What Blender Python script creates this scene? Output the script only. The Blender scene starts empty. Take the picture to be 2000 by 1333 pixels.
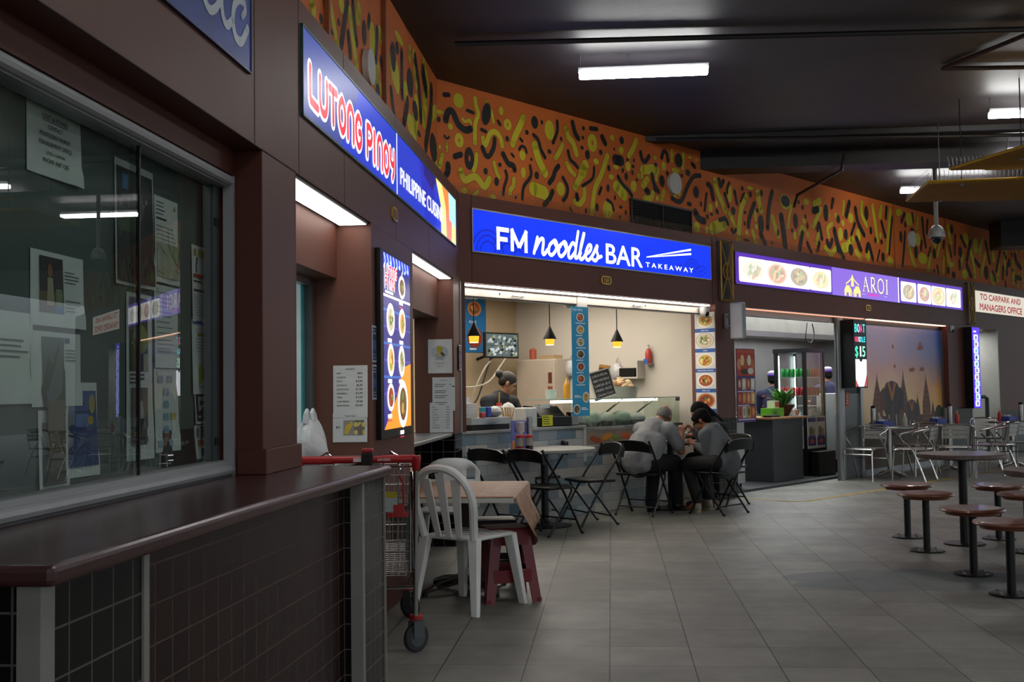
import bpy, bmesh, math, random
from mathutils import Matrix, Vector

random.seed(7)
SC = bpy.context.scene
COL = SC.collection
PI = math.pi

# ------------------------------------------------------------------ camera
def camera():
    yaw, pitch, roll = 0.08855, 0.04398, -0.01372
    f = Vector((-math.sin(yaw) * math.cos(pitch), math.cos(yaw) * math.cos(pitch), math.sin(pitch)))
    r = Vector((math.cos(yaw), math.sin(yaw), 0))
    u = r.cross(f)
    c, s = math.cos(roll), math.sin(roll)
    r, u = c * r + s * u, -s * r + c * u
    cd = bpy.data.cameras.new('camera')
    cd.sensor_width = 36
    cd.lens = 39.03
    cd.clip_start = 0.05
    cd.clip_end = 300
    o = bpy.data.objects.new('camera', cd)
    COL.objects.link(o)
    o.matrix_world = Matrix(((r.x, u.x, -f.x, 0), (r.y, u.y, -f.y, 0), (r.z, u.z, -f.z, 1.32), (0, 0, 0, 1)))
    SC.camera = o
camera()

# ------------------------------------------------------------------ exposure and sky
SC.view_settings.view_transform = 'Standard'
SC.view_settings.look = 'None'
SC.view_settings.exposure = 0.0
SC.view_settings.gamma = 1.0
SC.view_settings.use_curve_mapping = False
SC.cycles.use_denoising = True
SC.cycles.max_bounces = 6
SC.cycles.diffuse_bounces = 3
SC.cycles.glossy_bounces = 4
SC.cycles.transparent_max_bounces = 12
SC.cycles.sample_clamp_indirect = 6.0
SC.cycles.caustics_reflective = False
SC.cycles.caustics_refractive = False

def world():
    w = bpy.data.worlds.new('overcast_sky')
    SC.world = w
    w.use_nodes = True
    nt = w.node_tree
    bg = nt.nodes['Background']
    tc = nt.nodes.new('ShaderNodeTexCoord')
    sp = nt.nodes.new('ShaderNodeSeparateXYZ')
    rp = nt.nodes.new('ShaderNodeValToRGB')
    nt.links.new(tc.outputs['Generated'], sp.inputs[0])
    nt.links.new(sp.outputs['Z'], rp.inputs['Fac'])
    nt.links.new(rp.outputs['Color'], bg.inputs['Color'])
    e = rp.color_ramp.elements
    e[0].position = 0.0; e[0].color = (0.16, 0.17, 0.16, 1)
    e[1].position = 0.12; e[1].color = (0.78, 0.86, 0.95, 1)
    e2 = rp.color_ramp.elements.new(0.03); e2.color = (0.22, 0.25, 0.22, 1)
    bg.inputs['Strength'].default_value = WORLD_STRENGTH
WORLD_STRENGTH = 1.3
world()

# ------------------------------------------------------------------ frames of the two shop fronts (x along the front, y into the shop, z up)
def frame(ox, oy, ang):
    s = (math.sin(ang), math.cos(ang)); o = (math.cos(ang), -math.sin(ang))
    return Matrix(((s[0], -o[0], 0, ox), (s[1], -o[1], 0, oy), (0, 0, 1, 0), (0, 0, 0, 1)))
FA = frame(-1.4056, 0.0, 0.0078)
FB = frame(-1.3278, 9.7912, 0.6467)
W = Matrix.Identity(4)
def at(fr, x, y, z, rz=0.0, rx=0.0):
    return fr @ Matrix.Translation((x, y, z)) @ Matrix.Rotation(rz, 4, 'Z') @ Matrix.Rotation(rx, 4, 'X')
def facing(x, y, z, deg):          # an object whose local +Y looks along deg (from world +X)
    return Matrix.Translation((x, y, z)) @ Matrix.Rotation(math.radians(deg - 90), 4, 'Z')

# ------------------------------------------------------------------ lamps that light large areas
def area(name, M, sx, sy, power, color=(1, 1, 1)):
    l = bpy.data.lights.new(name, 'AREA'); l.shape = 'RECTANGLE'; l.size = sx; l.size_y = sy
    l.energy = power; l.color = color
    o = bpy.data.objects.new(name, l); COL.objects.link(o); o.matrix_world = M
    return o
area('daylight_opening', Matrix.Translation((13.5, 9, 2.0)) @ Matrix.Rotation(math.radians(90), 4, 'Y'), 3.6, 14, 40, (0.97, 0.99, 1.0))
area('daylight_entrance', Matrix.Translation((3.0, -6.5, 2.0)) @ Matrix.Rotation(math.radians(90), 4, 'X'), 9, 3.6, 22, (0.92, 0.97, 1.0))
area('noodle_shop_light', at(FB, 2.3, 1.5, 2.5), 3.2, 2.0, 90, (1.0, 0.92, 0.80))
area('kitchen_light', at(FB, 8.4, 0.9, 2.72), 6.5, 0.8, 170, (0.94, 0.98, 1.0))
area('kitchen_fill_light', at(FB, 8.8, 2.15, 2.1), 6.0, 0.7, 40, (0.95, 0.98, 1.0))  # fill added under the hood to lift the dark kitchen back
area('passage_light', at(FB, 13.15, 0.6, 2.25), 0.9, 0.5, 14, (1.0, 0.98, 0.94))
area('serving_window_light', at(FA, 5.5, 1.2, 2.5), 2.0, 1.0, 14, (0.9, 1.0, 1.0))
area('serving_window_light', at(FA, 8.5, 1.2, 2.5), 2.0, 1.0, 14, (0.9, 1.0, 1.0))

# ------------------------------------------------------------------ materials
def lin(h):
    h = h.lstrip('#')
    o = []
    for i in (0, 2, 4):
        c = int(h[i:i + 2], 16) / 255
        o.append(c / 12.92 if c <= 0.04045 else ((c + 0.055) / 1.055) ** 2.4)
    return (o[0], o[1], o[2], 1)
_M = {}
def mat(key, col='808080', rough=0.5, metal=0.0, var=0.12, scale=6.0, bump=0.0, bscale=60.0, emit=None, es=0.0, trans=0.0, alpha=1.0, coat=0.0, spec=0.5):
    if key in _M: return _M[key]
    m = bpy.data.materials.new(key); m.use_nodes = True
    nt = m.node_tree; b = nt.nodes['Principled BSDF']
    c = lin(col)
    b.inputs['Roughness'].default_value = rough
    b.inputs['Metallic'].default_value = metal
    b.inputs['Specular IOR Level'].default_value = spec
    b.inputs['Coat Weight'].default_value = coat
    tc = nt.nodes.new('ShaderNodeTexCoord')
    if var > 0:
        n = nt.nodes.new('ShaderNodeTexNoise'); n.inputs['Scale'].default_value = scale; n.inputs['Detail'].default_value = 4
        nt.links.new(tc.outputs['Object'], n.inputs['Vector'])
        r = nt.nodes.new('ShaderNodeValToRGB'); e = r.color_ramp.elements
        e[0].position = 0.3; e[1].position = 0.7
        e[0].color = tuple(max(0, v * (1 - var)) for v in c[:3]) + (1,)
        e[1].color = tuple(min(1, v * (1 + var)) for v in c[:3]) + (1,)
        nt.links.new(n.outputs['Fac'], r.inputs['Fac']); nt.links.new(r.outputs['Color'], b.inputs['Base Color'])
    else:
        b.inputs['Base Color'].default_value = c
    if bump > 0:
        n2 = nt.nodes.new('ShaderNodeTexNoise'); n2.inputs['Scale'].default_value = bscale; n2.inputs['Detail'].default_value = 3
        nt.links.new(tc.outputs['Object'], n2.inputs['Vector'])
        bp = nt.nodes.new('ShaderNodeBump'); bp.inputs['Strength'].default_value = bump; bp.inputs['Distance'].default_value = 0.01
        nt.links.new(n2.outputs['Fac'], bp.inputs['Height']); nt.links.new(bp.outputs['Normal'], b.inputs['Normal'])
    if emit:
        b.inputs['Emission Color'].default_value = lin(emit); b.inputs['Emission Strength'].default_value = es
    if trans: b.inputs['Transmission Weight'].default_value = trans
    if alpha < 1: b.inputs['Alpha'].default_value = alpha
    _M[key] = m
    return m
def P(h, rough=0.6): return mat('print_' + h + ('' if rough == 0.6 else '_%d' % (rough * 100)), h, rough, var=0.06, scale=30)
def E(h, s): return mat('lit_%s_%g' % (h, s), '080808', 0.3, var=0, emit=h, es=s, spec=0.2)
def glassy(key, tint='ffffff', refl=1.0):       # thin architectural pane: clear with a fresnel reflection
    if key in _M: return _M[key]
    m = bpy.data.materials.new(key); m.use_nodes = True; nt = m.node_tree
    for n in list(nt.nodes): nt.nodes.remove(n)
    out = nt.nodes.new('ShaderNodeOutputMaterial'); mx = nt.nodes.new('ShaderNodeMixShader')
    tr = nt.nodes.new('ShaderNodeBsdfTransparent'); gl = nt.nodes.new('ShaderNodeBsdfGlossy'); fr = nt.nodes.new('ShaderNodeFresnel')
    mul = nt.nodes.new('ShaderNodeMath'); mul.operation = 'MULTIPLY'; mul.inputs[1].default_value = refl
    tr.inputs['Color'].default_value = lin(tint); gl.inputs['Roughness'].default_value = 0.0; fr.inputs['IOR'].default_value = 1.5
    ge = nt.nodes.new('ShaderNodeNewGeometry'); m2 = nt.nodes.new('ShaderNodeMath'); m2.operation = 'SUBTRACT'; m2.inputs[0].default_value = 1.0
    nt.links.new(ge.outputs['Backfacing'], m2.inputs[1]); m3 = nt.nodes.new('ShaderNodeMath'); m3.operation = 'MULTIPLY'; m3.use_clamp = True
    nt.links.new(fr.outputs[0], mul.inputs[0]); nt.links.new(mul.outputs[0], m3.inputs[0]); nt.links.new(m2.outputs[0], m3.inputs[1]); nt.links.new(m3.outputs[0], mx.inputs[0])
    nt.links.new(tr.outputs[0], mx.inputs[1]); nt.links.new(gl.outputs[0], mx.inputs[2]); nt.links.new(mx.outputs[0], out.inputs['Surface'])
    _M[key] = m
    return m
def tile_mat(key, tcol, gcol, tw, th, grout=0.004, rough=0.15, offs=0.0, axes='xz', var=0.25, cols=None, dx=0.0, dz=0.0, frough=None):
    if key in _M: return _M[key]
    m = bpy.data.materials.new(key); m.use_nodes = True; nt = m.node_tree; b = nt.nodes['Principled BSDF']
    L = nt.links.new; b.inputs['Specular IOR Level'].default_value = 0.3
    tc = nt.nodes.new('ShaderNodeTexCoord'); sp = nt.nodes.new('ShaderNodeSeparateXYZ'); L(tc.outputs['Object'], sp.inputs[0])
    def mt(op, a, bb=None):
        n = nt.nodes.new('ShaderNodeMath'); n.operation = op
        for i, v in enumerate((a, bb)):
            if v is None: continue
            if isinstance(v, (int, float)): n.inputs[i].default_value = v
            else: L(v, n.inputs[i])
        return n.outputs[0]
    ax = {'x': sp.outputs['X'], 'y': sp.outputs['Y'], 'z': sp.outputs['Z']}
    u = mt('DIVIDE', mt('SUBTRACT', ax[axes[0]], dx), tw); v = mt('DIVIDE', mt('SUBTRACT', ax[axes[1]], dz), th)
    row = mt('FLOOR', v)
    if offs: u = mt('ADD', u, mt('MULTIPLY', row, offs))
    colu = mt('FLOOR', u); fu = mt('SUBTRACT', u, colu); fv = mt('SUBTRACT', v, row)
    gu = mt('MINIMUM', fu, mt('SUBTRACT', 1.0, fu)); gv = mt('MINIMUM', fv, mt('SUBTRACT', 1.0, fv))
    gm = mt('MAXIMUM', mt('LESS_THAN', gu, grout / tw / 2), mt('LESS_THAN', gv, grout / th / 2))
    cb = nt.nodes.new('ShaderNodeCombineXYZ'); L(colu, cb.inputs[0]); L(row, cb.inputs[1])
    wn = nt.nodes.new('ShaderNodeTexWhiteNoise'); wn.noise_dimensions = '2D'; L(cb.outputs[0], wn.inputs['Vector'])
    rp = nt.nodes.new('ShaderNodeValToRGB'); e = rp.color_ramp.elements
    if cols:
        rp.color_ramp.interpolation = 'CONSTANT'
        e[0].position = 0; e[0].color = lin(cols[0]); e[1].position = 1.0 / len(cols); e[1].color = lin(cols[1])
        for i, h in enumerate(cols[2:]):
            q = rp.color_ramp.elements.new((i + 2) / len(cols)); q.color = lin(h)
    else:
        c = lin(tcol)
        e[0].color = tuple(x * (1 - var) for x in c[:3]) + (1,); e[1].color = tuple(min(1, x * (1 + var)) for x in c[:3]) + (1,)
    L(wn.outputs['Value'], rp.inputs['Fac'])
    nz = nt.nodes.new('ShaderNodeTexNoise'); nz.inputs['Scale'].default_value = 40; L(tc.outputs['Object'], nz.inputs['Vector'])
    mv = nt.nodes.new('ShaderNodeMix'); mv.data_type = 'RGBA'; mv.blend_type = 'MULTIPLY'; mv.inputs['Factor'].default_value = 0.35
    L(rp.outputs['Color'], mv.inputs['A']); L(nz.outputs['Fac'], mv.inputs['B'])
    mx = nt.nodes.new('ShaderNodeMix'); mx.data_type = 'RGBA'; L(gm, mx.inputs['Factor']); L(mv.outputs['Result'], mx.inputs['A']); mx.inputs['B'].default_value = lin(gcol)
    L(mx.outputs['Result'], b.inputs['Base Color'])
    L(mt('ADD', rough, mt('MULTIPLY', gm, 0.6)), b.inputs['Roughness'])
    bp = nt.nodes.new('ShaderNodeBump'); bp.inputs['Strength'].default_value = 0.4; bp.inputs['Distance'].default_value = 0.004
    n3 = nt.nodes.new('ShaderNodeTexNoise'); n3.inputs['Scale'].default_value = 9; L(tc.outputs['Object'], n3.inputs['Vector'])
    L(mt('SUBTRACT', mt('MULTIPLY', n3.outputs['Fac'], 0.5), gm), bp.inputs['Height']); L(bp.outputs['Normal'], b.inputs['Normal'])
    _M[key] = m
    return m
def floor_mat():
    m = bpy.data.materials.new('granite_floor_tiles'); m.use_nodes = True; nt = m.node_tree; b = nt.nodes['Principled BSDF']; L = nt.links.new
    tc = nt.nodes.new('ShaderNodeTexCoord'); sp = nt.nodes.new('ShaderNodeSeparateXYZ'); L(tc.outputs['Object'], sp.inputs[0])
    def mt(op, a, bb=None, cc=None):
        n = nt.nodes.new('ShaderNodeMath'); n.operation = op
        for i, v in enumerate((a, bb, cc)):
            if v is None: continue
            if isinstance(v, (int, float)): n.inputs[i].default_value = v
            else: L(v, n.inputs[i])
        return n.outputs[0]
    u = mt('DIVIDE', mt('ADD', sp.outputs['X'], 0.0307), 0.4); v = mt('DIVIDE', mt('SUBTRACT', sp.outputs['Y'], 5.3694), 0.4)
    cu = mt('FLOOR', u); cv = mt('FLOOR', v); fu = mt('SUBTRACT', u, cu); fv = mt('SUBTRACT', v, cv)
    gu = mt('MINIMUM', fu, mt('SUBTRACT', 1.0, fu)); gv = mt('MINIMUM', fv, mt('SUBTRACT', 1.0, fv))
    ju = mt('LESS_THAN', gu, 0.0075); jv = mt('MULTIPLY', mt('LESS_THAN', gv, 0.0075), 0.75)
    jm = mt('MAXIMUM', ju, jv)
    cb = nt.nodes.new('ShaderNodeCombineXYZ'); L(cu, cb.inputs[0]); L(cv, cb.inputs[1])
    wn = nt.nodes.new('ShaderNodeTexWhiteNoise'); wn.noise_dimensions = '2D'; L(cb.outputs[0], wn.inputs['Vector'])
    rp = nt.nodes.new('ShaderNodeValToRGB'); e = rp.color_ramp.elements
    e[0].color = lin('7c7b72'); e[1].color = lin('918f86')
    L(wn.outputs['Value'], rp.inputs['Fac'])
    def noise(s, d=4):
        n = nt.nodes.new('ShaderNodeTexNoise'); n.inputs['Scale'].default_value = s; n.inputs['Detail'].default_value = d
        L(tc.outputs['Object'], n.inputs['Vector']); return n.outputs['Fac']
    def mul(a, lo, hi, f):
        r = nt.nodes.new('ShaderNodeMapRange'); r.inputs[3].default_value = lo; r.inputs[4].default_value = hi
        r.inputs[1].default_value = 0.3; r.inputs[2].default_value = 0.7; L(f, r.inputs[0])
        x = nt.nodes.new('ShaderNodeMix'); x.data_type = 'RGBA'; x.blend_type = 'MULTIPLY'; x.inputs['Factor'].default_value = 1
        L(a, x.inputs['A']); L(r.outputs[0], x.inputs['B']); return x.outputs['Result']
    c = mul(rp.outputs['Color'], 0.72, 1.12, noise(170, 2)); c = mul(c, 0.74, 1.1, noise(1.1)); c = mul(c, 0.84, 1.08, noise(7))
    # blue-grey patch with a ragged elliptical edge
    dx = mt('DIVIDE', mt('SUBTRACT', sp.outputs['X'], 2.05), 0.85); dy = mt('DIVIDE', mt('SUBTRACT', sp.outputs['Y'], 7.75), 0.42)
    dd = mt('ADD', mt('ADD', mt('MULTIPLY', dx, dx), mt('MULTIPLY', dy, dy)), mt('MULTIPLY', mt('SUBTRACT', noise(2.5, 1), 0.5), 1.6))
    sm = mt('MULTIPLY', mt('LESS_THAN', dd, 1.15), 0.75)
    mx = nt.nodes.new('ShaderNodeMix'); mx.data_type = 'RGBA'; L(sm, mx.inputs['Factor']); L(c, mx.inputs['A']); mx.inputs['B'].default_value = lin('4d5859')
    m2 = nt.nodes.new('ShaderNodeMix'); m2.data_type = 'RGBA'; L(jm, m2.inputs['Factor']); L(mx.outputs['Result'], m2.inputs['A']); m2.inputs['B'].default_value = lin('26241f')
    L(m2.outputs['Result'], b.inputs['Base Color'])
    r = nt.nodes.new('ShaderNodeMapRange'); r.inputs[3].default_value = 0.36; r.inputs[4].default_value = 0.58; L(noise(3), r.inputs[0]); L(r.outputs[0], b.inputs['Roughness'])
    bp = nt.nodes.new('ShaderNodeBump'); bp.inputs['Strength'].default_value = 0.25; bp.inputs['Distance'].default_value = 0.003
    L(mt('SUBTRACT', mt('MULTIPLY', noise(240, 2), 0.4), jm), bp.inputs['Height']); L(bp.outputs['Normal'], b.inputs['Normal'])
    return m

BROWN = mat('brown_painted_panel', '582d23', 0.5, var=0.05, scale=2.0, bump=0.02, bscale=200, spec=0.35)
BROWNR = mat('brown_recess_panel', '6a4033', 0.55, var=0.05, scale=2.0)
SEAM = mat('panel_seam', '17100e', 0.8, var=0)
ALU = mat('aluminium_trim', 'a3a5a6', 0.38, 0.75, var=0.05)
GREYP = mat('grey_powder_coat', '9fa1a2', 0.45, 0.2, var=0.04)
STEEL = mat('brushed_steel', '9a9a98', 0.3, 0.9, var=0.08, scale=20)
CHROME = mat('chrome', 'c9cac8', 0.12, 1.0, var=0.05)
POLALU = mat('polished_aluminium', 'c4c2be', 0.2, 1.0, var=0.06)
BLACKM = mat('black_painted_metal', '0c0c0c', 0.4, 0.0, var=0.1, spec=0.4)
BLACKP = mat('black_plastic', '0b0b0c', 0.45, var=0.1, spec=0.3)
DARKG = mat('dark_grey_laminate', '2f3133', 0.5, var=0.06)
WHITEP = mat('white_plastic', 'dcdcd8', 0.42, var=0.07, scale=5)
PAPER = mat('white_paper', 'dcdcda', 0.8, var=0.04, scale=12)
CREAM = mat('cream_painted_wall', 'c6beb3', 0.7, var=0.03, scale=1.5)
CLEAR = glassy('clear_glass')
BTILE = tile_mat('black_wall_tile', '100f10', '6f6c68', 0.1, 0.1, 0.004, 0.12, axes='xz')
BTILEY = tile_mat('black_wall_tile_return', '100f10', '6f6c68', 0.1, 0.1, 0.004, 0.12, axes='yz')

# ------------------------------------------------------------------ mesh builder
_TX = {}
def _text_mesh(s, bold):
    bold = 0.0; k = (s, bold)
    if k in _TX: return _TX[k]
    cu = bpy.data.curves.new('t', 'FONT'); cu.body = s; cu.size = 1; cu.resolution_u = 3; cu.offset = bold
    cu.fill_mode = 'FRONT' if hasattr(cu, 'fill_mode') else cu.fill_mode
    ob = bpy.data.objects.new('t', cu); COL.objects.link(ob)
    bpy.context.view_layer.update()
    me = bpy.data.meshes.new_from_object(ob.evaluated_get(bpy.context.evaluated_depsgraph_get()))
    v = [(a.co.x, a.co.y) for a in me.vertices]; f = [tuple(p.vertices) for p in me.polygons]
    f = [q if sum((v[q[i]][0] * v[q[(i + 1) % len(q)]][1] - v[q[(i + 1) % len(q)]][0] * v[q[i]][1]) for i in range(len(q))) > 0 else q[::-1] for q in f]
    bpy.data.objects.remove(ob); bpy.data.curves.remove(cu); bpy.data.meshes.remove(me)
    _TX[k] = (v, f)
    return _TX[k]
def catmull(pts, n=5, closed=False):
    if len(pts) < 3 and not closed: return list(pts)
    out = []; N = len(pts)
    rng = N if closed else N - 1
    for i in range(rng):
        g = (lambda j: pts[j % N]) if closed else (lambda j: pts[max(0, min(N - 1, j))])
        p0, p1, p2, p3 = g(i - 1), g(i), g(i + 1), g(i + 2)
        for k in range(n):
            t = k / n
            out.append(tuple(0.5 * ((2 * b) + (c - a) * t + (2 * a - 5 * b + 4 * c - d) * t * t + (3 * b - a - 3 * c + d) * t ** 3) for a, b, c, d in zip(p0, p1, p2, p3)))
    if not closed: out.append(tuple(pts[-1]))
    return out
class MB:
    def __init__(s): s.v = []; s.f = []; s.mi = []; s.sm = []; s.mats = []
    def mid(s, m):
        if m not in s.mats: s.mats.append(m)
        return s.mats.index(m)
    def add(s, vs, fs, m, smooth=False):
        k = len(s.v); i = s.mid(m); s.v.extend(tuple(q) for q in vs)
        for q in fs: s.f.append(tuple(k + a for a in q)); s.mi.append(i); s.sm.append(smooth)
        return s
    def box(s, x0, x1, y0, y1, z0, z1, m, M=None):
        vs = [Vector((x, y, z)) for z in (z0, z1) for y in (y0, y1) for x in (x0, x1)]
        if M is not None: vs = [M @ q for q in vs]
        return s.add(vs, [(0, 2, 3, 1), (4, 5, 7, 6), (0, 1, 5, 4), (2, 6, 7, 3), (0, 4, 6, 2), (1, 3, 7, 5)], m)
    def prism(s, pts, z0, z1, m, smooth=False):           # plan polygon, counter-clockwise
        n = len(pts)
        if sum(pts[i][0] * pts[(i + 1) % n][1] - pts[(i + 1) % n][0] * pts[i][1] for i in range(n)) < 0: pts = pts[::-1]
        vs = [(x, y, z0) for x, y in pts] + [(x, y, z1) for x, y in pts]
        s.add(vs, [tuple(range(n))[::-1], tuple(range(n, 2 * n))], m)
        return s.add(vs, [(i, (i + 1) % n, n + (i + 1) % n, n + i) for i in range(n)], m, smooth)
    def slab(s, pts, y0, y1, m):                           # front-elevation polygon (x, z) with thickness, front at y0
        n = len(pts)
        if sum(pts[i][0] * pts[(i + 1) % n][1] - pts[(i + 1) % n][0] * pts[i][1] for i in range(n)) < 0: pts = pts[::-1]
        vs = [(x, y0, z) for x, z in pts] + [(x, y1, z) for x, z in pts]
        return s.add(vs, [tuple(range(n)), tuple(range(n, 2 * n))[::-1]] + [(i, n + i, n + (i + 1) % n, (i + 1) % n) for i in range(n)], m)
    def tube(s, pts, r, m, n=8, closed=False, cap=True):
        P_ = [Vector(p) for p in pts]; N = len(P_)
        rs = r if isinstance(r, (list, tuple)) else [r] * N
        vs = []; prev = None
        for i, p in enumerate(P_):
            a = P_[(i - 1) % N] if (closed or i > 0) else p; b = P_[(i + 1) % N] if (closed or i < N - 1) else p
            t = (b - a)
            t = t.normalized() if t.length > 1e-9 else Vector((0, 0, 1))
            if prev is None:
                up = Vector((0, 0, 1)) if abs(t.z) < 0.9 else Vector((1, 0, 0)); nx = t.cross(up).normalized()
            else:
                nx = (prev - t * prev.dot(t)); nx = nx.normalized() if nx.length > 1e-6 else t.orthogonal().normalized()
            prev = nx; ny = t.cross(nx)
            for k in range(n):
                a_ = 2 * PI * k / n; vs.append(p + (nx * math.cos(a_) + ny * math.sin(a_)) * rs[i])
        fs = []
        for i in range(N if closed else N - 1):
            j = (i + 1) % N
            for k in range(n): fs.append((i * n + k, i * n + (k + 1) % n, j * n + (k + 1) % n, j * n + k))
        s.add(vs, fs, m, True)
        if cap and not closed:
            s.add(vs[:n], [tuple(range(n))[::-1]], m); s.add(vs[-n:], [tuple(range(n))], m)
        return s
    def lathe(s, prof, m, c=(0, 0, 0), n=20, M=None, smooth=True, sx=1, sy=1):
        vs = []
        for r, z in prof:
            for k in range(n):
                a = 2 * PI * k / n; q = Vector((c[0] + r * sx * math.cos(a), c[1] + r * sy * math.sin(a), c[2] + z)); vs.append(M @ q if M is not None else q)
        N = len(prof); fs = [(i * n + k, i * n + (k + 1) % n, (i + 1) * n + (k + 1) % n, (i + 1) * n + k) for i in range(N - 1) for k in range(n)]
        s.add(vs, fs, m, smooth)
        if prof[0][0] > 1e-5: s.add(vs[:n], [tuple(range(n))[::-1]], m)
        if prof[-1][0] > 1e-5: s.add(vs[-n:], [tuple(range(n))], m)
        return s
    def ball(s, c, r, m, n=12, M=None):
        rx, ry, rz = r if isinstance(r, (tuple, list)) else (r, r, r)
        vs = []; fs = []; R = n // 2 + 1
        for i in range(R + 1):
            t = PI * i / R
            for k in range(n):
                a = 2 * PI * k / n; q = Vector((rx * math.sin(t) * math.cos(a), ry * math.sin(t) * math.sin(a), -rz * math.cos(t)))
                if M is not None: q = M @ q
                vs.append(q + Vector(c))
        for i in range(R):
            for k in range(n): fs.append((i * n + k, i * n + (k + 1) % n, (i + 1) * n + (k + 1) % n, (i + 1) * n + k))
        return s.add(vs, fs, m, True)
    # flat drawing on a front elevation (x right, z up, seen from -y)
    def rect(s, x0, x1, z0, z1, y, m): return s.add([(x0, y, z0), (x1, y, z0), (x1, y, z1), (x0, y, z1)], [(0, 1, 2, 3)], m)
    def poly(s, pts, y, m):
        n = len(pts)
        if sum(pts[i][0] * pts[(i + 1) % n][1] - pts[(i + 1) % n][0] * pts[i][1] for i in range(n)) < 0: pts = pts[::-1]
        return s.add([(a, y, b) for a, b in pts], [tuple(range(n))], m)
    def ell(s, cx, cz, rx, rz, y, m, ang=0, n=18):
        c_, s_ = math.cos(math.radians(ang)), math.sin(math.radians(ang))
        pts = []
        for k in range(n):
            a = 2 * PI * k / n; p, q = rx * math.cos(a), rz * math.sin(a); pts.append((cx + p * c_ - q * s_, cz + p * s_ + q * c_))
        return s.poly(pts, y, m)
    def rrect(s, x0, x1, z0, z1, r, y, m, n=5):
        pts = []
        for cx, cz, a0 in ((x1 - r, z1 - r, 0), (x0 + r, z1 - r, 90), (x0 + r, z0 + r, 180), (x1 - r, z0 + r, 270)):
            for k in range(n + 1):
                a = math.radians(a0 + 90 * k / n); pts.append((cx + r * math.cos(a), cz + r * math.sin(a)))
        return s.poly(pts, y, m)
    def stroke(s, pts, w, y, m, sm=True, cap=True, closed=False):
        p = catmull(pts, 5, closed) if sm else list(pts)
        N = len(p); L_ = []; R_ = []
        for i in range(N):
            a = p[(i - 1) % N] if (closed or i > 0) else p[i]; b = p[(i + 1) % N] if (closed or i < N - 1) else p[i]
            dx, dz = b[0] - a[0], b[1] - a[1]; l = math.hypot(dx, dz) or 1; nx, nz = -dz / l, dx / l
            L_.append((p[i][0] + nx * w / 2, p[i][1] + nz * w / 2)); R_.append((p[i][0] - nx * w / 2, p[i][1] - nz * w / 2))
        for i in range(N if closed else N - 1):
            j = (i + 1) % N
            s.add([(a, y, b) for a, b in (R_[i], R_[j], L_[j], L_[i])], [(0, 1, 2, 3)], m)
        if not closed and cap:
            s.ell(p[0][0], p[0][1], w / 2, w / 2, y, m, n=12); s.ell(p[-1][0], p[-1][1], w / 2, w / 2, y, m, n=12)
        return s
    def text(s, t, x, z, h, y, m, align='l', width=None, bold=0.0, shear=0.0):
        v, f = _text_mesh(t, bold)
        if not v: return s
        x0 = min(a for a, b in v); x1 = max(a for a, b in v)
        k = h / 0.72; kx = k if width is None else width / (x1 - x0)
        off = {'l': 0, 'c': -(x1 - x0) * kx / 2, 'r': -(x1 - x0) * kx}[align]
        for i, (ox, oz) in enumerate(((0, 0),) if not bold else ((0, 0), (-0.75, 0), (0.75, 0), (0, 0.6), (0, -0.6))):
            s.add([(x + off + (a - x0) * kx + b * k * shear + ox * bold * k, y - i * 2e-5, z + b * k + oz * bold * k) for a, b in v], f, m)
        return s
    def lines(s, x0, x1, z0, z1, n, y, m, fill=0.45, seed=1):      # rows of print too small to read
        rg = random.Random(seed); dz = (z1 - z0) / n
        for i in range(n):
            w = (x1 - x0) * rg.uniform(0.6, 1.0); zc = z1 - dz * (i + 0.5); s.rect(x0, x0 + w, zc - dz * fill / 2, zc + dz * fill / 2, y, m)
        return s
    def build(s, name, parent=None, M=None, bevel=0, sharp=35, sub=0, solid=0):
        me = bpy.data.meshes.new(name); me.from_pydata([tuple(q) for q in s.v], [], s.f)
        for m in s.mats: me.materials.append(m)
        me.polygons.foreach_set('material_index', s.mi); me.polygons.foreach_set('use_smooth', s.sm)
        me.validate(); me.update()
        if bevel or sub or solid:
            bm = bmesh.new(); bm.from_mesh(me); bmesh.ops.remove_doubles(bm, verts=bm.verts, dist=1e-5); bm.to_mesh(me); bm.free()
        o = bpy.data.objects.new(name, me); COL.objects.link(o)
        if parent is not None: o.parent = parent
        if M is not None: o.matrix_local = M
        if solid:
            d = o.modifiers.new('thickness', 'SOLIDIFY'); d.thickness = solid; d.offset = 0
        if bevel:
            d = o.modifiers.new('bevel', 'BEVEL'); d.width = bevel; d.segments = 3; d.limit_method = 'ANGLE'; d.angle_limit = 0.6
        if sub:
            d = o.modifiers.new('sub', 'SUBSURF'); d.levels = sub; d.render_levels = sub
        if any(s.sm): me.set_sharp_from_angle(angle=math.radians(sharp))
        return o
def tag(o, label, cat, group=None, kind=None):
    o['label'] = label; o['category'] = cat
    if group: o['group'] = group
    if kind: o['kind'] = kind
    return o
def thing(name, label, cat, M, group=None):
    o = bpy.data.objects.new(name, None); o.empty_display_size = 0.1; COL.objects.link(o); o.matrix_world = M
    return tag(o, label, cat, group)
def struct(name, mb, M=None, **k):
    o = mb.build(name, M=M, **k); o['kind'] = 'structure'
    return o
def dup(root, M, label=None, group=None):
    r = root.copy(); COL.objects.link(r); r.matrix_world = M
    if label: r['label'] = label
    if group: r['group'] = group
    for ch in list(root.children):
        c = ch.copy(); COL.objects.link(c); c.parent = r
        for g in list(ch.children):
            d = g.copy(); COL.objects.link(d); d.parent = c
    return r

# ================================================================== SETTING
def Aw(s, y): q = FA @ Vector((s, y, 0)); return (q.x, q.y)
def Bw(s, y): q = FB @ Vector((s, y, 0)); return (q.x, q.y)

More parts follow.
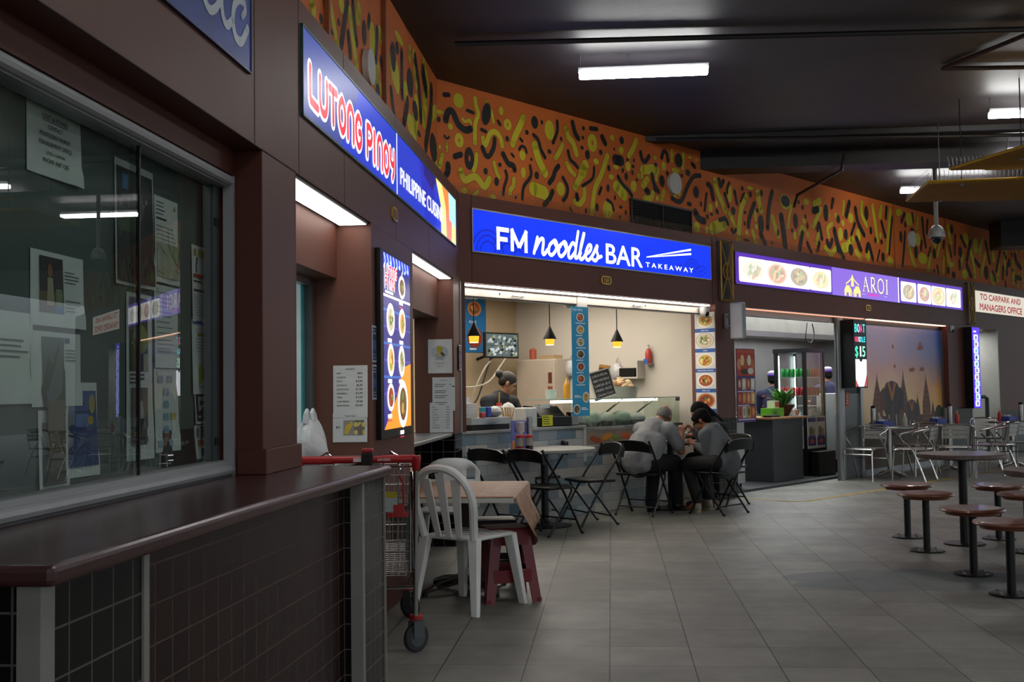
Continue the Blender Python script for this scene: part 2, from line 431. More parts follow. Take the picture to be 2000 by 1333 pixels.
m = MB(); m.box(-9, 18, -8, 40, -0.2, 0, floor_mat()); struct('floor', m)
CEIL = mat('dark_painted_ceiling', '2c292c', 0.52, var=0.35, scale=1.6, bump=0.15, bscale=12)
m = MB(); m.box(-9, 14, -8, 34, 4.15, 4.4, CEIL); struct('ceiling', m)
# beams and services across the ceiling
BEAMM = mat('dark_beam_paint', '161315', 0.5, var=0.15)
m = MB(); m.box(0.62, 14, 13.35, 13.75, 3.93, 4.15, BEAMM); struct('trim_1', m)
m = MB(); m.box(0.2, 14, 12.45, 12.62, 4.09, 4.15, BEAMM); struct('trim_2', m)
m = MB(); m.box(6.8, 14, 19.9, 20.5, 3.7, 4.15, BEAMM); struct('trim_3', m)

# fascia over the left shops and over the right shops, mitred at the corner
ZF0, ZF1, ZC = 2.29, 3.09, 4.15
m = MB(); m.prism([Aw(-3, 0), (-1.3278, 9.7912), Aw(9.872, 0.25), Aw(-3, 0.25)], ZF0, ZF1, BROWN); struct('wall_left_fascia', m)
m = MB()
for s in (1.2, 4.197, 4.80, 5.62, 6.95, 8.18, 9.62): m.box(s - 0.004, s + 0.004, -0.0015, 0, ZF0, ZF1, SEAM)
m.box(-3, 4.75, -0.0016, 0, ZF0, ZF0 + 0.004, SEAM)
struct('trim_4', m, M=FA)
m = MB(); m.prism([(-1.3278, 9.7912), Bw(17.5, 0), Bw(17.5, 0.25), Bw(-0.084, 0.25)], ZF0, ZF1, BROWN); struct('wall_right_fascia', m)
m = MB()
for s in (0.155, 4.205, 4.66, 12.33, 12.56): m.box(s - 0.003, s + 0.003, -0.0015, 0, ZF0, ZF1, SEAM)
struct('trim_5', m, M=FB)

# mural band above, set back on the ledge
MURAL_ORANGE = mat('mural_orange', 'd06a26', 0.7, var=0.12, scale=1.2, bump=0.05, bscale=40)
MURAL_BLACK = mat('mural_black', '1d1b1c', 0.7, var=0.1)
MURAL_YELLOW = mat('mural_yellow', 'c9bb26', 0.7, var=0.12, scale=3)
MURAL_EDGE = mat('mural_yellow_edge', 'ad5a18', 0.7, var=0.1)
MURAL_By = '''e 0.21 4.00 0.062 0.063;0.041 0.43,4.06 0.44,4.00 0.47,3.92 0.43,3.82 0.42,3.64;0.028 0.58,4.06 0.65,3.98 0.68,3.88;e 0.79 4.01 0.029 0.040;0.032 -0.11,3.87 -0.06,3.85 -0.01,3.85;0.027 0.26,3.84 0.29,3.82 0.35,3.84 0.37,3.82;e 0.10 3.74 0.029 0.029;r 0.21 3.63 0.053 0.061;r 0.88 3.89 0.052 0.051;0.060 1.11,4.00 1.05,3.89 0.99,3.80 0.95,3.71;0.044 0.53,3.70 0.56,3.64 0.63,3.76 0.70,3.79 0.77,3.75 0.80,3.67;e 1.51 3.94 0.068 0.092;0.056 1.77,4.00 1.81,3.92 1.89,3.86 1.94,3.76;0.046 1.71,3.82 1.66,3.74 1.60,3.67;0.075 1.28,3.75 1.33,3.62 1.43,3.49;e 1.09 3.62 0.042 0.045;0.036 -0.04,3.35 -0.01,3.46;0.026 0.05,3.57 0.05,3.51;e -0.04 3.53 0.014 0.021;0.040 0.44,3.53 0.43,3.45 0.40,3.38;0.056 0.23,3.35 0.28,3.27 0.42,3.32 0.54,3.24 0.61,3.32;0.035 0.68,3.49 0.71,3.41 0.75,3.36;e 1.10 3.45 0.033 0.050;0.040 0.96,3.37 0.95,3.30 0.91,3.26 0.90,3.22;0.113 1.25,3.31 1.41,3.29;e 1.67 3.36 0.058 0.064;0.044 1.78,3.64 1.83,3.58 1.90,3.54;0.097 2.08,3.66 2.03,3.57;0.064 2.03,3.57 1.91,3.41;0.056 2.47,3.82 2.36,3.61 2.24,3.43 2.18,3.16;0.052 1.90,3.26 1.97,3.24 2.05,3.31 2.06,3.41;r 2.21 3.92 0.074 0.087;e 2.56 4.03 0.037 0.032;e 2.72 3.92 0.046 0.037;0.057 3.00,4.07 2.94,3.97 2.86,3.88;e 2.27 3.73 0.043 0.029;e 2.62 3.72 0.045 0.022;e 2.84 3.76 0.042 0.050;e 2.53 3.60 0.044 0.027;0.104 2.62,3.51 2.76,3.43;e 2.94 3.55 0.051 0.058;0.045 3.04,3.68 3.10,3.68;0.083 3.12,3.76 3.28,3.78 3.37,3.76;0.063 3.20,3.66 3.12,3.58;0.055 3.15,3.44 3.27,3.46 3.30,3.52;e 2.46 3.24 0.080 0.091;e 0.27 3.17 0.037 0.026;0.032 0.39,3.14 0.45,3.18;e 0.65 3.16 0.044 0.022;0.074 3.12,3.75 3.29,3.80 3.40,3.79;e 3.53 3.86 0.041 0.047;0.042 3.70,4.06 3.70,3.95;0.051 3.94,4.05 3.92,3.89;e 4.08 4.04 0.029 0.016;e 4.22 4.03 0.025 0.016;e 3.36 3.93 0.031 0.026;0.047 3.72,3.84 3.82,3.84;0.055 3.11,3.59 3.20,3.65;e 3.38 3.69 0.022 0.028;0.055 3.14,3.44 3.26,3.45 3.31,3.52;e 3.39 3.47 0.027 0.028;0.053 3.52,3.56 3.48,3.47;e 3.84 3.58 0.033 0.029;e 3.74 3.54 0.033 0.024;0.068 4.62,3.84 4.67,3.72 4.77,3.59 4.84,3.49;e 4.51 3.49 0.046 0.050;e 4.65 3.55 0.031 0.042;e 4.96 3.73 0.054 0.113;0.080 5.35,3.72 5.25,3.59 5.20,3.46 5.15,3.17;0.127 4.55,3.24 4.71,3.29 4.84,3.34;e 4.20 3.22 0.064 0.061;e 4.42 3.21 0.040 0.041;0.061 4.95,3.46 5.08,3.32;0.088 5.65,3.81 5.68,3.71 5.73,3.60;0.077 6.02,3.53 6.10,3.39 6.16,3.31;e 5.58 3.51 0.034 0.073;e 5.60 3.37 0.040 0.035;0.064 5.50,3.29 5.58,3.16;0.050 6.56,3.74 6.48,3.61 6.44,3.45;e 6.38 3.78 0.137 0.091;e 6.97 3.85 0.072 0.041;0.081 7.20,3.85 7.37,3.91;0.069 7.40,3.79 7.29,3.67 7.15,3.53;0.051 6.75,3.39 6.82,3.49 6.91,3.46;e 6.62 3.35 0.044 0.055;e 6.99 3.40 0.040 0.047;0.069 7.35,3.50 7.23,3.31;0.049 7.54,3.88 7.63,3.73;0.060 7.73,3.62 7.59,3.54 7.62,3.43;0.071 7.50,3.26 7.67,3.19 7.82,3.28;e 7.85 3.76 0.036 0.043;e 5.35 3.27 0.033 0.029;e 5.46 3.85 0.074 0.020;e 6.66 3.86 0.032 0.022;e 6.89 3.58 0.039 0.041;e 8.34 3.77 0.075 0.068;e 8.08 3.67 0.047 0.045;e 7.99 3.50 0.066 0.090;0.118 8.37,3.46 8.23,3.35 8.08,3.31;0.052 8.13,3.99 8.09,3.80;0.071 8.73,4.04 8.72,3.86 8.87,3.72;0.079 9.10,4.03 9.18,3.75 9.25,3.52;0.086 9.40,4.04 9.35,3.91;0.076 9.74,4.03 9.68,3.80 9.58,3.39;e 8.58 3.54 0.070 0.092;0.076 8.49,3.29 8.63,3.21;e 8.89 3.26 0.072 0.078;e 9.68 3.24 0.107 0.064;e 9.35 3.61 0.037 0.048;0.091 10.01,4.03 10.13,4.06;e 10.46 3.98 0.123 0.100;e 10.79 3.68 0.093 0.101;0.077 10.81,4.03 10.76,3.88;0.081 10.43,3.53 10.55,3.33 10.65,3.23;e 10.97 3.38 0.171 0.085;0.079 11.30,3.45 11.18,3.22;0.081 11.39,3.73 11.51,3.64;0.099 12.11,4.01 12.20,3.77;0.061 11.74,3.71 11.59,3.48;0.077 12.01,3.62 12.13,3.38 12.31,3.39;0.076 11.88,3.46 11.84,3.23;e 12.83 3.25 0.129 0.080;e 12.93 3.88 0.110 0.110;0.073 12.76,3.57 12.62,3.38;0.099 13.09,3.74 13.25,3.52 13.33,3.25;e 13.40 3.81 0.124 0.131;0.078 13.75,3.95 13.57,3.67;0.086 13.89,3.70 13.64,3.30;0.115 14.58,3.52 14.50,3.27;0.098 14.27,3.81 14.31,3.62;0.122 14.17,3.30 14.27,3.19;0.085 14.88,3.74 14.96,3.45;0.113 15.44,3.53 15.35,3.28'''
MURAL_Bk = '''0.036 0.02,4.02 0.08,4.03;e 0.58 3.94 0.055 0.103 -14;0.055 0.04,3.79 0.07,3.87 0.13,3.88 0.20,3.78 0.29,3.74 0.36,3.76;0.027 0.32,3.93 0.40,3.92;e -0.05 3.78 0.021 0.025;0.030 0.51,3.78 0.57,3.77;0.018 0.02,3.64 0.05,3.62 0.08,3.64;0.028 0.74,3.90 0.77,3.87;e 1.28 3.98 0.046 0.059;e 1.39 4.00 0.017 0.021;e 1.16 3.86 0.024 0.023;0.026 1.06,3.78 1.09,3.76;e 0.87 3.75 0.023 0.026;0.034 1.63,4.05 1.63,3.95 1.56,3.82;0.036 1.26,3.85 1.33,3.81 1.37,3.72 1.43,3.65;0.051 1.88,4.08 1.92,3.98 1.97,3.93;e 2.06 4.05 0.023 0.022;0.040 2.18,4.07 2.29,4.08;e 1.69 3.88 0.018 0.021;e 2.05 3.95 0.019 0.019;0.054 2.38,4.01 2.43,3.95;e 2.73 4.03 0.037 0.040;0.041 0.52,3.61 0.57,3.54 0.62,3.55 0.68,3.64 0.69,3.72;0.026 1.04,3.67 1.08,3.71 1.13,3.70 1.15,3.66;0.048 0.81,3.59 0.88,3.51 0.95,3.50 0.97,3.46;0.023 0.93,3.61 0.96,3.59;e 0.76 3.48 0.022 0.020;e 0.56 3.39 0.026 0.030;e 1.22 3.60 0.015 0.015;e 1.50 3.72 0.028 0.023;0.046 0.15,3.47 0.23,3.50;r 0.34 3.48 0.057 0.098;0.054 0.06,3.38 0.06,3.33 0.04,3.29;e 0.71 3.31 0.029 0.039;0.028 0.84,3.43 0.86,3.37 0.82,3.28 0.80,3.20;0.032 1.20,3.53 1.21,3.43 1.10,3.31 1.08,3.19;e 1.30 3.45 0.031 0.036;0.046 1.64,3.59 1.59,3.54 1.55,3.46 1.49,3.40;0.046 1.54,3.32 1.50,3.25 1.41,3.17;0.037 1.71,3.48 1.78,3.39 1.76,3.30 1.71,3.25;e 0.98 3.19 0.013 0.015;0.035 1.80,3.77 1.83,3.69 1.91,3.65 1.95,3.62;e 2.03 3.84 0.025 0.021;e 2.12 3.78 0.038 0.046;e 2.35 3.84 0.028 0.027;0.030 2.23,3.66 2.20,3.54 2.03,3.44;0.048 1.93,3.33 1.94,3.29;0.033 2.31,3.39 2.35,3.46;e 2.47 3.47 0.024 0.039;e 2.27 3.24 0.027 0.041;0.031 2.45,3.34 2.53,3.31 2.56,3.24;e 2.59 3.38 0.016 0.025;e 2.69 3.29 0.029 0.017;e 2.08 3.18 0.019 0.029;0.025 1.82,3.18 1.84,3.15;0.095 2.61,3.80 2.71,3.80;e 2.83 3.83 0.021 0.020;e 2.95 3.84 0.017 0.020;0.039 2.65,3.62 2.74,3.54 2.84,3.49 2.90,3.44;e 2.80 3.64 0.029 0.040;e 2.74 3.70 0.019 0.027;e 2.93 3.77 0.025 0.018;e 2.92 3.70 0.017 0.025;e 3.00 3.63 0.017 0.018;e 2.59 3.91 0.016 0.015;0.040 3.08,3.95 3.11,3.87 3.17,3.86 3.24,3.93;0.044 3.29,3.73 3.33,3.62 3.35,3.56;0.044 3.16,3.53 3.23,3.52;e 2.49 3.69 0.024 0.032;e 2.78 3.24 0.019 0.027;e 2.67 3.18 0.016 0.017;0.044 3.08,3.95 3.11,3.87 3.17,3.86 3.24,3.93;0.042 3.49,3.95 3.54,4.03 3.60,4.01 3.62,3.93;e 3.84 3.97 0.071 0.077;0.044 4.12,3.97 4.18,3.94;0.037 4.34,4.01 4.39,4.00;e 3.37 3.85 0.027 0.023;e 4.03 3.85 0.044 0.038;e 3.90 3.80 0.024 0.021;0.048 3.29,3.73 3.33,3.63 3.41,3.55;e 3.49 3.68 0.050 0.063;e 3.60 3.79 0.023 0.024;0.047 4.29,3.85 4.15,3.82 4.02,3.69 3.90,3.52 3.80,3.48 3.69,3.51;e 4.20 3.64 0.054 0.065;0.051 3.20,3.54 3.20,3.51;0.040 4.02,3.48 4.07,3.48;e 4.30 3.51 0.020 0.033;0.047 4.72,3.86 4.75,3.78 4.82,3.86;0.035 4.96,3.85 4.91,3.78 4.90,3.72;0.054 4.46,3.77 4.53,3.74 4.58,3.60;0.033 4.43,3.65 4.38,3.44;0.039 4.84,3.70 4.93,3.55;0.040 5.08,3.76 5.13,3.61;e 5.04 3.51 0.043 0.048;e 5.27 3.82 0.028 0.029;e 5.47 3.77 0.034 0.038;0.027 5.22,3.65 5.31,3.76;0.073 4.17,3.40 4.25,3.33 4.36,3.31;e 4.44 3.37 0.025 0.030;0.042 4.65,3.47 4.67,3.45;e 4.53 3.41 0.031 0.017;0.047 4.71,3.36 4.84,3.39 4.90,3.33;0.039 4.99,3.27 5.04,3.24 5.09,3.28;0.059 5.56,3.66 5.44,3.48 5.40,3.35;e 5.32 3.52 0.028 0.020;e 5.62 3.58 0.029 0.026;e 5.75 3.82 0.029 0.041;0.062 6.03,3.87 5.93,3.64 5.89,3.38;e 5.72 3.41 0.064 0.110;0.065 5.71,3.28 5.81,3.16;e 6.38 3.79 0.112 0.073;e 6.75 3.82 0.026 0.025;e 6.86 3.76 0.026 0.031;0.088 6.26,3.57 6.31,3.38 6.35,3.16;e 6.65 3.55 0.057 0.096;0.085 7.18,3.75 7.29,3.78;e 6.93 3.64 0.026 0.034;e 6.99 3.52 0.026 0.044;0.071 6.83,3.40 6.74,3.16;0.047 6.97,3.28 7.08,3.16;0.059 7.32,3.31 7.28,3.21;0.054 7.28,3.49 7.33,3.59 7.41,3.38;e 7.55 3.76 0.063 0.116;e 7.93 3.71 0.050 0.056;0.050 7.79,3.98 7.73,3.86;0.060 7.56,3.36 7.64,3.29 7.72,3.39;0.078 7.80,3.54 7.91,3.26;e 6.16 3.35 0.024 0.045;e 6.54 3.41 0.025 0.028;e 5.31 3.38 0.017 0.029;e 5.99 3.19 0.018 0.024;e 5.34 3.17 0.070 0.017;0.070 8.50,3.93 8.57,3.74 8.77,3.56;0.078 8.30,3.99 8.19,3.79;e 8.87 3.90 0.064 0.101;0.058 9.60,4.07 9.56,3.90;0.053 8.47,3.70 8.34,3.53;0.058 9.40,3.82 9.52,3.61;e 8.16 3.51 0.054 0.075;e 9.01 3.65 0.043 0.056;0.047 9.80,3.93 9.73,3.68 9.65,3.35;e 9.16 3.52 0.037 0.044;e 9.38 3.51 0.037 0.035;0.071 7.80,3.55 7.91,3.33 8.08,3.15;0.070 8.51,3.49 8.65,3.33;e 8.31 3.30 0.075 0.079;0.072 8.84,3.33 8.92,3.43 9.05,3.22;e 9.42 3.28 0.060 0.067;0.040 9.30,3.37 9.21,3.21;0.055 10.28,4.04 10.15,3.90;e 10.30 3.87 0.040 0.050;0.044 10.59,4.08 10.62,3.95;e 10.12 3.66 0.048 0.085;0.055 10.28,3.75 10.22,3.46 10.14,3.20;e 10.57 3.81 0.074 0.034;0.059 11.00,4.05 11.03,3.82 11.11,3.59;0.046 11.22,4.04 11.17,3.82;e 12.28 3.99 0.057 0.079;e 10.70 3.46 0.058 0.094;0.051 10.95,3.66 10.90,3.52;0.039 11.31,3.59 11.21,3.45;e 11.46 3.50 0.062 0.080;e 12.05 3.26 0.065 0.064;0.047 11.65,3.71 11.62,3.82;0.047 11.44,3.22 11.44,3.21;0.047 11.58,3.30 11.63,3.18;0.048 11.90,3.75 11.87,3.64;e 12.31 3.20 0.066 0.057;0.042 12.13,3.70 12.23,3.51;0.050 12.43,3.90 12.38,3.57;e 12.64 3.63 0.078 0.091;e 12.60 3.40 0.048 0.098;0.059 12.69,3.91 12.90,3.75;0.074 13.16,3.86 12.95,3.51;0.075 12.94,3.42 13.13,3.23;0.070 13.35,3.54 13.55,3.45;e 13.91 3.35 0.096 0.118;0.072 13.93,3.91 14.11,3.55;0.049 14.22,3.86 14.34,3.91 14.33,3.85;0.058 14.69,3.82 14.52,3.56 14.46,3.42;0.057 14.26,3.39 14.36,3.24;0.059 14.83,3.52 14.78,3.30;0.080 15.52,3.81 15.63,3.66 15.83,3.58;e 15.69 3.37 0.158 0.049;e 15.02 3.44 0.046 0.079;e 15.18 3.63 0.059 0.080;0.060 14.91,3.78 14.99,3.71'''
MURAL_Ay = '''0.081 5.73,3.42 5.77,3.38;0.061 6.11,3.54 6.19,3.45 6.28,3.35;0.077 6.59,3.64 6.66,3.50 6.75,3.36;0.094 6.82,3.74 6.79,3.68;e 7.20 3.66 0.082 0.118;0.089 7.44,3.79 7.59,3.75;0.090 7.37,3.52 7.28,3.43 7.42,3.40;e 6.38 3.62 0.065 0.047;0.147 7.86,3.70 8.03,3.61;e 7.96 3.66 0.144 0.101;0.077 8.54,4.01 8.53,3.95;0.117 8.74,4.01 8.82,3.84;e 8.36 3.63 0.079 0.076;0.182 8.81,3.62 8.71,3.41;0.138 9.27,3.84 9.16,3.61;e 8.55 3.42 0.132 0.071;0.099 9.55,3.74 9.76,3.83;e 8.12 3.97 0.150 0.030;0.092 9.19,4.09 9.37,3.96 9.17,3.78;0.214 10.06,3.49 9.83,3.36'''
MURAL_Ak = '''0.053 5.99,3.51 6.06,3.33;0.066 6.52,3.70 6.44,3.52 6.37,3.38;0.057 6.66,3.75 6.71,3.59 6.76,3.51;e 6.97 3.64 0.055 0.079;0.055 7.12,3.79 7.09,3.73;0.066 7.36,3.78 7.31,3.57;0.055 6.54,3.49 6.59,3.38;e 5.92 3.38 0.032 0.026;e 7.36 3.37 0.061 0.040;0.053 7.46,3.61 7.58,3.49;e 7.18 3.47 0.047 0.021;e 7.89 3.76 0.085 0.101;e 8.04 3.87 0.058 0.044;0.082 8.22,3.88 8.21,3.57;e 8.55 3.75 0.116 0.103;0.096 8.78,4.01 8.95,3.80 9.02,3.59;0.128 9.14,4.00 9.27,3.89;0.093 8.43,3.56 8.27,3.35;e 8.76 3.58 0.104 0.073;0.107 9.56,3.97 9.50,3.75 9.24,3.40;0.067 7.81,3.49 7.91,3.33;e 9.63 3.47 0.167 0.115;e 8.92 3.43 0.071 0.023;e 7.55 3.38 0.038 0.027;e 6.15 3.38 0.034 0.016;e 6.31 3.49 0.027 0.021'''

def draw_mural(mb, data, ink, y, rim=None, dy=0.0015):
    for it in data.split(';'):
        w = it.split()
        y -= 0.00002
        if w[0] in 'er':
            cx, cz, rx, rz = map(float, w[1:5]); a = float(w[5]) if len(w) > 5 else 0
            if rim: mb.ell(cx, cz, rx + 0.008, rz + 0.008, y + 0.0008, rim, a)
            rx *= 1.1; rz *= 1.1; mb.ell(cx, cz, rx, rz, y, ink, a)
            if w[0] == 'r': mb.ell(cx, cz, rx * 0.22, rz * 0.3, y - 0.0008, MURAL_ORANGE, a, n=10)
        else:
            pts = [tuple(map(float, q.split(','))) for q in w[1:]]
            lw = float(w[0]) * 1.25
            if rim: mb.stroke(pts, lw + 0.016, y + 0.0008, rim)
            mb.stroke(pts, lw, y, ink)
def extra_squiggles(mb, s0, s1, z0, z1, n, y, seed):
    rg = random.Random(seed)
    for i in range(n):
        x, z = rg.uniform(s0, s1), rg.uniform(z0 + 0.1, z1 - 0.1); ink = rg.choice((MURAL_BLACK, MURAL_YELLOW))
        if rg.random() < 0.35: mb.ell(x, z, rg.uniform(0.03, 0.07), rg.uniform(0.04, 0.11), y - i * 0.00002, ink, rg.uniform(-20, 20))
        else:
            a = rg.uniform(0.6, 2.4); L = rg.uniform(0.08, 0.3); pts = []
            for k in range(4): pts.append((x + math.cos(a) * L * (k / 3 - 0.5) + 0.04 * math.sin(k * 2.1 + i), z + math.sin(a) * L * (k / 3 - 0.5)))
            mb.stroke(pts, rg.uniform(0.03, 0.06), y - i * 0.00002, ink)
m = MB()
m.prism([Aw(-3, 0.2), Aw(9.855, 0.2), Aw(9.88, 0.28), Aw(-3, 0.28)], ZF1, ZC, MURAL_ORANGE)
mm = MB(); mm.v, mm.f, mm.mi, mm.sm, mm.mats = [tuple(FA.inverted() @ Vector(q)) for q in m.v], m.f, m.mi, m.sm, m.mats
for z in (6.0, 7.52): mm.box(z - 0.02, z + 0.02, 0.17, 0.2, ZF1, ZC, mat('mural_downpipe', '8a4a20', 0.6))
draw_mural(mm, MURAL_Ay, MURAL_YELLOW, 0.1985, MURAL_EDGE); draw_mural(mm, MURAL_Ak, MURAL_BLACK, 0.1975)
extra_squiggles(mm, -1, 5.6, ZF1, ZC, 60, 0.197, 3)
struct('wall_left_mural', mm, M=FA)
m = MB()
m.prism([Bw(-0.068, 0.2), Bw(17.5, 0.2), Bw(17.5, 0.3), Bw(-0.1, 0.3)], ZF1, ZC, MURAL_ORANGE)
mm = MB(); mm.v, mm.f, mm.mi, mm.sm, mm.mats = [tuple(FB.inverted() @ Vector(q)) for q in m.v], m.f, m.mi, m.sm, m.mats
draw_mural(mm, MURAL_By, MURAL_YELLOW, 0.1985, MURAL_EDGE); draw_mural(mm, MURAL_Bk, MURAL_BLACK, 0.1960)
extra_squiggles(mm, 14.6, 17.3, ZF1, ZC, 30, 0.196, 5)
for s in (9.85, 11.95): mm.box(s - 0.012, s + 0.012, 0.185, 0.2, ZF1, ZC, MURAL_EDGE)
struct('wall_right_mural', mm, M=FB)

# ---- left wall below the fascia: column, piers, serving recesses
m = MB(); m.box(4.29, 4.74, 0, 0.42, 0, ZF0, BROWN); m.box(4.27, 4.76, -0.02, 0.1, 1.0, 1.10, BROWN); struct('trim_6', m, M=FA, bevel=0.004)
m = MB(); m.box(-3, 4.29, 0.115, 0.42, 2.19, ZF0, BROWN); m.box(-3, 4.29, 0.3, 0.42, 0, 2.2, DARKG); struct('wall_left_window_side', m, M=FA)
m = MB(); m.box(6.25, 7.5, 0, 0.42, 0, ZF0, BROWN); struct('wall_left_pier', m, M=FA)
m = MB(); m.prism([Aw(9.4, 0), (-1.3278, 9.7912), Aw(9.9, 0.34), Aw(9.4, 0.34)], 0.95, ZF0, BROWN)
m.prism([Bw(0.0, 0.0), Bw(0.06, 0.0), Bw(0.06, 0.34), Bw(-0.1, 0.3)], 0.95, ZF0, BROWN); struct('wall_left_corner_pier', m)
m = MB(); m.box(9.735, 9.775, -0.012, 0.0, 0.95, ZF0, GREYP); struct('trim_7', m, M=FA)
m = MB(); m.prism([Aw(9.39, -0.004), Aw(9.79, -0.004), Aw(9.92, 0.34), Aw(9.39, 0.34)], 0, 0.95, BTILE)
struct('wall_left_corner_tiles', m)
m = MB(); m.box(9.384, 9.392, 0.0, 0.33, 0, 0.95, BTILEY); m.box(9.384, 9.4, 0.0, 0.34, 0.95, ZF0, BROWNR); struct('wall_left_return', m, M=FA)
m = MB(); m.box(6.234, 6.25, 0.0, 0.34, 0.0, ZF0, BROWNR); m.box(4.74, 4.752, 0.0, 0.34, 0, ZF0, BROWNR); m.box(7.5, 7.512, 0.0, 0.34, 0, ZF0, BROWNR); struct('wall_left_reveals', m, M=FA)
m = MB(); m.box(4.74, 6.25, 0.33, 0.42, 0, 0.95, BTILE); m.box(7.5, 9.4, 0.33, 0.42, 0, 0.95, BTILE); struct('wall_left_low_tiles', m, M=FA)
m = MB(); m.box(4.75, 6.236, 0.2, 0.42, 1.97, ZF0, BROWNR); m.box(7.51, 9.386, 0.13, 0.42, 1.94, ZF0, BROWNR); struct('wall_left_bulkheads', m, M=FA, bevel=0.003)
SILLM = mat('grey_sill', '8b8d8c', 0.3, var=0.06)
m = MB(); m.box(4.75, 6.234, 0.02, 0.42, 0.93, 0.96, SILLM); struct('trim_8', m, M=FA, bevel=0.008)
m = MB(); m.box(7.5, 9.386, 0.02, 0.42, 0.93, 0.96, SILLM); struct('trim_9', m, M=FA, bevel=0.008)
WTILE = tile_mat('white_wall_tile', 'b9c6c6', '8f9a9a', 0.2, 0.2, 0.004, 0.2, axes='xz', var=0.06)
m = MB(); m.box(3.9, 9.3, 2.2, 2.3, 0, 2.6, WTILE); m.box(3.9, 9.3, 0.42, 2.3, 2.55, 2.62, WTILE); m.box(6.3, 6.42, 0.42, 2.2, 0, 2.6, WTILE); struct('wall_left_kitchen', m, M=FA)
def serving_window(name, s0, s1, z0, z1, post, inner):
    m = MB()
    m.box(s0, s1, 0.34, 0.4, z0, z0 + 0.03, ALU); m.box(s0, s1, 0.34, 0.4, z1 - 0.04, z1, ALU); m.box(s0, s0 + 0.03, 0.34, 0.4, z0, z1, ALU); m.box(s1 - 0.05, s1, 0.335, 0.4, z0, z1, post)
    o = struct(name, m, M=FA)
    g = MB(); g.box(s0 + 0.03, (s0 + s1) / 2 + 0.05, 0.36, 0.366, z0 + 0.03, z1 - 0.04, CLEAR); g.build('glass_pane', parent=o)
    g = MB(); g.box(s1 - 0.36, s1 - 0.09, 0.385, 0.395, z0 + 0.03, z1 - 0.04, inner); g.box(s1 - 0.1, s1 - 0.06, 0.375, 0.39, z0 + 0.03, z1 - 0.04, mat('teal_edge', '3f9c9c', 0.3)); g.build('sliding_sash', parent=o)
serving_window('window_2', 4.76, 6.234, 0.96, 1.97, mat('dark_frame', '55585a', 0.4), mat('frosted_white_glow', 'c5d4d4', 0.4, emit='a8c4c6', es=0.25))  # frosted sash glows faintly in place of the lit room behind
serving_window('window_3', 7.52, 9.25, 0.96, 1.94, mat('cream_frame', 'b5ad98', 0.5), mat('blue_sash_glow', '2f8fb4', 0.4, emit='2a86aa', es=0.2))  # blue sash is no lamp, a faint glow is put into its colour
SOFFIT = E('fff4ea', 4.0)
def soffit_light(s0, s1, y0, y1, label):
    t = thing('recess_light', label, 'light', at(FA, (s0 + s1) / 2, (y0 + y1) / 2, ZF0 - 0.012), 'recess lights over the serving windows')
    h = (s1 - s0) / 2; w = (y1 - y0) / 2
    m = MB(); m.box(-h, h, -w, w, 0, 0.03, GREYP); m.build('housing', t)
    m = MB(); m.box(-h + 0.01, h - 0.01, -w + 0.008, w - 0.008, -0.004, 0.0, SOFFIT); m.build('diffuser', t)
soffit_light(4.76, 6.22, 0.015, 0.185, 'white recessed light panel over the serving window beside the column')
soffit_light(7.52, 9.37, 0.01, 0.12, 'white recessed light panel over the serving window right of the lit menu board')

# ---- display window of the near shop
m = MB()
FR = 0.035
for a, b in (((-1.5, 2.165), (4.27, 2.165)), ((-1.5, 1.022), (4.27, 1.022))):
    m.tube([(a[0], 0.125, a[1]), (b[0], 0.125, b[1])], 0.021, GREYP, 10)
m.box(4.258, 4.277, 0.108, 0.15, 1.0, 2.185, GREYP); m.box(-1.5, 4.27, 0.13, 0.2, 1.0, 1.06, GREYP); m.box(-1.5, 4.27, 0.13, 0.2, 2.14, 2.19, GREYP)
w1 = struct('window_1', m, M=FA)
WG = glassy('display_window_glass', 'eef4f2', 1.5)
g = MB(); g.box(-1.4, 3.5, 0.155, 0.161, 1.06, 2.15, WG); g.build('glass_pane', w1)
g = MB(); g.box(3.47, 4.245, 0.17, 0.176, 1.06, 2.15, WG); g.build('glass_pane', w1)
g = MB(); g.box(3.494, 3.503, 0.152, 0.164, 1.04, 2.15, BLACKP); g.build('pane_edge', w1)
g = MB(); g.box(4.19, 4.262, 0.165, 0.2, 1.06, 2.15, mat('dark_jamb', '3c4242', 0.5)); g.box(4.2, 4.24, 0.16, 0.17, 1.98, 2.01, BLACKP); g.box(4.2, 4.24, 0.16, 0.17, 1.12, 1.15, BLACKP); g.build('sash_stile', w1)
BOARD = mat('grey_green_pinboard', '5d6663', 0.85, var=0.12, scale=4, bump=0.05)
m = MB(); m.box(-1.5, 4.29, 0.225, 0.25, 1.0, 2.2, BOARD); m.box(-1.5, 4.29, 0.13, 0.25, 0.98, 1.0, GREYP); struct('wall_left_pinboard', m, M=FA)

# ---- right wall below the fascia
m = MB(); m.box(4.262, 4.66, 0.0, 0.34, 0.95, ZF0, BROWN); m.box(4.25, 4.262, 0.0, 0.34, 0.95, ZF0, BROWNR); struct('wall_right_pier', m, M=FB)
m = MB(); m.box(4.25, 4.665, -0.006, 0.34, 0, 0.95, BTILE); struct('wall_right_pier_tiles', m, M=FB)
m = MB(); m.box(11.42, 12.45, 0.0, 0.5, 0.92, ZF0, BROWN); struct('wall_right_far_pier', m, M=FB)
m = MB(); m.box(11.46, 12.41, -0.004, 0.5, 0, 0.92, BTILE); m.box(11.40, 11.47, -0.01, 0.5, 0, 0.92, GREYP); m.box(12.40, 12.46, -0.01, 0.5, 0, 0.92, GREYP); struct('wall_right_far_tiles', m, M=FB)
m = MB(); m.box(13.8, 17.5, 0.0, 0.4, 0.82, ZF0, BROWN); struct('wall_right_end', m, M=FB)
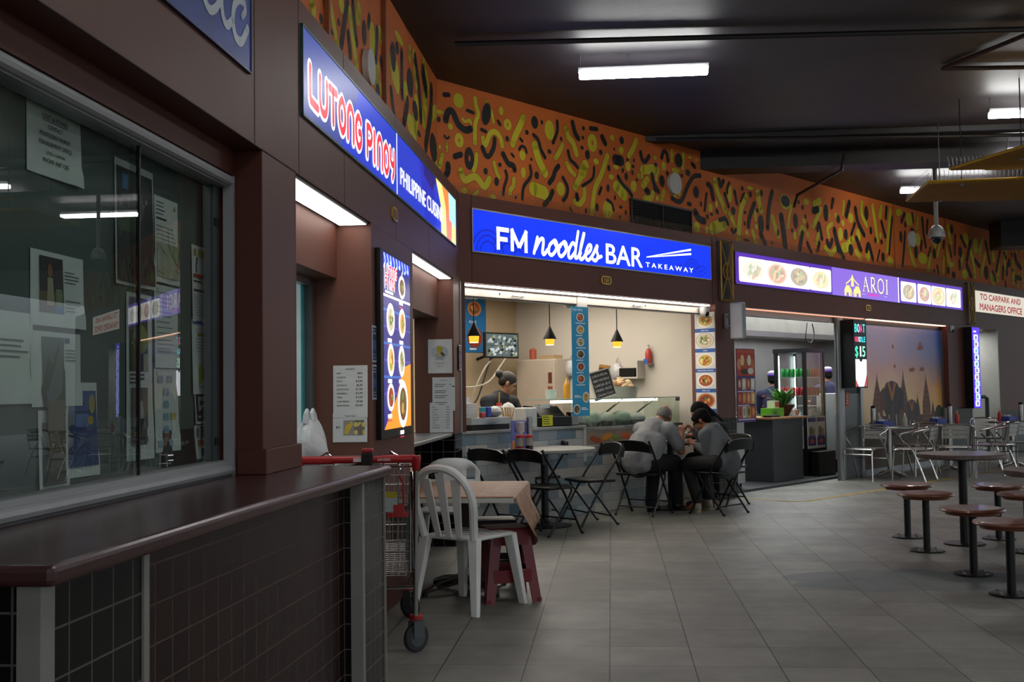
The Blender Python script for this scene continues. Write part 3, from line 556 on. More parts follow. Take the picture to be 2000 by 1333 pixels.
m = MB(); m.box(13.8, 17.5, -0.004, 0.4, 0.0, 0.82, BTILE); struct('wall_right_end_tiles', m, M=FB)
WHITEW = mat('off_white_wall', 'b5b7b3', 0.7, var=0.04)
m = MB(); m.box(12.45, 13.9, 1.2, 1.3, 0, ZF0, WHITEW); m.box(13.78, 13.82, -0.006, 1.2, 0, ZF0, WHITEW); struct('wall_right_passage', m, M=FB)
# noodle shop shell
m = MB(); m.box(4.35, 4.45, 0.34, 3.3, 0, 2.6, CREAM); struct('wall_right_noodle_side', m, M=FB)
m = MB(); m.box(-0.6, 4.35, 3.24, 3.34, 0, 2.6, mat('cream_back_wall', 'b5a184', 0.7, var=0.03)); m.box(-0.6, -0.5, 0.5, 3.3, 0, 2.6, CREAM); struct('wall_right_noodle_back', m, M=FB)
m = MB(); m.box(-0.6, 4.45, 0.25, 3.34, 2.6, 2.7, CREAM); m.box(0.0, 4.35, 0.24, 0.32, 2.26, 2.62, CREAM); struct('ceiling_noodle_shop', m, M=FB)
# kitchen shell of the next shop
KW = mat('grey_steel_cladding', '868886', 0.4, 0.1, var=0.12, scale=3)
m = MB(); m.box(4.66, 12.6, 2.8, 2.9, 0, 2.8, KW); struct('wall_right_kitchen_back', m, M=FB)
m = MB(); m.box(4.56, 4.66, 0.34, 2.9, 0, 2.8, KW); m.box(12.4, 12.46, 0.5, 2.9, 0, 2.8, KW); struct('wall_right_kitchen_sides', m, M=FB)
m = MB(); m.box(4.66, 12.46, 0.25, 2.9, 2.75, 2.85, mat('kitchen_ceiling', '8a8c8a', 0.7)); struct('ceiling_kitchen', m, M=FB)
m = MB(); m.box(4.67, 8.2, 0.25, 2.8, 0, 0.03, mat('dark_threshold', '2b2d2e', 0.6)); struct('floor_kitchen', m, M=FB)
# glazed partition with the printed picture wall
m = MB()
m.box(7.46, 7.50, 0.06, 0.08, 0, ZF0, mat('dark_frame', '55585a', 0.4)); m.box(7.52, 7.62, 0.05, 0.08, 0, ZF0, GREYP); m.box(7.66, 7.74, 0.08, 0.11, 0, ZF0, ALU); m.box(7.62, 8.32, 0.12, 0.14, 0, 1.25, mat('grey_sash', '6d6f70', 0.4, 0.4)); m.box(7.62, 11.42, 0.1, 0.2, 2.2, ZF0, BLACKM)
m.box(8.28, 8.36, 0.09, 0.2, 0, 2.2, ALU); m.box(8.36, 11.42, 0.08, 0.2, 0, 0.09, ALU); m.box(4.66, 7.5, 0.1, 0.2, 2.2, ZF0, GREYP)
m.box(11.36, 11.42, 0.08, 0.2, 0, 2.2, mat('dark_frame', '55585a', 0.4)); m.box(7.62, 8.3, 0.12, 0.14, 1.2, 2.2, BLACKM)
struct('window_4', m, M=FB)
# yellow safety line on the floor
YL = mat('worn_yellow_line', 'a8862a', 0.7, var=0.35, scale=14)
m = MB()
pl = [(1.52, 13.40), (2.02, 12.98), (2.16, 12.98), (3.51, 14.54), (5.19, 16.66), (8.2, 20.6)]
for i in range(len(pl) - 1):
    a, b = Vector(pl[i]), Vector(pl[i + 1]); d = (b - a).normalized(); n = Vector((-d.y, d.x)) * 0.035
    m.add([(q.x, q.y, 0.002) for q in (a - n, b - n, b + n, a + n)], [(0, 1, 2, 3)], YL)
o = struct('trim_10', m)

# ---- ceiling services
def pipe(label, pts, r, mt_):
    m = MB(); m.tube(pts, r, mt_, 8); return tag(m.build('conduit_pipe'), label, 'pipe')
PIPEM = mat('dark_pipe', '1a1718', 0.45, var=0.1)
pipe('long dark pipe under the ceiling above the hanging lamp nearest the noodle sign', [(-1.2, 8.72, 4.1), (3.4, 8.95, 4.1), (9, 9.2, 4.1)], 0.022, PIPEM)
pipe('dark pipe crossing the ceiling just before the deep beam', [(0.55, 12.3, 4.07), (5, 12.7, 4.07), (12, 13.0, 4.07)], 0.022, PIPEM)
pipe('thin copper tinted pipe bent along the ceiling at the right', [(3.62, 8.6, 4.12), (2.98, 10.05, 4.12), (6, 10.3, 4.12)], 0.02, mat('copper_tinted_pipe', '4a342c', 0.45))
pipe('black conduit dropping from the deep beam to the mural', [(2.75, 13.1, 4.05), (2.75, 13.3, 3.86), (2.72, 13.55, 3.86), (2.45, 14.6, 3.8), (2.42, 14.7, 3.66)], 0.018, PIPEM)
TUBE = E('fafaf8', 40.0)
def batten(x, y, z, L, rz, label, grp, rods=2):
    M = Matrix.Translation((x, y, z)) @ Matrix.Rotation(rz, 4, 'Z')
    t = thing('fluorescent_lamp', label, 'lamp', M, grp)
    m = MB(); m.box(-L / 2, L / 2, -0.022, 0.022, 0.0, 0.045, mat('lamp_white_steel', '9a9c9e', 0.4)); m.build('housing', t, bevel=0.006)
    m = MB(); m.prism([(-L / 2 + 0.01, -0.045), (L / 2 - 0.01, -0.045), (L / 2 - 0.01, 0.045), (-L / 2 + 0.01, 0.045)], -0.05, 0.0, TUBE); m.build('diffuser', t, bevel=0.012)
    for k in range(rods):
        m = MB(); xx = -L / 2 + 0.02 if k == 0 else -L / 2 + 0.42
        m.tube([(xx, 0, 0.045), (xx, 0, 4.15 - z)], 0.007, ALU, 6); m.build('hanging_rod', t)
    return t
GR = 'hanging fluorescent lamps'
batten(0.315, 9.33, 4.0, 1.10, 0.0, 'long white fluorescent lamp hanging above the noodle sign', GR)
batten(4.36, 11.28, 4.0, 1.18, 0.0, 'fluorescent lamp at the right edge above the nearer yellow mesh panel', GR)
batten(4.6, 15.58, 4.0, 1.2, 0.0, 'far fluorescent lamp left of the lower yellow mesh panel', GR)
batten(5.2, 13.2, 4.0, 1.2, 0.0, 'fluorescent lamp seen through the gap between the two yellow mesh panels', GR)
for i, (x, y) in enumerate(((0.4, 5.0), (0.4, 1.2), (4.4, 6.6), (4.4, 2.6), (0.4, -3.0), (4.6, -2.5), (7.4, 5.2))):
    batten(x, y, 4.0, 1.2, 0.0, 'white fluorescent lamp hanging over the open side of the hall', GR)
YM = mat('yellow_mesh_panel', 'a8791b', 0.5, var=0.08); YM2 = mat('yellow_panel_edge', 'c79a14', 0.45)
def mesh_panel(pts, z, label):
    c = (sum(p[0] for p in pts) / len(pts), sum(p[1] for p in pts) / len(pts))
    t = thing('mesh_panel', label, 'panel', Matrix.Translation((c[0], c[1], z)), 'yellow mesh panels')
    q = [(p[0] - c[0], p[1] - c[1]) for p in pts]
    m = MB(); m.prism(q, 0.012, 0.03, YM)
    # raised slats along x on the underside
    ys = [p[1] for p in q]; y = min(ys) + 0.03
    def span(yv):
        xs = []
        for i in range(len(q)):
            a, b = q[i], q[(i + 1) % len(q)]
            if (a[1] - yv) * (b[1] - yv) < 0: xs.append(a[0] + (b[0] - a[0]) * (yv - a[1]) / (b[1] - a[1]))
        return (min(xs), max(xs)) if len(xs) > 1 else None
    while y < max(ys):
        sp = span(y)
        if sp: m.box(sp[0], sp[1], y - 0.008, y + 0.008, 0.0, 0.012, YM)
        y += 0.05
    m.build('slatted_sheet', t)
    e = MB()
    for i in range(len(q)):
        e.tube([(q[i][0], q[i][1], 0.02), (q[(i + 1) % len(q)][0], q[(i + 1) % len(q)][1], 0.02)], 0.014, YM2, 6)
    e.build('edge_frame', t)
    sp = MB(); rg = random.Random(4)
    for i in range(len(q)):
        a, b = Vector(q[i]), Vector(q[(i + 1) % len(q)]); L = (b - a).length
        if L > 6: continue
        for k in range(int(L / 0.02)):
            p = a + (b - a) * (k * 0.02 / L); d = 0.05 if k % 2 else -0.05
            sp.tube([(p.x, p.y, 0.03), (p.x + d * 0.6, p.y + d, 0.13)], 0.0015, ALU, 3, cap=False)
    sp.build('bird_spikes', t)['kind'] = 'stuff'
    for p in q[:3]:
        r = MB(); px, py = p[0] * 0.86, p[1] * 0.86; r.tube([(px, py, 0.03), (px, py, 4.15 - z)], 0.006, BLACKM, 5); r.lathe([(0.02, -0.012), (0.02, 0.0)], ALU, (px, py, 0), 8); r.build('hanging_rod', t)
mesh_panel([(3.33, 11.10), (9.0, 11.6), (9.0, 3.9), (6.2, 3.2)], 3.4, 'large yellow slatted mesh panel hung nearest, edged with bird spikes')
mesh_panel([(3.24, 12.35), (3.16, 11.22), (8.0, 10.9), (8.0, 12.6)], 3.3, 'lower yellow slatted mesh panel hung above the hanging dome camera')
t = thing('dome_camera', 'grey dome security camera hanging on a pole before the mural', 'security camera', Matrix.Translation((4.28, 14.91, 3.2)))
CAMG = mat('camera_grey', '8a8a88', 0.4, var=0.05)
m = MB(); m.tube([(0, 0, 0.16), (0, 0, 0.95)], 0.028, CAMG, 10); m.build('pole', t)
m = MB(); m.lathe([(0.03, 0.2), (0.06, 0.185), (0.095, 0.13), (0.108, 0.06), (0.105, 0.04)][::-1], CAMG, n=20); m.build('housing', t)
m = MB(); m.ball((0, 0, 0.04), (0.075, 0.075, 0.09), mat('smoked_dome', '0c0c0e', 0.08), 16); m.build('dome', t)
# white discs on the mural
DISC = mat('white_disc', 'c3c1be', 0.6, var=0.05)
def mural_disc(fr, s, z, r, label):
    m = MB(); m.lathe([(r, -0.02), (r, 0.02)], DISC, n=28, M=Matrix.Rotation(PI / 2, 4, 'X')); tag(m.build('wall_disc', M=at(fr, s, 0.175, z)), label, 'disc', 'white discs on the mural')
mural_disc(FA, 6.99, 3.42, 0.115, 'white round disc on the mural above the Philippine cuisine sign')
mural_disc(FB, 3.71, 3.675, 0.125, 'white round disc on the mural above the dark vent grille')
mural_disc(FB, 10.5, 3.655, 0.13, 'white round disc on the mural left of the hanging dome camera')
t = thing('vent_grille', 'dark vent grille in the mural above the noodle sign', 'vent', at(FB, 3.46, 0.19, 3.09))
VB = mat('vent_black', '050505', 0.9, var=0)
m = MB(); m.box(-0.6, 0.6, -0.005, 0.005, 0, 0.31, VB); m.build('backing', t)
m = MB()
for a in ((-0.61, -0.59, 0, 0.32), (0.59, 0.61, 0, 0.32), (-0.61, 0.61, 0.30, 0.32), (-0.005, 0.005, 0, 0.31)): m.box(a[0], a[1], -0.02, 0.0, a[2], a[3], BLACKM)
m.build('frame', t)
m = MB()
for k in range(9): m.box(-0.59, 0.59, -0.014, -0.004, 0.02 + k * 0.032, 0.026 + k * 0.032, VB)
m.build('louvre_blades', t)
# bird spikes standing on the ledge in front of the mural
def spikes(fr, s0, s1, label):
    m = MB(); rg = random.Random(9); s = s0; SPM = mat('spike_wire', '7d6a58', 0.4, 0.6, var=0)
    while s < s1:
        for d in (-0.035, 0.0, 0.035): m.tube([(s, 0.12, 0.0), (s + rg.uniform(-0.015, 0.015), 0.12 + d, 0.11)], 0.0013, SPM, 3, cap=False)
        s += 0.033
    m.box(s0, s1, 0.11, 0.13, 0, 0.006, mat('spike_base', '55504a', 0.5)); tag(m.build('bird_spike_strip', M=at(fr, 0, 0, ZF1)), label, 'bird spikes', 'bird spike strips on the ledge', 'stuff')
spikes(FA, 3.0, 9.7, 'thin wire bird spikes along the ledge above the Philippine cuisine sign')
spikes(FB, 0.05, 11.5, 'thin wire bird spikes along the ledge above the noodle sign')

# ================================================================== SIGNS, POSTERS, FITTINGS
def dish(m, cx, cz, rx, rz, y, cols, plate='f4f2ee', em=0.0, seed=1, n=9, inner=0.78):
    f = (lambda h: E(h, em)) if em else P
    rg = random.Random(seed)
    m.ell(cx, cz, rx, rz, y, f(plate), n=20); m.ell(cx, cz, rx * inner, rz * inner, y - 0.0006, f(cols[0]), n=16)
    for i in range(n):
        a = rg.uniform(0, 6.28); d = rg.uniform(0.1, 0.6) * inner
        m.ell(cx + math.cos(a) * rx * d, cz + math.sin(a) * rz * d, rx * rg.uniform(0.12, 0.26), rz * rg.uniform(0.1, 0.22), y - 0.0009 - i * 0.00003, f(cols[1 + i % (len(cols) - 1)]), rg.uniform(0, 90), n=9)
FOODS = [['b5542a', 'd98a3a', '7a2f18', 'e6c27a', '4f7a2a'], ['6b4a22', '3f2b16', 'a8742f', '5d8a34', 'c9a04a'], ['d9b45a', 'f0d890', 'b8782a', '6d9a3a', 'c94a2a'], ['9a3a22', 'c2602f', 'e0a25a', '5a7f2c', '6e1f12'], ['c9c2a0', 'e8e2cf', '8a9a5a', 'b06a3a', '5f7a3a']]

def signbox(name, fr, s0, s1, z0, z1, label, depth=0.03, rim=GREYP, cat='sign', rimw=0.012):
    t = thing(name, label, cat, at(fr, (s0 + s1) / 2, 0.02, (z0 + z1) / 2))
    h, v = (s1 - s0) / 2, (z1 - z0) / 2
    m = MB()
    for a in ((-h, h, v - rimw, v), (-h, h, -v, -v + rimw), (-h, -h + rimw, -v, v), (h - rimw, h, -v, v)): m.box(a[0], a[1], -depth - 0.004, 0, a[2], a[3], rim)
    m.build('frame', t)
    return t, (lambda x: x - (s0 + s1) / 2), (lambda z: z - (z0 + z1) / 2)

# ---- near blue sign with script letters (unlit)
t, X, Z = signbox('shop_sign', FA, 1.7, 4.132, 2.552, 2.97, 'unlit blue sign with white script letters cut off at the top of the picture', rim=mat('navy_edge', '16265c', 0.4), rimw=0.006)
m = MB(); m.rect(X(1.7), X(4.132), Z(2.552), Z(2.97), -0.03, mat('weathered_blue_sign', '1c3c92', 0.45, var=0.3, scale=5)); m.build('panel', t)
m = MB(); SW = P('b9c4cf', 0.4)
S = lambda pts: [(X(a), Z(b)) for a, b in pts]
m.stroke(S([(4.053, 2.80), (4.0, 2.80), (3.945, 2.76), (3.926, 2.698), (3.956, 2.643), (4.02, 2.645), (4.085, 2.714)]), 0.036, -0.0315, SW)
m.stroke(S([(4.03, 2.745), (4.06, 2.775), (4.055, 2.80)]), 0.03, -0.0316, SW)
m.stroke(S([(3.60, 2.74), (3.64, 2.68), (3.70, 2.655), (3.777, 2.703), (3.83, 2.79), (3.84, 2.86)]), 0.034, -0.0317, SW)
m.stroke(S([(3.845, 2.90), (3.81, 2.75), (3.82, 2.68), (3.865, 2.656), (3.926, 2.698)]), 0.034, -0.0318, SW)
m.stroke(S([(3.62, 2.90), (3.58, 2.78), (3.62, 2.70)]), 0.034, -0.0319, SW)
m.stroke(S([(3.3, 2.72), (3.36, 2.85), (3.42, 2.72), (3.5, 2.70), (3.58, 2.80)]), 0.034, -0.032, SW)
m.build('lettering', t)

# ---- Philippine cuisine sign
t, X, Z = signbox('shop_sign', FA, 4.83, 9.52, 2.565, 2.985, 'lit blue sign reading LUTONG PINOY in red bubble letters', rim=mat('sign_edge_teal', '2f5a60', 0.4))
m = MB(); y0 = -0.03
m.rect(X(4.83), X(9.52), Z(2.565), Z(2.985), y0, E('1d3fd0', 1.0))
m.poly([(X(4.83), Z(2.565)), (X(5.5), Z(2.565)), (X(5.95), Z(2.985)), (X(4.83), Z(2.985))], y0 - 0.0006, E('4457b4', 0.75))
m.poly([(X(8.0), Z(2.565)), (X(8.5), Z(2.565)), (X(8.35), Z(2.985)), (X(7.75), Z(2.985))], y0 - 0.0005, E('1a2fc0', 1.0))
m.poly([(X(7.9), Z(2.985)), (X(7.95), Z(2.90)), (X(8.3), Z(2.84)), (X(8.55), Z(2.985))], y0 - 0.0007, E('1b1f86', 0.9))
m.poly([(X(8.45), Z(2.985)), (X(8.7), Z(2.8)), (X(8.72), Z(2.565)), (X(9.52), Z(2.565)), (X(9.52), Z(2.985))], y0 - 0.0009, E('ffe28a', 1.3))
m.poly([(X(8.75), Z(2.985)), (X(8.95), Z(2.82)), (X(9.0), Z(2.565)), (X(9.25), Z(2.565)), (X(9.3), Z(2.985))], y0 - 0.0012, E('f08a4a', 1.2))
m.poly([(X(9.1), Z(2.985)), (X(9.15), Z(2.75)), (X(9.52), Z(2.72)), (X(9.52), Z(2.985))], y0 - 0.0015, E('a8e6f0', 1.4))
m.rect(X(6.945), X(6.965), Z(2.565), Z(2.985), y0 - 0.0008, E('ffffff', 1.4))
m.build('panel', t)
RED, WHT = E('ee3348', 1.2), E('ffffff', 1.7)
def bub(ch):
    return {'L': [[(0, 1), (0.02, 0.15), (0.2, 0.05), (0.85, 0)]], 'U': [[(0, 1), (0, 0.35), (0.2, 0.05), (0.6, 0.05), (0.8, 0.35), (0.8, 1)]],
            'T': [[(0, 0.98), (0.9, 0.98)], [(0.45, 0.95), (0.47, 0)]], 'O': [[(0.4, 1), (0.05, 0.75), (0.05, 0.25), (0.4, 0), (0.75, 0.25), (0.75, 0.75), (0.4, 1)]],
            'N': [[(0, 0), (0, 0.7), (0.25, 1), (0.55, 1), (0.8, 0.7), (0.8, 0)]], 'G': [[(0.75, 0.85), (0.4, 1), (0.05, 0.75), (0.05, 0.25), (0.4, 0), (0.75, 0.2), (0.75, 0.5), (0.45, 0.48)]],
            'P': [[(0, 0), (0, 1)], [(0, 1), (0.5, 1), (0.75, 0.75), (0.5, 0.48), (0.05, 0.45)]], 'I': [[(0.2, 0), (0.2, 1)]],
            'Y': [[(0, 1), (0.05, 0.65), (0.35, 0.5), (0.7, 0.6), (0.75, 1)], [(0.75, 0.9), (0.7, 0.35), (0.45, 0)]]}[ch]
def bubble_word(m, word, xs, w, z0, h, lw, y):
    for i, ch in enumerate(word):
        for st in bub(ch):
            pts = [(xs[i] + a * w, z0 + b * h) for a, b in st]
            m.stroke(pts, lw * 1.75, y - i * 0.00004, WHT); m.stroke(pts, lw, y - 0.0016 - i * 0.00004, RED)
m = MB()
bubble_word(m, 'LUTONG', [X(v) for v in (4.945, 5.115, 5.285, 5.475, 5.655, 5.835)], 0.155, Z(2.655), 0.165, 0.043, y0 - 0.002)
bubble_word(m, 'PINOY', [X(v) for v in (6.105, 6.255, 6.375, 6.555, 6.735)], 0.155, Z(2.655), 0.165, 0.043, y0 - 0.002)
m.build('lettering', t)
m = MB(); m.text('PHILIPPINE CUISINE', X(7.06), Z(2.665), 0.115, y0 - 0.003, WHT, width=1.72, bold=0.012); m.build('subtitle', t)

# ---- noodle bar sign
t, X, Z = signbox('shop_sign', FB, 0.15, 4.16, 2.57, 2.972, 'lit blue sign reading FM noodles BAR TAKEAWAY', rim=STEEL)
m = MB(); BL = E('0034ff', 1.1)
m.rect(X(0.15), X(4.16), Z(2.57), Z(2.972), y0, BL)
DB = E('0a1fb4', 1.1)
def arcs(m, cx, cz, rs, a0, a1, w):
    for r in rs:
        pts = [(X(cx) + r * math.cos(math.radians(a0 + (a1 - a0) * k / 10)), Z(cz) + r * math.sin(math.radians(a0 + (a1 - a0) * k / 10))) for k in range(11)]
        pts = [q for q in pts if abs(q[0]) < 1.995 and abs(q[1]) < 0.19]
        if len(pts) > 2: m.stroke(pts, w, y0 - 0.0008, DB, sm=False, cap=False)
arcs(m, 0.36, 2.585, (0.10, 0.155, 0.205), 0, 180, 0.016); arcs(m, 0.62, 2.60, (0.09, 0.14, 0.19), 20, 160, 0.016); arcs(m, 0.78, 2.58, (0.06, 0.11), 0, 180, 0.016)
arcs(m, 3.52, 2.60, (0.05, 0.10), 30, 190, 0.014); arcs(m, 3.76, 2.64, (0.06, 0.11, 0.15), 20, 165, 0.014); arcs(m, 3.96, 2.57, (0.05, 0.10, 0.15), 40, 200, 0.014)
m.build('panel', t)
m = MB(); WH = E('ffffff', 1.9); yl = y0 - 0.002
for pts in ([(0.497, 2.62), (0.497, 2.832)], [(0.475, 2.812), (0.645, 2.812)], [(0.497, 2.722), (0.625, 2.722)], [(0.69, 2.62), (0.69, 2.832)], [(0.885, 2.62), (0.885, 2.832)], [(0.68, 2.83), (0.788, 2.665)], [(0.895, 2.83), (0.788, 2.665)]):
    m.stroke([(X(a), Z(b_)) for a, b_ in pts], 0.042, yl - pts[0][0] * 0.0004, WH, sm=False, cap=False)
m.text('BAR', X(2.14), Z(2.62), 0.212, yl, WH, width=0.64, bold=0.02)
m.text('T A K E A W A Y', X(2.845), Z(2.632), 0.052, yl, WH, width=0.93, bold=0.025)
m.poly([(X(2.86), Z(2.738)), (X(3.74), Z(2.882)), (X(3.74), Z(2.905)), (X(2.86), Z(2.744))], yl, WH); m.poly([(X(2.86), Z(2.734)), (X(3.74), Z(2.832)), (X(3.74), Z(2.855)), (X(2.86), Z(2.740))], yl - 0.0005, WH)
# script word
def sc(x, b): return (X(x) + b * 0.28, Z(2.63) + b)
xh = 0.155
for i, pts in enumerate(([sc(1.0, 0.0), sc(1.005, 0.07), sc(1.01, xh)], [sc(1.01, 0.04), sc(1.05, 0.13), sc(1.09, 0.15), sc(1.11, 0.11), sc(1.12, 0.02), sc(1.15, 0.0), sc(1.19, 0.05)],
    [sc(1.27, 0.15), sc(1.21, 0.10), sc(1.21, 0.03), sc(1.26, 0.0), sc(1.31, 0.05), sc(1.31, 0.12), sc(1.27, 0.15), sc(1.30, 0.10), sc(1.37, 0.10)],
    [sc(1.42, 0.15), sc(1.36, 0.10), sc(1.36, 0.03), sc(1.41, 0.0), sc(1.46, 0.05), sc(1.46, 0.12), sc(1.42, 0.15), sc(1.45, 0.10), sc(1.51, 0.09)],
    [sc(1.60, 0.12), sc(1.55, 0.15), sc(1.51, 0.08), sc(1.52, 0.01), sc(1.56, 0.0), sc(1.61, 0.06)], [sc(1.605, 0.27), sc(1.61, 0.1), sc(1.625, 0.01), sc(1.66, 0.01), sc(1.70, 0.06)],
    [sc(1.68, 0.03), sc(1.70, 0.2), sc(1.70, 0.27), sc(1.685, 0.12), sc(1.70, 0.01), sc(1.74, 0.0), sc(1.78, 0.05)],
    [sc(1.78, 0.05), sc(1.84, 0.09), sc(1.85, 0.14), sc(1.81, 0.15), sc(1.78, 0.08), sc(1.80, 0.01), sc(1.85, 0.0), sc(1.90, 0.06)],
    [sc(1.90, 0.06), sc(1.945, 0.16), sc(1.95, 0.10), sc(1.985, 0.05), sc(1.96, 0.0), sc(1.91, 0.01)], [sc(1.98, 0.03), sc(2.04, 0.05)])):
    m.stroke(pts, 0.036, yl - i * 0.0003, WH)
m.build('lettering', t)

# ---- Aroi sign
t, X, Z = signbox('shop_sign', FB, 4.70, 12.12, 2.56, 2.962, 'lit purple sign reading AROI between rows of food photos', rim=mat('purple_edge', '4a2f8a', 0.4), rimw=0.008)
m = MB(); m.rect(X(4.70), X(12.12), Z(2.56), Z(2.962), y0, E('6a3cd0', 0.8)); m.rect(X(7.26), X(9.46), Z(2.57), Z(2.955), y0 - 0.0006, E('9a78f0', 0.95)); m.rect(X(9.46), X(9.49), Z(2.56), Z(2.962), y0 - 0.0009, WHT)
for k in range(9):
    for j in range(4): m.ell(X(4.725) + j * 0.022, Z(2.58) + k * 0.043 + (j % 2) * 0.02, 0.008, 0.012, y0 - 0.0007, E('3a2090', 0.8), n=6)
m.build('panel', t)
def mix(h): return ''.join('%02x' % int(int(h[i:i + 2], 16) * 0.45 + 255 * 0.55) for i in (0, 2, 4))
def photo(x0, x1, k, plate='ffffff', bg='fbf8f4', r=0.03):
    m = MB(); m.rrect(X(x0), X(x1), Z(2.60), Z(2.905), r, y0 - 0.0012, E(bg, 1.5)); dish(m, X((x0 + x1) / 2), Z(2.75), (x1 - x0) * 0.46, 0.145, y0 - 0.0018, [mix(c) for c in FOODS[k]], plate, em=1.25, seed=k + 3 + int(x0 * 10), n=30, inner=0.82); m.build('food_photo', t)
photo(4.79, 5.46, 4); photo(5.44, 6.02, 0, 'e8dcd0'); photo(6.0, 6.62, 1); photo(6.62, 7.23, 2)
photo(9.56, 10.15, 1); photo(10.2, 10.74, 3); photo(10.76, 11.35, 2, 'e0c8a0'); photo(11.38, 12.02, 4)
m = MB(); CR = E('fff3cf', 1.4); DK = E('4a3a5a', 0.5)
def serif(m, segs, y, ink, g=0.0):
    for (a, b, w) in segs: m.stroke([a, b], w + g, y, ink, sm=False, cap=False)
def AROI(x, ink, y, g):
    z0, z1 = Z(2.675), Z(2.885)
    o = x
    serif(m, [((o + 0.02, z0), (o + 0.095, z1), 0.014), ((o + 0.09, z1), (o + 0.185, z0), 0.03), ((o + 0.05, z0 + 0.075), (o + 0.15, z0 + 0.075), 0.012), ((o - 0.005, z0), (o + 0.05, z0), 0.01), ((o + 0.15, z0), (o + 0.215, z0), 0.01)], y, ink, g)
    o = x + 0.26
    serif(m, [((o + 0.03, z0), (o + 0.03, z1), 0.03), ((o, z0), (o + 0.07, z0), 0.01), ((o, z1), (o + 0.07, z1), 0.01), ((o + 0.07, z0 + 0.1), (o + 0.19, z0), 0.03)], y, ink, g)
    m.stroke([(o + 0.04, z1), (o + 0.11, z1 - 0.005), (o + 0.14, z1 - 0.055), (o + 0.1, z1 - 0.105), (o + 0.04, z1 - 0.108)], 0.022 + g, y - 0.0001, ink)
    o = x + 0.50
    m.stroke([(o + 0.11, z1), (o + 0.02, z1 - 0.05), (o + 0.02, z0 + 0.05), (o + 0.11, z0), (o + 0.20, z0 + 0.05), (o + 0.20, z1 - 0.05)], 0.024 + g, y - 0.0002, ink, closed=True)
    o = x + 0.78
    serif(m, [((o + 0.04, z0), (o + 0.04, z1), 0.032), ((o, z0), (o + 0.08, z0), 0.01), ((o, z1), (o + 0.08, z1), 0.01)], y, ink, g)
AROI(X(8.23) + 0.008, DK, y0 - 0.0012, 0.012); AROI(X(8.23), CR, y0 - 0.0024, 0.0)
m.lines(X(8.4), X(8.92), Z(2.612), Z(2.655), 1, y0 - 0.002, E('e04ad0', 1.0), 0.8); m.lines(X(8.2), X(8.36), Z(2.63), Z(2.637), 1, y0 - 0.002, CR); m.lines(X(8.95), X(9.1), Z(2.63), Z(2.637), 1, y0 - 0.002, CR)
m.build('lettering', t)
m = MB(); YE = E('ffe890', 1.2); cx = X(7.89)
for sgn in (-1, 1):
    m.poly([(cx + sgn * 0.05, Z(2.66)), (cx + sgn * 0.1, Z(2.73)), (cx + sgn * 0.2, Z(2.73)), (cx + sgn * 0.26, Z(2.66)), (cx + sgn * 0.255, Z(2.58)), (cx + sgn * 0.2, Z(2.58)), (cx + sgn * 0.19, Z(2.63)), (cx + sgn * 0.13, Z(2.63)), (cx + sgn * 0.12, Z(2.58)), (cx + sgn * 0.07, Z(2.58))], y0 - 0.0018, YE)
    m.stroke([(cx + sgn * 0.06, Z(2.68)), (cx + sgn * 0.03, Z(2.62)), (cx + sgn * 0.045, Z(2.585))], 0.025, y0 - 0.0019, YE); m.stroke([(cx, Z(2.88)), (cx + sgn * 0.05, Z(2.82)), (cx + sgn * 0.2, Z(2.75))], 0.02, y0 - 0.0017, YE)
m.poly([(cx - 0.05, Z(2.72)), (cx + 0.05, Z(2.72)), (cx + 0.03, Z(2.83)), (cx, Z(2.89)), (cx - 0.03, Z(2.83))], y0 - 0.0021, YE)
m.build('emblem', t)

# ---- car park sign
t, X, Z = signbox('direction_sign', FB, 12.69, 15.4, 2.56, 2.955, 'lit white sign with red letters reading TO CARPARK AND MANAGERS OFFICE', rim=P('b8b0a0'))
m = MB(); m.rect(X(12.69), X(15.4), Z(2.56), Z(2.955), y0, E('efe6d4', 0.8)); m.build('panel', t)
m = MB(); RD = E('b81616', 0.7)
m.text('TO CARPARK AND', X(12.95), Z(2.80), 0.105, y0 - 0.002, RD, width=2.14, bold=0.05); m.text('MANAGERS OFFICE', X(12.92), Z(2.615), 0.12, y0 - 0.002, RD, width=2.24, bold=0.05); m.build('lettering', t)

# ---- gold lattice ornaments
GOLD = mat('gold_painted_steel', '9a7320', 0.35, 0.5, var=0.15)
def ornament(s, z0, z1, label):
    t = thing('lattice_ornament', label, 'ornament', at(FB, s, 0, z0), 'gold lattice ornaments on the fascia')
    h = z1 - z0; w = 0.13
    m = MB(); m.box(-w, w, -0.006, 0, 0.0, h, mat('ornament_backing', '241512', 0.6)); m.build('backing', t)
    m = MB(); y = -0.045
    for a in (((-w, 0), (w, 0)), ((w, 0), (w, h)), ((w, h), (-w, h)), ((-w, h), (-w, 0))): m.tube([(a[0][0], y, a[0][1]), (a[1][0], y, a[1][1])], 0.013, GOLD, 4)
    m.build('frame', t)
    m = MB(); m.tube([(-w, y, 0), (w * 0.15, y, h / 2), (-w, y, h)], 0.009, GOLD, 5); m.tube([(w, y, 0), (-w * 0.15, y, h / 2), (w, y, h)], 0.009, GOLD, 5)
    m.build('crossed_bars', t)
    m = MB(); m.tube([(0.085 * math.cos(k * PI / 9), y, h / 2 + 0.10 * math.sin(k * PI / 9)) for k in range(18)], 0.009, GOLD, 5, closed=True); m.build('ring', t)
ornament(4.455, 2.345, 3.045, 'gold lattice ornament between the blue and the purple sign')
ornament(12.44, 2.345, 3.045, 'gold lattice ornament between the purple sign and the car park sign')

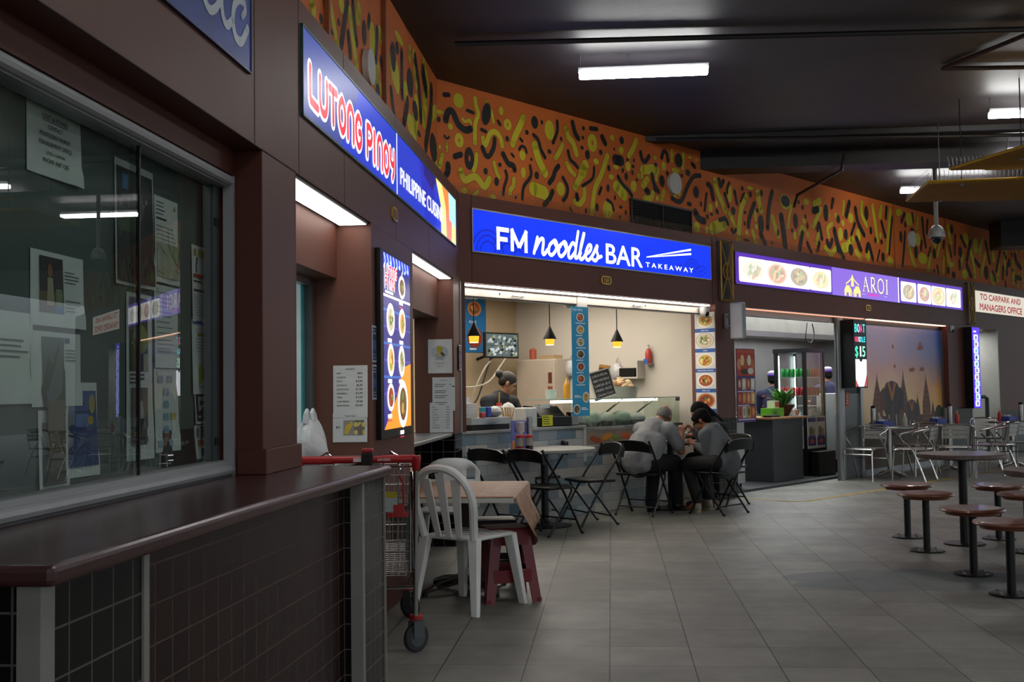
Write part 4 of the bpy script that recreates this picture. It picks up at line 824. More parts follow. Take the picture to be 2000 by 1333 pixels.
# ---- number plaques
def plaque(fr, s, txt, label):
    t = thing('number_plaque', label, 'plaque', at(fr, s, 0, 2.44), 'yellow stall number plaques')
    m = MB(); m.slab([(0.085 * math.copysign(abs(math.cos(a)) ** 0.5, math.cos(a)), 0.045 * math.copysign(abs(math.sin(a)) ** 0.6, math.sin(a))) for a in [2 * PI * k / 24 for k in range(24)]], -0.012, 0, mat('plaque_yellow', 'c9a21c', 0.25, var=0.05)); m.build('plate', t)
    m = MB(); m.rrect(-0.066, 0.066, -0.03, 0.03, 0.012, -0.0126, P('5a1a12')); m.text(txt, 0, -0.022, 0.044, -0.0134, mat('plaque_digit', 'd9b436', 0.3, var=0.03), 'c', bold=0.02); m.build('number', t)
plaque(FA, 6.89, '151', 'yellow number plaque on the brown fascia under the Philippine cuisine sign')
plaque(FB, 2.14, '150', 'yellow number plaque on the brown fascia under the noodle bar sign')
plaque(FB, 8.40, '149', 'yellow number plaque on the brown fascia under the purple sign')

# ---- lit menu board on the pier
t = thing('menu_board', 'tall lit blue menu board with round dish photos on the brown pier', 'menu board', at(FA, 6.81, 0, 1.6))
m = MB(); m.box(-0.47, 0.47, -0.03, 0, -0.56, 0.56, BLACKP); m.build('case', t, bevel=0.004)
m = MB(); y = -0.0312; x0, x1, z0, z1 = -0.40, 0.43, -0.505, 0.545; NB = E('2b2c8c', 1.0)
m.rect(x0, x1, z0, z1, y, NB); m.poly([(x0, 0.45), (x0, z1), (x1, z1), (x1, 0.47), (0.1, 0.5)], y - 0.0005, E('1238e8', 1.25))
for k in range(9): m.stroke([(x0 + 0.03 + 0.09 * k, z1 - 0.01), (x0 + 0.06 + 0.09 * k, z1 - 0.05), (x0 + 0.02 + 0.09 * k, z1 - 0.085 + 0.02 * (k % 3))], 0.022, y - 0.0008, E('c8dcff', 1.2))
for k in range(6): m.rect(x0, x1, 0.2 - k * 0.1, 0.215 - k * 0.1, y - 0.0004, E(('3f78d8', '5848b8')[k % 2], 0.9))
m.poly([(x0, z0), (x1, z0), (x1, -0.1), (0.17, -0.13), (-0.02, -0.31)], y - 0.001, E('ff9a2e', 1.2))
m.rect(x0, x1, 0.285, 0.30, y - 0.0012, E('fff0e4', 1.6))
m.build('screen', t)
m = MB()
for i, (cx, cz, rx, rz, k) in enumerate(((0.155, 0.38, 0.11, 0.075, 1), (-0.20, 0.155, 0.12, 0.10, 4), (0.155, 0.15, 0.11, 0.095, 2), (-0.20, -0.09, 0.10, 0.10, 2), (0.13, -0.09, 0.10, 0.10, 4), (-0.21, -0.315, 0.105, 0.085, 3), (0.16, -0.36, 0.16, 0.15, 1))):
    dish(m, cx, cz, rx, rz, y - 0.002, FOODS[k], 'ffffff', em=1.15, seed=i, n=8, inner=0.7)
    m.lines(cx - 0.09, cx + 0.09, cz - rz - 0.045, cz - rz - 0.01, 1, y - 0.0016, E('ffffff', 1.2), 0.7); m.lines(cx - 0.09, cx + 0.09, cz - rz - 0.06, cz - rz - 0.05, 1, y - 0.0016, E('e03a6a', 1.0), 0.7)
m.build('dish_photos', t)
m = MB()
bubble_word(m, 'LUTONG', [-0.36 + 0.062 * k for k in range(6)], 0.05, 0.415, 0.055, 0.014, y - 0.003); bubble_word(m, 'PINOY', [-0.36 + 0.062 * k for k in range(5)], 0.05, 0.34, 0.055, 0.014, y - 0.003)
m.lines(-0.36, 0.0, 0.305, 0.325, 1, y - 0.003, E('ffffff', 1.0), 0.8); m.build('lettering', t)

# ---- hanging and wall menu strips
t = thing('menu_strip', 'narrow bright blue menu strip hanging in the noodle shop opening', 'menu poster', at(FB, 1.78, 0.06, 1.045))
m = MB(); m.box(-0.135, 0.135, 0.0, 0.006, 0, 1.105, mat('poster_cyan', '1a9fd2', 0.5, var=0.03)); m.build('sheet', t)
m = MB(); m.text('OUR MENU', -0.12, 1.065, 0.022, -0.001, P('ffffff'), width=0.16, bold=0.02)
for i in range(6):
    z = 1.0 - i * 0.125; dish(m, 0.0, z, 0.062, 0.045, -0.001, FOODS[(i * 2) % 5], seed=i + 20); m.lines(-0.075, 0.09, z - 0.066, z - 0.054, 1, -0.001, P('eef8ff'), 0.8, i)
dish(m, 0.075, 0.19, 0.055, 0.055, -0.001, FOODS[2], seed=31); m.lines(-0.11, 0.01, 0.185, 0.215, 2, -0.001, P('eef8ff'), 0.6); dish(m, -0.075, 0.07, 0.055, 0.05, -0.001, FOODS[1], seed=32); m.lines(0.0, 0.12, 0.06, 0.09, 2, -0.001, P('eef8ff'), 0.6)
m.build('dish_photos', t)
t = thing('menu_strip', 'tall strip of noodle dish photos on the inner jamb right of the noodle shop', 'menu poster', at(FB, 4.249, 0.285, 1.02, -PI / 2))
m = MB(); m.box(0, 0.275, -0.003, 0, 0, 1.185, PAPER); m.build('sheet', t)
m = MB(); rg = random.Random(2)
for i in range(5):
    z = 1.185 - (i + 1) * 0.237; m.rect(0, 0.275, z, z + 0.045, -0.0034, P('2f5ea8')); m.text(('PAD THAI', 'LAKSA', 'SINGAPORE NOODLE', 'FRIED RICE', 'FRIED RICE')[i], 0.137, z + 0.014, 0.016, -0.004, P('eef0f4'), 'c', bold=0.02)
    if i == 1: m.ell(0.137, z + 0.142, 0.125, 0.088, -0.0036, P('2a2624'))
    dish(m, 0.15 if i == 0 else 0.137, z + 0.142, 0.12, 0.085, -0.004, FOODS[(2, 4, 2, 0, 3)[i]], ('f4f2ee', 'ddd0c0', 'f0eee8', 'f4f2ee', 'c8783a')[i], seed=i + 41, n=26, inner=0.8)
m.build('dish_photos', t)
t = thing('poster', 'blue food poster on the back wall behind the left pendant lamp', 'poster', at(FB, 3.52, 3.235, 1.82))
m = MB(); m.box(-0.22, 0.22, -0.004, 0, 0, 0.74, mat('poster_deep_blue', '1473b4', 0.5, var=0.05)); m.build('sheet', t)
m = MB(); dish(m, 0.0, 0.58, 0.13, 0.10, -0.005, FOODS[0], 'd8905a', seed=51); m.text('FOOD', -0.1, 0.385, 0.035, -0.005, P('e8f4ff'), bold=0.02); dish(m, 0, 0.2, 0.15, 0.14, -0.005, FOODS[3], '8a3a24', seed=52); m.lines(-0.1, 0.1, 0.03, 0.06, 1, -0.005, P('dfeaf4'), 0.8); m.lines(-0.18, 0.18, 0.70, 0.725, 1, -0.005, P('e8f4ff'), 0.8); m.build('dish_photos', t)
t = thing('menu_banner', 'hanging banner of drinks and snacks in rows by the steel counter', 'menu poster', at(FB, 4.68, -0.012, 0.89))
m = MB(); m.box(-0.01, 0.43, -0.003, 0.003, 0, 0.89, mat('banner_purple', '41306e', 0.6)); m.build('sheet', t)
m = MB(); m.rect(0, 0.42, 0.56, 0.88, -0.0036, P('b83a24')); m.rect(0.0, 0.42, 0.84, 0.88, -0.004, P('c9502e'))
for k in range(5): m.ell(0.05 + 0.08 * k, 0.70 + 0.05 * (k % 2), 0.045, 0.07, -0.0042 - k * 1e-5, P(('d98a4a', 'e8c9a0', 'a85a2a', 'f0e4d0', 'c87030')[k]), n=10)
m.ell(0.18, 0.61, 0.09, 0.035, -0.0046, P('3a2418')); m.ell(0.32, 0.62, 0.07, 0.04, -0.0047, P('e0d8cc'))
for r in range(3):
    for k in range(4):
        x = 0.008 + 0.104 * k; z = 0.39 - 0.17 * r; m.rect(x, x + 0.094, z, z + 0.14, -0.0038, P((('8a2a1c', 'c8b8a8', 'a04a24', 'd8d0cc'), ('a83424', 'b86a34', 'c8703a', 'd8a860'), ('b85a24', 'cfc8b8', 'c9903a', 'b0582a'))[r][k])); m.ell(x + 0.047, z + 0.075, 0.03, 0.05, -0.0043, P((('d8b890', 'e8e0d8', 'd89a5a', 'f0f0f0'), ('d86a3a', 'e0a050', 'e8b070', 'e8d0a0'), ('8a3a18', 'a09a7a', '6a4a20', 'e08a3a'))[r][k]), n=10)
    m.lines(0.01, 0.41, 0.36 - 0.17 * r, 0.385 - 0.17 * r, 1, -0.004, P('d9cfe4'), 0.5, r)
m.build('photo_rows', t)

# ---- small stickers by the lit menu board
def sticker(s, z, w, h, label, seed, y=-0.001):
    m = MB(); m.box(-w / 2, w / 2, -0.002, 0, 0, h, P('c8ccd4')); m.rect(-w / 2 + 0.01, w / 2 - 0.01, 0.01, h - 0.01, -0.0024, P('1b2a52'))
    m.rect(-w / 2 + 0.02, w / 2 - 0.02, h * 0.35, h * 0.6, -0.0028, P('3a5a9a')); m.lines(-w / 2 + 0.02, w / 2 - 0.02, h * 0.75, h * 0.92, 2, -0.0028, P('9aa8c4'), 0.5, seed); m.lines(-w / 2 + 0.02, w / 2 - 0.02, h * 0.08, h * 0.25, 2, -0.0028, P('7a88a4'), 0.5, seed)
    tag(m.build('sticker', M=at(FA, s, y, z)), label, 'sticker', 'small dark blue stickers')
sticker(6.29, 1.49, 0.11, 0.21, 'upper small dark blue sticker left of the lit menu board', 1)
sticker(6.29, 1.275, 0.11, 0.2, 'lower small dark blue sticker left of the lit menu board', 2)
sticker(9.66, 1.5, 0.13, 0.22, 'small dark blue sticker on the corner post right of the paper menus', 3, -0.014)

# ---- paper notices on the return panels (front faces up the hall)
def paper(name, label, M, w, h, draw, group=None, curl=0.006, base=None):
    m = MB(); n = 6; bm_ = base or PAPER; rg = random.Random(len(label))
    ph = rg.uniform(0, 3); vs = []
    for i in range(n + 1):
        for j in range(n + 1):
            u, v = i / n, j / n; vs.append((u * w, -0.002 - curl * (abs(math.sin(u * 2.2 + ph)) * (1 - v) * 0.8 + (0.6 if v < 0.2 and u > 0.8 else 0)), v * h))
    m.add(vs, [(i * (n + 1) + j, (i + 1) * (n + 1) + j, (i + 1) * (n + 1) + j + 1, i * (n + 1) + j + 1) for i in range(n) for j in range(n)], bm_, True)
    d = MB(); draw(d, -0.0045 - curl)
    def bend(p):
        u, v = p[0] / w, p[2] / h
        return (p[0], p[1] + curl - curl * (abs(math.sin(u * 2.2 + ph)) * (1 - v) * 0.8 + (0.6 if v < 0.2 and u > 0.8 else 0)), p[2])
    m.v += [bend(p) for p in d.v]; k = len(m.v) - len(d.v)
    for f, mi, sm in zip(d.f, d.mi, d.sm): m.f.append(tuple(k + a for a in f)); m.mi.append(m.mid(d.mats[mi])); m.sm.append(sm)
    return tag(m.build(name, M=M), label, 'notice', group)
INK = P('2a2a2c')
def d1(d, y):
    d.text('DESSERTS', 0.1, 0.272, 0.009, y, INK, 'c', bold=0.01)
    for i, (a, b) in enumerate((('BIKO', '$8.00'), ('CASSAVA', '$8.00'), ('PUTO', '$ 6.00'), ('KUTSINTA', '$6.00'), ('LECHE FLAN', '$ 7.50'), ('PANDESAL', '$ 5.99'), ('TAPSI', '$ 6.00'), ('LOAF BREAD', '$7.00'), ('ENSAYMADA', '$10.00'))):
        z = 0.248 - i * 0.023; d.text(a, 0.022, z, 0.009, y, INK, bold=0.012); d.text(b, 0.17, z, 0.009 if i < 2 else 0.011, y, INK, 'r', bold=0.02)
paper('paper_menu', 'white paper price list headed DESSERTS on the brown return panel', at(FA, 6.233, 0.225, 1.175, -PI / 2), 0.2, 0.297, d1, 'paper menus by the serving windows')
def d2(d, y):
    d.text('Taisan Cake', 0.1, 0.145, 0.009, y, INK, 'c', bold=0.01); d.text('$ 8', 0.02, 0.08, 0.012, y, INK, bold=0.02)
    d.rect(0.062, 0.122, 0.04, 0.125, y, P('9a988f')); d.poly([(0.066, 0.05), (0.075, 0.09), (0.11, 0.118), (0.118, 0.1), (0.085, 0.042)], y - 0.0005, P('d9b83a')); d.rect(0.124, 0.183, 0.04, 0.125, y, P('7a7060'))
    for k in range(6): d.ell(0.135 + 0.022 * (k % 3), 0.055 + 0.045 * (k // 3), 0.012, 0.014, y - 0.0005, P('e0cf7a'), n=10)
paper('paper_notice', 'white paper notice with two cake photos under the DESSERTS list', at(FA, 6.231, 0.228, 1.035, -PI / 2), 0.2, 0.165, d2, 'paper menus by the serving windows')
def d3(d, y):
    d.ell(0.1, 0.18, 0.075, 0.055, y, P('b9c2cc')); d.ell(0.1, 0.205, 0.028, 0.03, y - 0.0005, P('b9ae3a')); d.poly([(0.055, 0.15), (0.1, 0.185), (0.115, 0.17), (0.075, 0.145)], y - 0.0006, P('c9b060')); d.poly([(0.105, 0.17), (0.12, 0.185), (0.15, 0.155), (0.13, 0.14)], y - 0.0007, P('6a4a1c'))
    d.text('COFFEE', 0.1, 0.132, 0.009, y - 0.001, P('2a3a5a'), 'c', bold=0.02); d.text('PIES & CAKES', 0.1, 0.116, 0.009, y - 0.001, P('2a3a5a'), 'c', bold=0.02); d.text('$ 4.00 each', 0.1, 0.08, 0.012, y, INK, 'c'); d.text('2 for 7', 0.1, 0.055, 0.012, y, INK, 'c')
paper('paper_notice', 'white paper notice with a round grey plate photo, topmost on the right return panel', at(FA, 9.383, 0.222, 1.47, -PI / 2), 0.208, 0.29, d3, 'paper menus by the serving windows')
def d4(d, y):
    d.text('CHECKLIST', 0.1, 0.255, 0.008, y, INK, 'c')
    for z in (0.225, 0.208, 0.17, 0.155, 0.128, 0.112, 0.07): d.lines(0.02, 0.13, z - 0.004, z + 0.004, 1, y, P('6a6a6e'), 0.7, int(z * 1000))
    d.text('- $8', 0.14, 0.22, 0.01, y, INK, bold=0.02); d.rect(0.172, 0.192, 0.202, 0.212, y, INK)
paper('paper_menu', 'white paper list with faint print, middle one on the right return panel', at(FA, 9.383, 0.188, 1.15, -PI / 2), 0.195, 0.285, d4, 'paper menus by the serving windows')
def d5(d, y):
    d.text('SWEETS', 0.1, 0.235, 0.009, y, INK, 'c', bold=0.01)
    for i in range(9):
        z = 0.213 - i * 0.022; d.text(('BIKO', 'CASSAVA', 'PUTO', 'KUTSINTA', 'LECHE FLAN', 'PANDESAL', 'TAPSI', 'HALO HALO', 'ENSAYMADA')[i], 0.022, z, 0.008, y, INK, bold=0.01); d.text('$%d.00' % (8, 8, 6, 6, 7, 6, 6, 9, 10)[i], 0.17, z, 0.009, y, INK, 'r', bold=0.015)
paper('paper_menu', 'white paper price list, lowest one on the right return panel above the tiles', at(FA, 9.381, 0.212, 0.965, -PI / 2), 0.2, 0.255, d5, 'paper menus by the serving windows')

# ---- papers pinned inside the display window
GW = 'papers pinned inside the display window'
WB = 0.2245
def wpaper(label, s, z, w, h, draw, base=None, curl=0.01, y=WB): return paper('pinned_paper', label, at(FA, s, y, z), w, h, draw, GW, curl, base)
def e1(d, y):
    for i, (tx, sz) in enumerate((('LOST & FOUND', 0.013), ('CONTACT', 0.011), ('FOOTSCRAY MARKET', 0.011), ('MANAGEMENT OFFICE', 0.011), ('LEVEL 1 CARPARK', 0.008), ('PHONE: 9687 1205', 0.011))):
        z = 0.165 - i * 0.025; d.text(tx, 0.155, z, sz * 1.15, y, INK, 'c', bold=0.018)
    d.rect(0.085, 0.225, 0.16, 0.1615, y, INK)
wpaper('white LOST & FOUND notice, highest paper in the display window', 2.92, 1.95, 0.31, 0.2, e1)
def e2(d, y):
    d.rect(0.012, 0.285, 0.012, 0.39, y, P('22282c')); d.rect(0.012, 0.285, 0.18, 0.26, y - 0.0003, P('4a5a48'))
    rg = random.Random(3)
    for k in range(40): d.ell(rg.uniform(0.03, 0.27), rg.uniform(0.15, 0.3), 0.008, 0.012, y - 0.0005 - k * 1e-5, P(rg.choice(('6a7a5a', '8a927a', '8a7a30', '2f4a6a', '3a4a3a'))), n=7)
    d.rect(0.05, 0.095, 0.32, 0.37, y - 0.001, P('2f6f9c')); d.poly([(0.012, 0.012), (0.012, 0.1), (0.06, 0.16), (0.12, 0.185), (0.2, 0.185), (0.25, 0.15), (0.285, 0.08), (0.285, 0.012)], y - 0.0012, P('28262c'))
    d.ell(0.15, 0.225, 0.045, 0.065, y - 0.0015, P('8a6a5c')); d.ell(0.15, 0.275, 0.062, 0.045, y - 0.0018, P('50585c')); d.poly([(0.135, 0.17), (0.165, 0.17), (0.15, 0.13)], y - 0.0017, P('8a6248')); d.stroke([(0.245, 0.17), (0.262, 0.1)], 0.008, y - 0.002, P('a08a3a')); d.ell(0.25, 0.19, 0.016, 0.03, y - 0.002, P('8a6248'))
wpaper('portrait photo of a person in a grey cap pinned behind the pane join', 3.46, 1.685, 0.3, 0.415, e2)
def e3(d, y):
    d.lines(0.012, 0.11, 0.24, 0.295, 4, y, P('5a5e60'), 0.25, 4); d.rect(0.012, 0.1, 0.226, 0.233, y, INK); d.lines(0.012, 0.19, 0.15, 0.21, 4, y, P('8a8e90'), 0.2, 5); d.poly([(0.17, 0.275), (0.185, 0.275), (0.178, 0.295)], y, P('b89a2a'))
    d.rect(0.01, 0.2, 0.02, 0.145, y, P('a8b0a0')); d.poly([(0.1, 0.145), (0.2, 0.06), (0.2, 0.145)], y - 0.0004, P('7a9a80')); d.stroke([(0.01, 0.135), (0.08, 0.11), (0.2, 0.045)], 0.003, y - 0.0006, P('5a5a5a')); d.stroke([(0.01, 0.04), (0.1, 0.03), (0.2, 0.05)], 0.003, y - 0.0006, P('6a5a5a'))
wpaper('white sheet with a small street map right of the portrait photo', 3.77, 1.72, 0.21, 0.31, e3)
def e4(d, y):
    for z in (0.27, 0.25, 0.235, 0.22, 0.2, 0.185, 0.165, 0.145, 0.125, 0.1, 0.085, 0.06): d.lines(0.015, 0.19, z - 0.002, z + 0.002, 1, y, P('8a8e92'), 0.9, int(z * 999))
    d.poly([(0.02, 0.275), (0.03, 0.275), (0.025, 0.292)], y, P('b89a2a')); d.lines(0.015, 0.19, 0.05, 0.075, 2, y, P('7a8ab0'), 0.25)
wpaper('white text sheet with thin lines under the street map sheet', 3.77, 1.415, 0.21, 0.297, e4)
def e5(d, y):
    B_ = P('8aa6bc')
    for x, z in ((0.05, 0.26), (0.13, 0.26), (0.1, 0.215), (0.1, 0.17), (0.1, 0.125), (0.1, 0.08), (0.05, 0.03), (0.13, 0.03)): d.rrect(x - 0.024, x + 0.024, z - 0.013, z + 0.013, 0.005, y, B_)
    d.rect(0.14, 0.18, 0.112, 0.138, y, P('b8b25a')); d.poly([(0.015, 0.275), (0.025, 0.275), (0.02, 0.295)], y, P('b89a2a'))
wpaper('white flow chart sheet with pale blue boxes low in the display window', 3.77, 1.115, 0.21, 0.297, e5)
def e6(d, y):
    d.ell(0.03, 0.27, 0.012, 0.016, y, P('b8902a')); d.rrect(0.065, 0.14, 0.255, 0.285, 0.008, y, P('b5a92a')); d.ell(0.18, 0.27, 0.01, 0.014, y, P('a88a4a'))
    d.stroke([(0.05, 0.235), (0.04, 0.22), (0.045, 0.195)], 0.008, y, INK); d.ell(0.05, 0.245, 0.006, 0.007, y, INK); d.ell(0.165, 0.22, 0.012, 0.012, y, P('8a5a30')); d.rect(0.012, 0.19, 0.172, 0.186, y, P('a84438')); d.rect(0.012, 0.1, 0.155, 0.16, y, INK)
    d.rect(0.012, 0.13, 0.118, 0.126, y, INK); d.lines(0.012, 0.19, 0.02, 0.11, 9, y, P('9a9ea0'), 0.22, 8)
wpaper('evacuation sheet with a yellow heading and a red bar, rightmost in the window', 4.115, 1.6, 0.205, 0.297, e6)
def e7(d, y):
    d.rect(0.012, 0.16, 0.272, 0.284, y, P('3a5aa0')); d.rect(0.05, 0.19, 0.225, 0.236, y, P('a8a23a')); d.lines(0.03, 0.19, 0.16, 0.22, 5, y, P('9a9ea0'), 0.22, 9)
    d.poly([(0.055, 0.03), (0.055, 0.1), (0.075, 0.125), (0.1, 0.08), (0.1, 0.06)], y, P('a8aa2a')); d.stroke([(0.055, 0.028), (0.13, 0.028), (0.085, 0.135)], 0.004, y, P('4a4e50'), sm=False); d.ell(0.07, 0.145, 0.006, 0.006, y, P('a89a3a')); d.lines(0.15, 0.19, 0.06, 0.085, 3, y, P('5a5e60'), 0.3)
wpaper('evacuation plan sheet with a yellow triangle area under the red bar sheet', 4.115, 1.32, 0.205, 0.29, e7)
def e8(d, y):
    d.rect(0.01, 0.205, 0.01, 0.12, y, P('2a2c2e')); d.rect(0.03, 0.18, 0.05, 0.105, y - 0.0005, P('b8bcbe')); d.lines(0.04, 0.17, 0.07, 0.09, 1, y - 0.001, P('4a4e50'), 0.9); d.lines(0.06, 0.13, 0.056, 0.064, 1, y - 0.001, P('4a4e50'), 0.7); d.lines(0.02, 0.15, 0.02, 0.035, 1, y - 0.001, P('a8acae'), 0.6)
wpaper('small sheet with a dark frame near the lower right of the window', 4.14, 1.205, 0.215, 0.125, e8)
def e9(d, y):
    d.ell(0.03, 0.135, 0.014, 0.02, y, P('7a7e80')); d.rect(0.06, 0.2, 0.115, 0.16, y, P('34383c')); d.rect(0.03, 0.15, 0.083, 0.108, y, P('a87038')); d.rect(0.06, 0.19, 0.045, 0.075, y, P('3a5a6a')); d.ell(0.19, 0.075, 0.014, 0.014, y, P('2f4a58')); d.rect(0.01, 0.205, 0.01, 0.035, y, P('3a5a64'))
wpaper('white sheet of small coloured notice boxes in the lower right corner of the window', 4.14, 1.035, 0.215, 0.165, e9)
def e10(d, y):
    d.rect(0.0, 0.29, 0.0, 0.145, y, P('26221f')); d.ell(0.04, 0.11, 0.03, 0.035, y - 0.0004, P('8a5a40')); d.text('let us join him', 0.07, 0.085, 0.022, y - 0.0008, P('c8c4bc'), shear=0.2); d.lines(0.05, 0.25, 0.04, 0.07, 2, y - 0.0008, P('8a8680'), 0.4); d.rect(0.1, 0.22, 0.005, 0.02, y - 0.0008, P('3a6a9a'))
wpaper('dark landscape poster with pale handwriting leaning at the foot of the window', 3.84, 1.045, 0.29, 0.145, e10, mat('dark_sheet', '2c2826', 0.6))
def e11(d, y):
    d.rect(0.045, 0.175, 0.04, 0.2, y, P('2a2620')); d.rect(0.045, 0.175, 0.04, 0.1, y - 0.0004, P('6a5a3a')); d.ell(0.10, 0.16, 0.014, 0.02, y - 0.0006, P('8a5a40')); d.poly([(0.08, 0.06), (0.085, 0.14), (0.115, 0.14), (0.12, 0.06)], y - 0.0006, P('a89a7a')); d.rect(0.13, 0.165, 0.05, 0.11, y - 0.0007, P('7a8a6a')); d.rect(0.12, 0.175, 0.04, 0.06, y - 0.0008, P('3f7ab0'))
    d.lines(0.185, 0.28, 0.13, 0.17, 4, y, P('5a5e60'), 0.3, 1); d.lines(0.185, 0.28, 0.045, 0.085, 4, y, P('5a5e60'), 0.3, 2)
wpaper('white sheet with a small figure photo, just above the folded photo sheet', 2.945, 1.52, 0.305, 0.215, e11)
def e12(d, y):
    d.poly([(0.06, 0.20), (0.185, 0.20), (0.185, 0.05), (0.1, 0.0), (0.06, 0.06)], y, P('5a666c')); d.poly([(0.05, 0.05), (0.09, 0.14), (0.12, 0.12), (0.15, 0.19), (0.19, 0.1), (0.19, 0.0), (0.06, 0.0)], y - 0.0005, P('3a4238')); d.rect(0.19, 0.22, 0.185, 0.2, y, P('2f3f7a')); d.lines(0.195, 0.26, 0.13, 0.17, 4, y, P('5a5e60'), 0.3, 5); d.rect(0.08, 0.19, -0.15, 0.02, y - 0.0003, P('6a5a48'))
wpaper('white folded sheet with a tree photo under the small figure photo', 2.945, 1.29, 0.29, 0.215, e12)
def e13(d, y):
    d.rect(0.012, 0.178, 0.03, 0.26, y, P('2f4478')); d.rect(0.012, 0.178, 0.2, 0.26, y - 0.0004, P('4a64a0')); d.rect(0.05, 0.13, 0.15, 0.19, y - 0.0006, P('5a78b8')); d.rect(0.03, 0.1, 0.215, 0.225, y - 0.0008, P('1a2038')); d.ell(0.14, 0.17, 0.02, 0.014, y - 0.0008, P('b8902a')); d.ell(0.15, 0.22, 0.02, 0.03, y - 0.0007, P('a89a4a')); d.ell(0.03, 0.13, 0.012, 0.06, y - 0.0008, P('1c2444'))
wpaper('blue photo sheet low in the window left of the pane join', 3.15, 1.075, 0.19, 0.285, e13)
def e14(d, y):
    d.rect(0.02, 0.16, 0.3, 0.55, y, P('3a3226')); d.rect(0.02, 0.1, 0.44, 0.55, y - 0.0003, P('7a6a8a')); d.ell(0.1, 0.41, 0.06, 0.05, y - 0.0005, P('8a8a2a')); d.ell(0.06, 0.36, 0.04, 0.05, y - 0.0006, P('3a5a2a')); d.rect(0.12, 0.16, 0.3, 0.36, y - 0.0006, P('a89a7a')); d.lines(0.02, 0.13, 0.255, 0.295, 3, y, INK, 0.45, 2)
    d.rect(0.03, 0.155, 0.05, 0.245, y, P('55555c')); d.ell(0.085, 0.215, 0.012, 0.014, y - 0.0005, P('8a7a70')); d.poly([(0.06, 0.14), (0.065, 0.2), (0.11, 0.2), (0.12, 0.14)], y - 0.0006, P('a8acae')); d.poly([(0.07, 0.07), (0.07, 0.14), (0.115, 0.14), (0.13, 0.07)], y - 0.0007, P('22242a')); d.poly([(0.035, 0.1), (0.05, 0.125), (0.065, 0.1), (0.05, 0.08)], y - 0.0008, P('8a8a3a')); d.stroke([(0.1, 0.07), (0.13, 0.1), (0.15, 0.06)], 0.006, y - 0.0008, P('1a1a1c'))
wpaper('long white sheet with a person on a bicycle photo right of the pane join', 3.55, 1.10, 0.2, 0.565, e14)
def e15(d, y):
    d.lines(0.03, 0.22, 0.12, 0.18, 4, y, P('4a4e50'), 0.35, 7)
wpaper('plain white sheet with four lines of print cut off by the left picture edge', 2.74, 1.30, 0.22, 0.25, e15)
def e16(d, y):
    d.rect(0.02, 0.14, 0.02, 0.2, y, P('5a544c')); d.poly([(0.04, 0.02), (0.05, 0.18), (0.08, 0.19), (0.1, 0.02)], y - 0.0004, P('a89a88')); d.rect(0.02, 0.14, 0.02, 0.06, y - 0.0005, P('3c3a38'))
wpaper('white sheet with a grey photo hanging lowest at the left picture edge', 2.99, 1.045, 0.16, 0.235, e16)

# ---- near service counter
t = thing('service_counter', 'long brown topped service counter with dark tiled front before the display window', 'counter', at(FA, 0, 0, 0))
m = MB(); pts = [(2.03, 0.12), (2.03, -0.335), (3.0, -0.352), (4.0, -0.385), (4.75, -0.418), (4.78, -0.40), (4.78, 0.0), (4.745, 0.0), (4.26, 0.0), (4.26, 0.12)]
WTOP = mat('brown_worktop', '46292a', 0.26, var=0.1, scale=3, bump=0.02, bscale=120)
m.prism(pts, 0.957, 1.0, WTOP); m.build('worktop', t, bevel=0.014)
T1 = tile_mat('dark_counter_tile', '121212', '5a574f', 0.095, 0.1, 0.005, 0.22, axes='xz', dx=2.09, dz=0.06); T2 = tile_mat('maroon_counter_tile', '2b120e', '5e4e48', 0.1, 0.1, 0.0045, 0.3, axes='xz'); T3 = tile_mat('dark_pier_tile', '131112', '66625d', 0.075, 0.1, 0.005, 0.18, axes='xz'); T3y = tile_mat('dark_pier_tile_side', '121111', '5a5651', 0.075, 0.1, 0.005, 0.2, axes='yz')
def quad_box(m, a, b, z0, z1, dep, mm_): m.prism([a, b, (b[0], b[1] + dep), (a[0], a[1] + dep)], z0, z1, mm_)
m = MB(); quad_box(m, (2.09, -0.285), (2.52, -0.292), 0, 0.957, 0.36, T1); m.build('near_pier', t)
m = MB(); m.box(2.08, 2.09, -0.25, 0.08, 0, 0.957, T3y); m.build('near_side', t)
m = MB(); m.box(2.06, 2.115, -0.293, -0.245, 0, 0.957, mat('grey_metal_trim', '8f8c86', 0.45, 0.2, var=0.06)); m.box(2.515, 2.545, -0.298, -0.2, 0, 0.957, mat('grey_metal_trim', '8f8c86')); m.build('near_trim', t)
m = MB(); quad_box(m, (2.54, -0.24), (4.40, -0.30), 0, 0.957, 0.3, T2); m.build('front_panel', t)
m = MB(); quad_box(m, (4.385, -0.372), (4.73, -0.385), 0, 0.957, 0.4, T3); m.build('far_pier', t)
m = MB(); m.box(4.376, 4.386, -0.37, 0.05, 0, 0.957, T3y); m.build('pier_side', t)
m = MB(); m.box(4.365, 4.388, -0.378, -0.33, 0, 0.957, mat('grey_metal_trim', '8f8c86')); m.box(4.388, 4.40, -0.379, -0.36, 0, 0.957, mat('pale_metal_trim', 'a8a59f', 0.4, 0.4)); m.box(4.728, 4.742, -0.392, 0.0, 0, 0.957, mat('grey_metal_trim', '8f8c86')); m.build('far_trim', t)

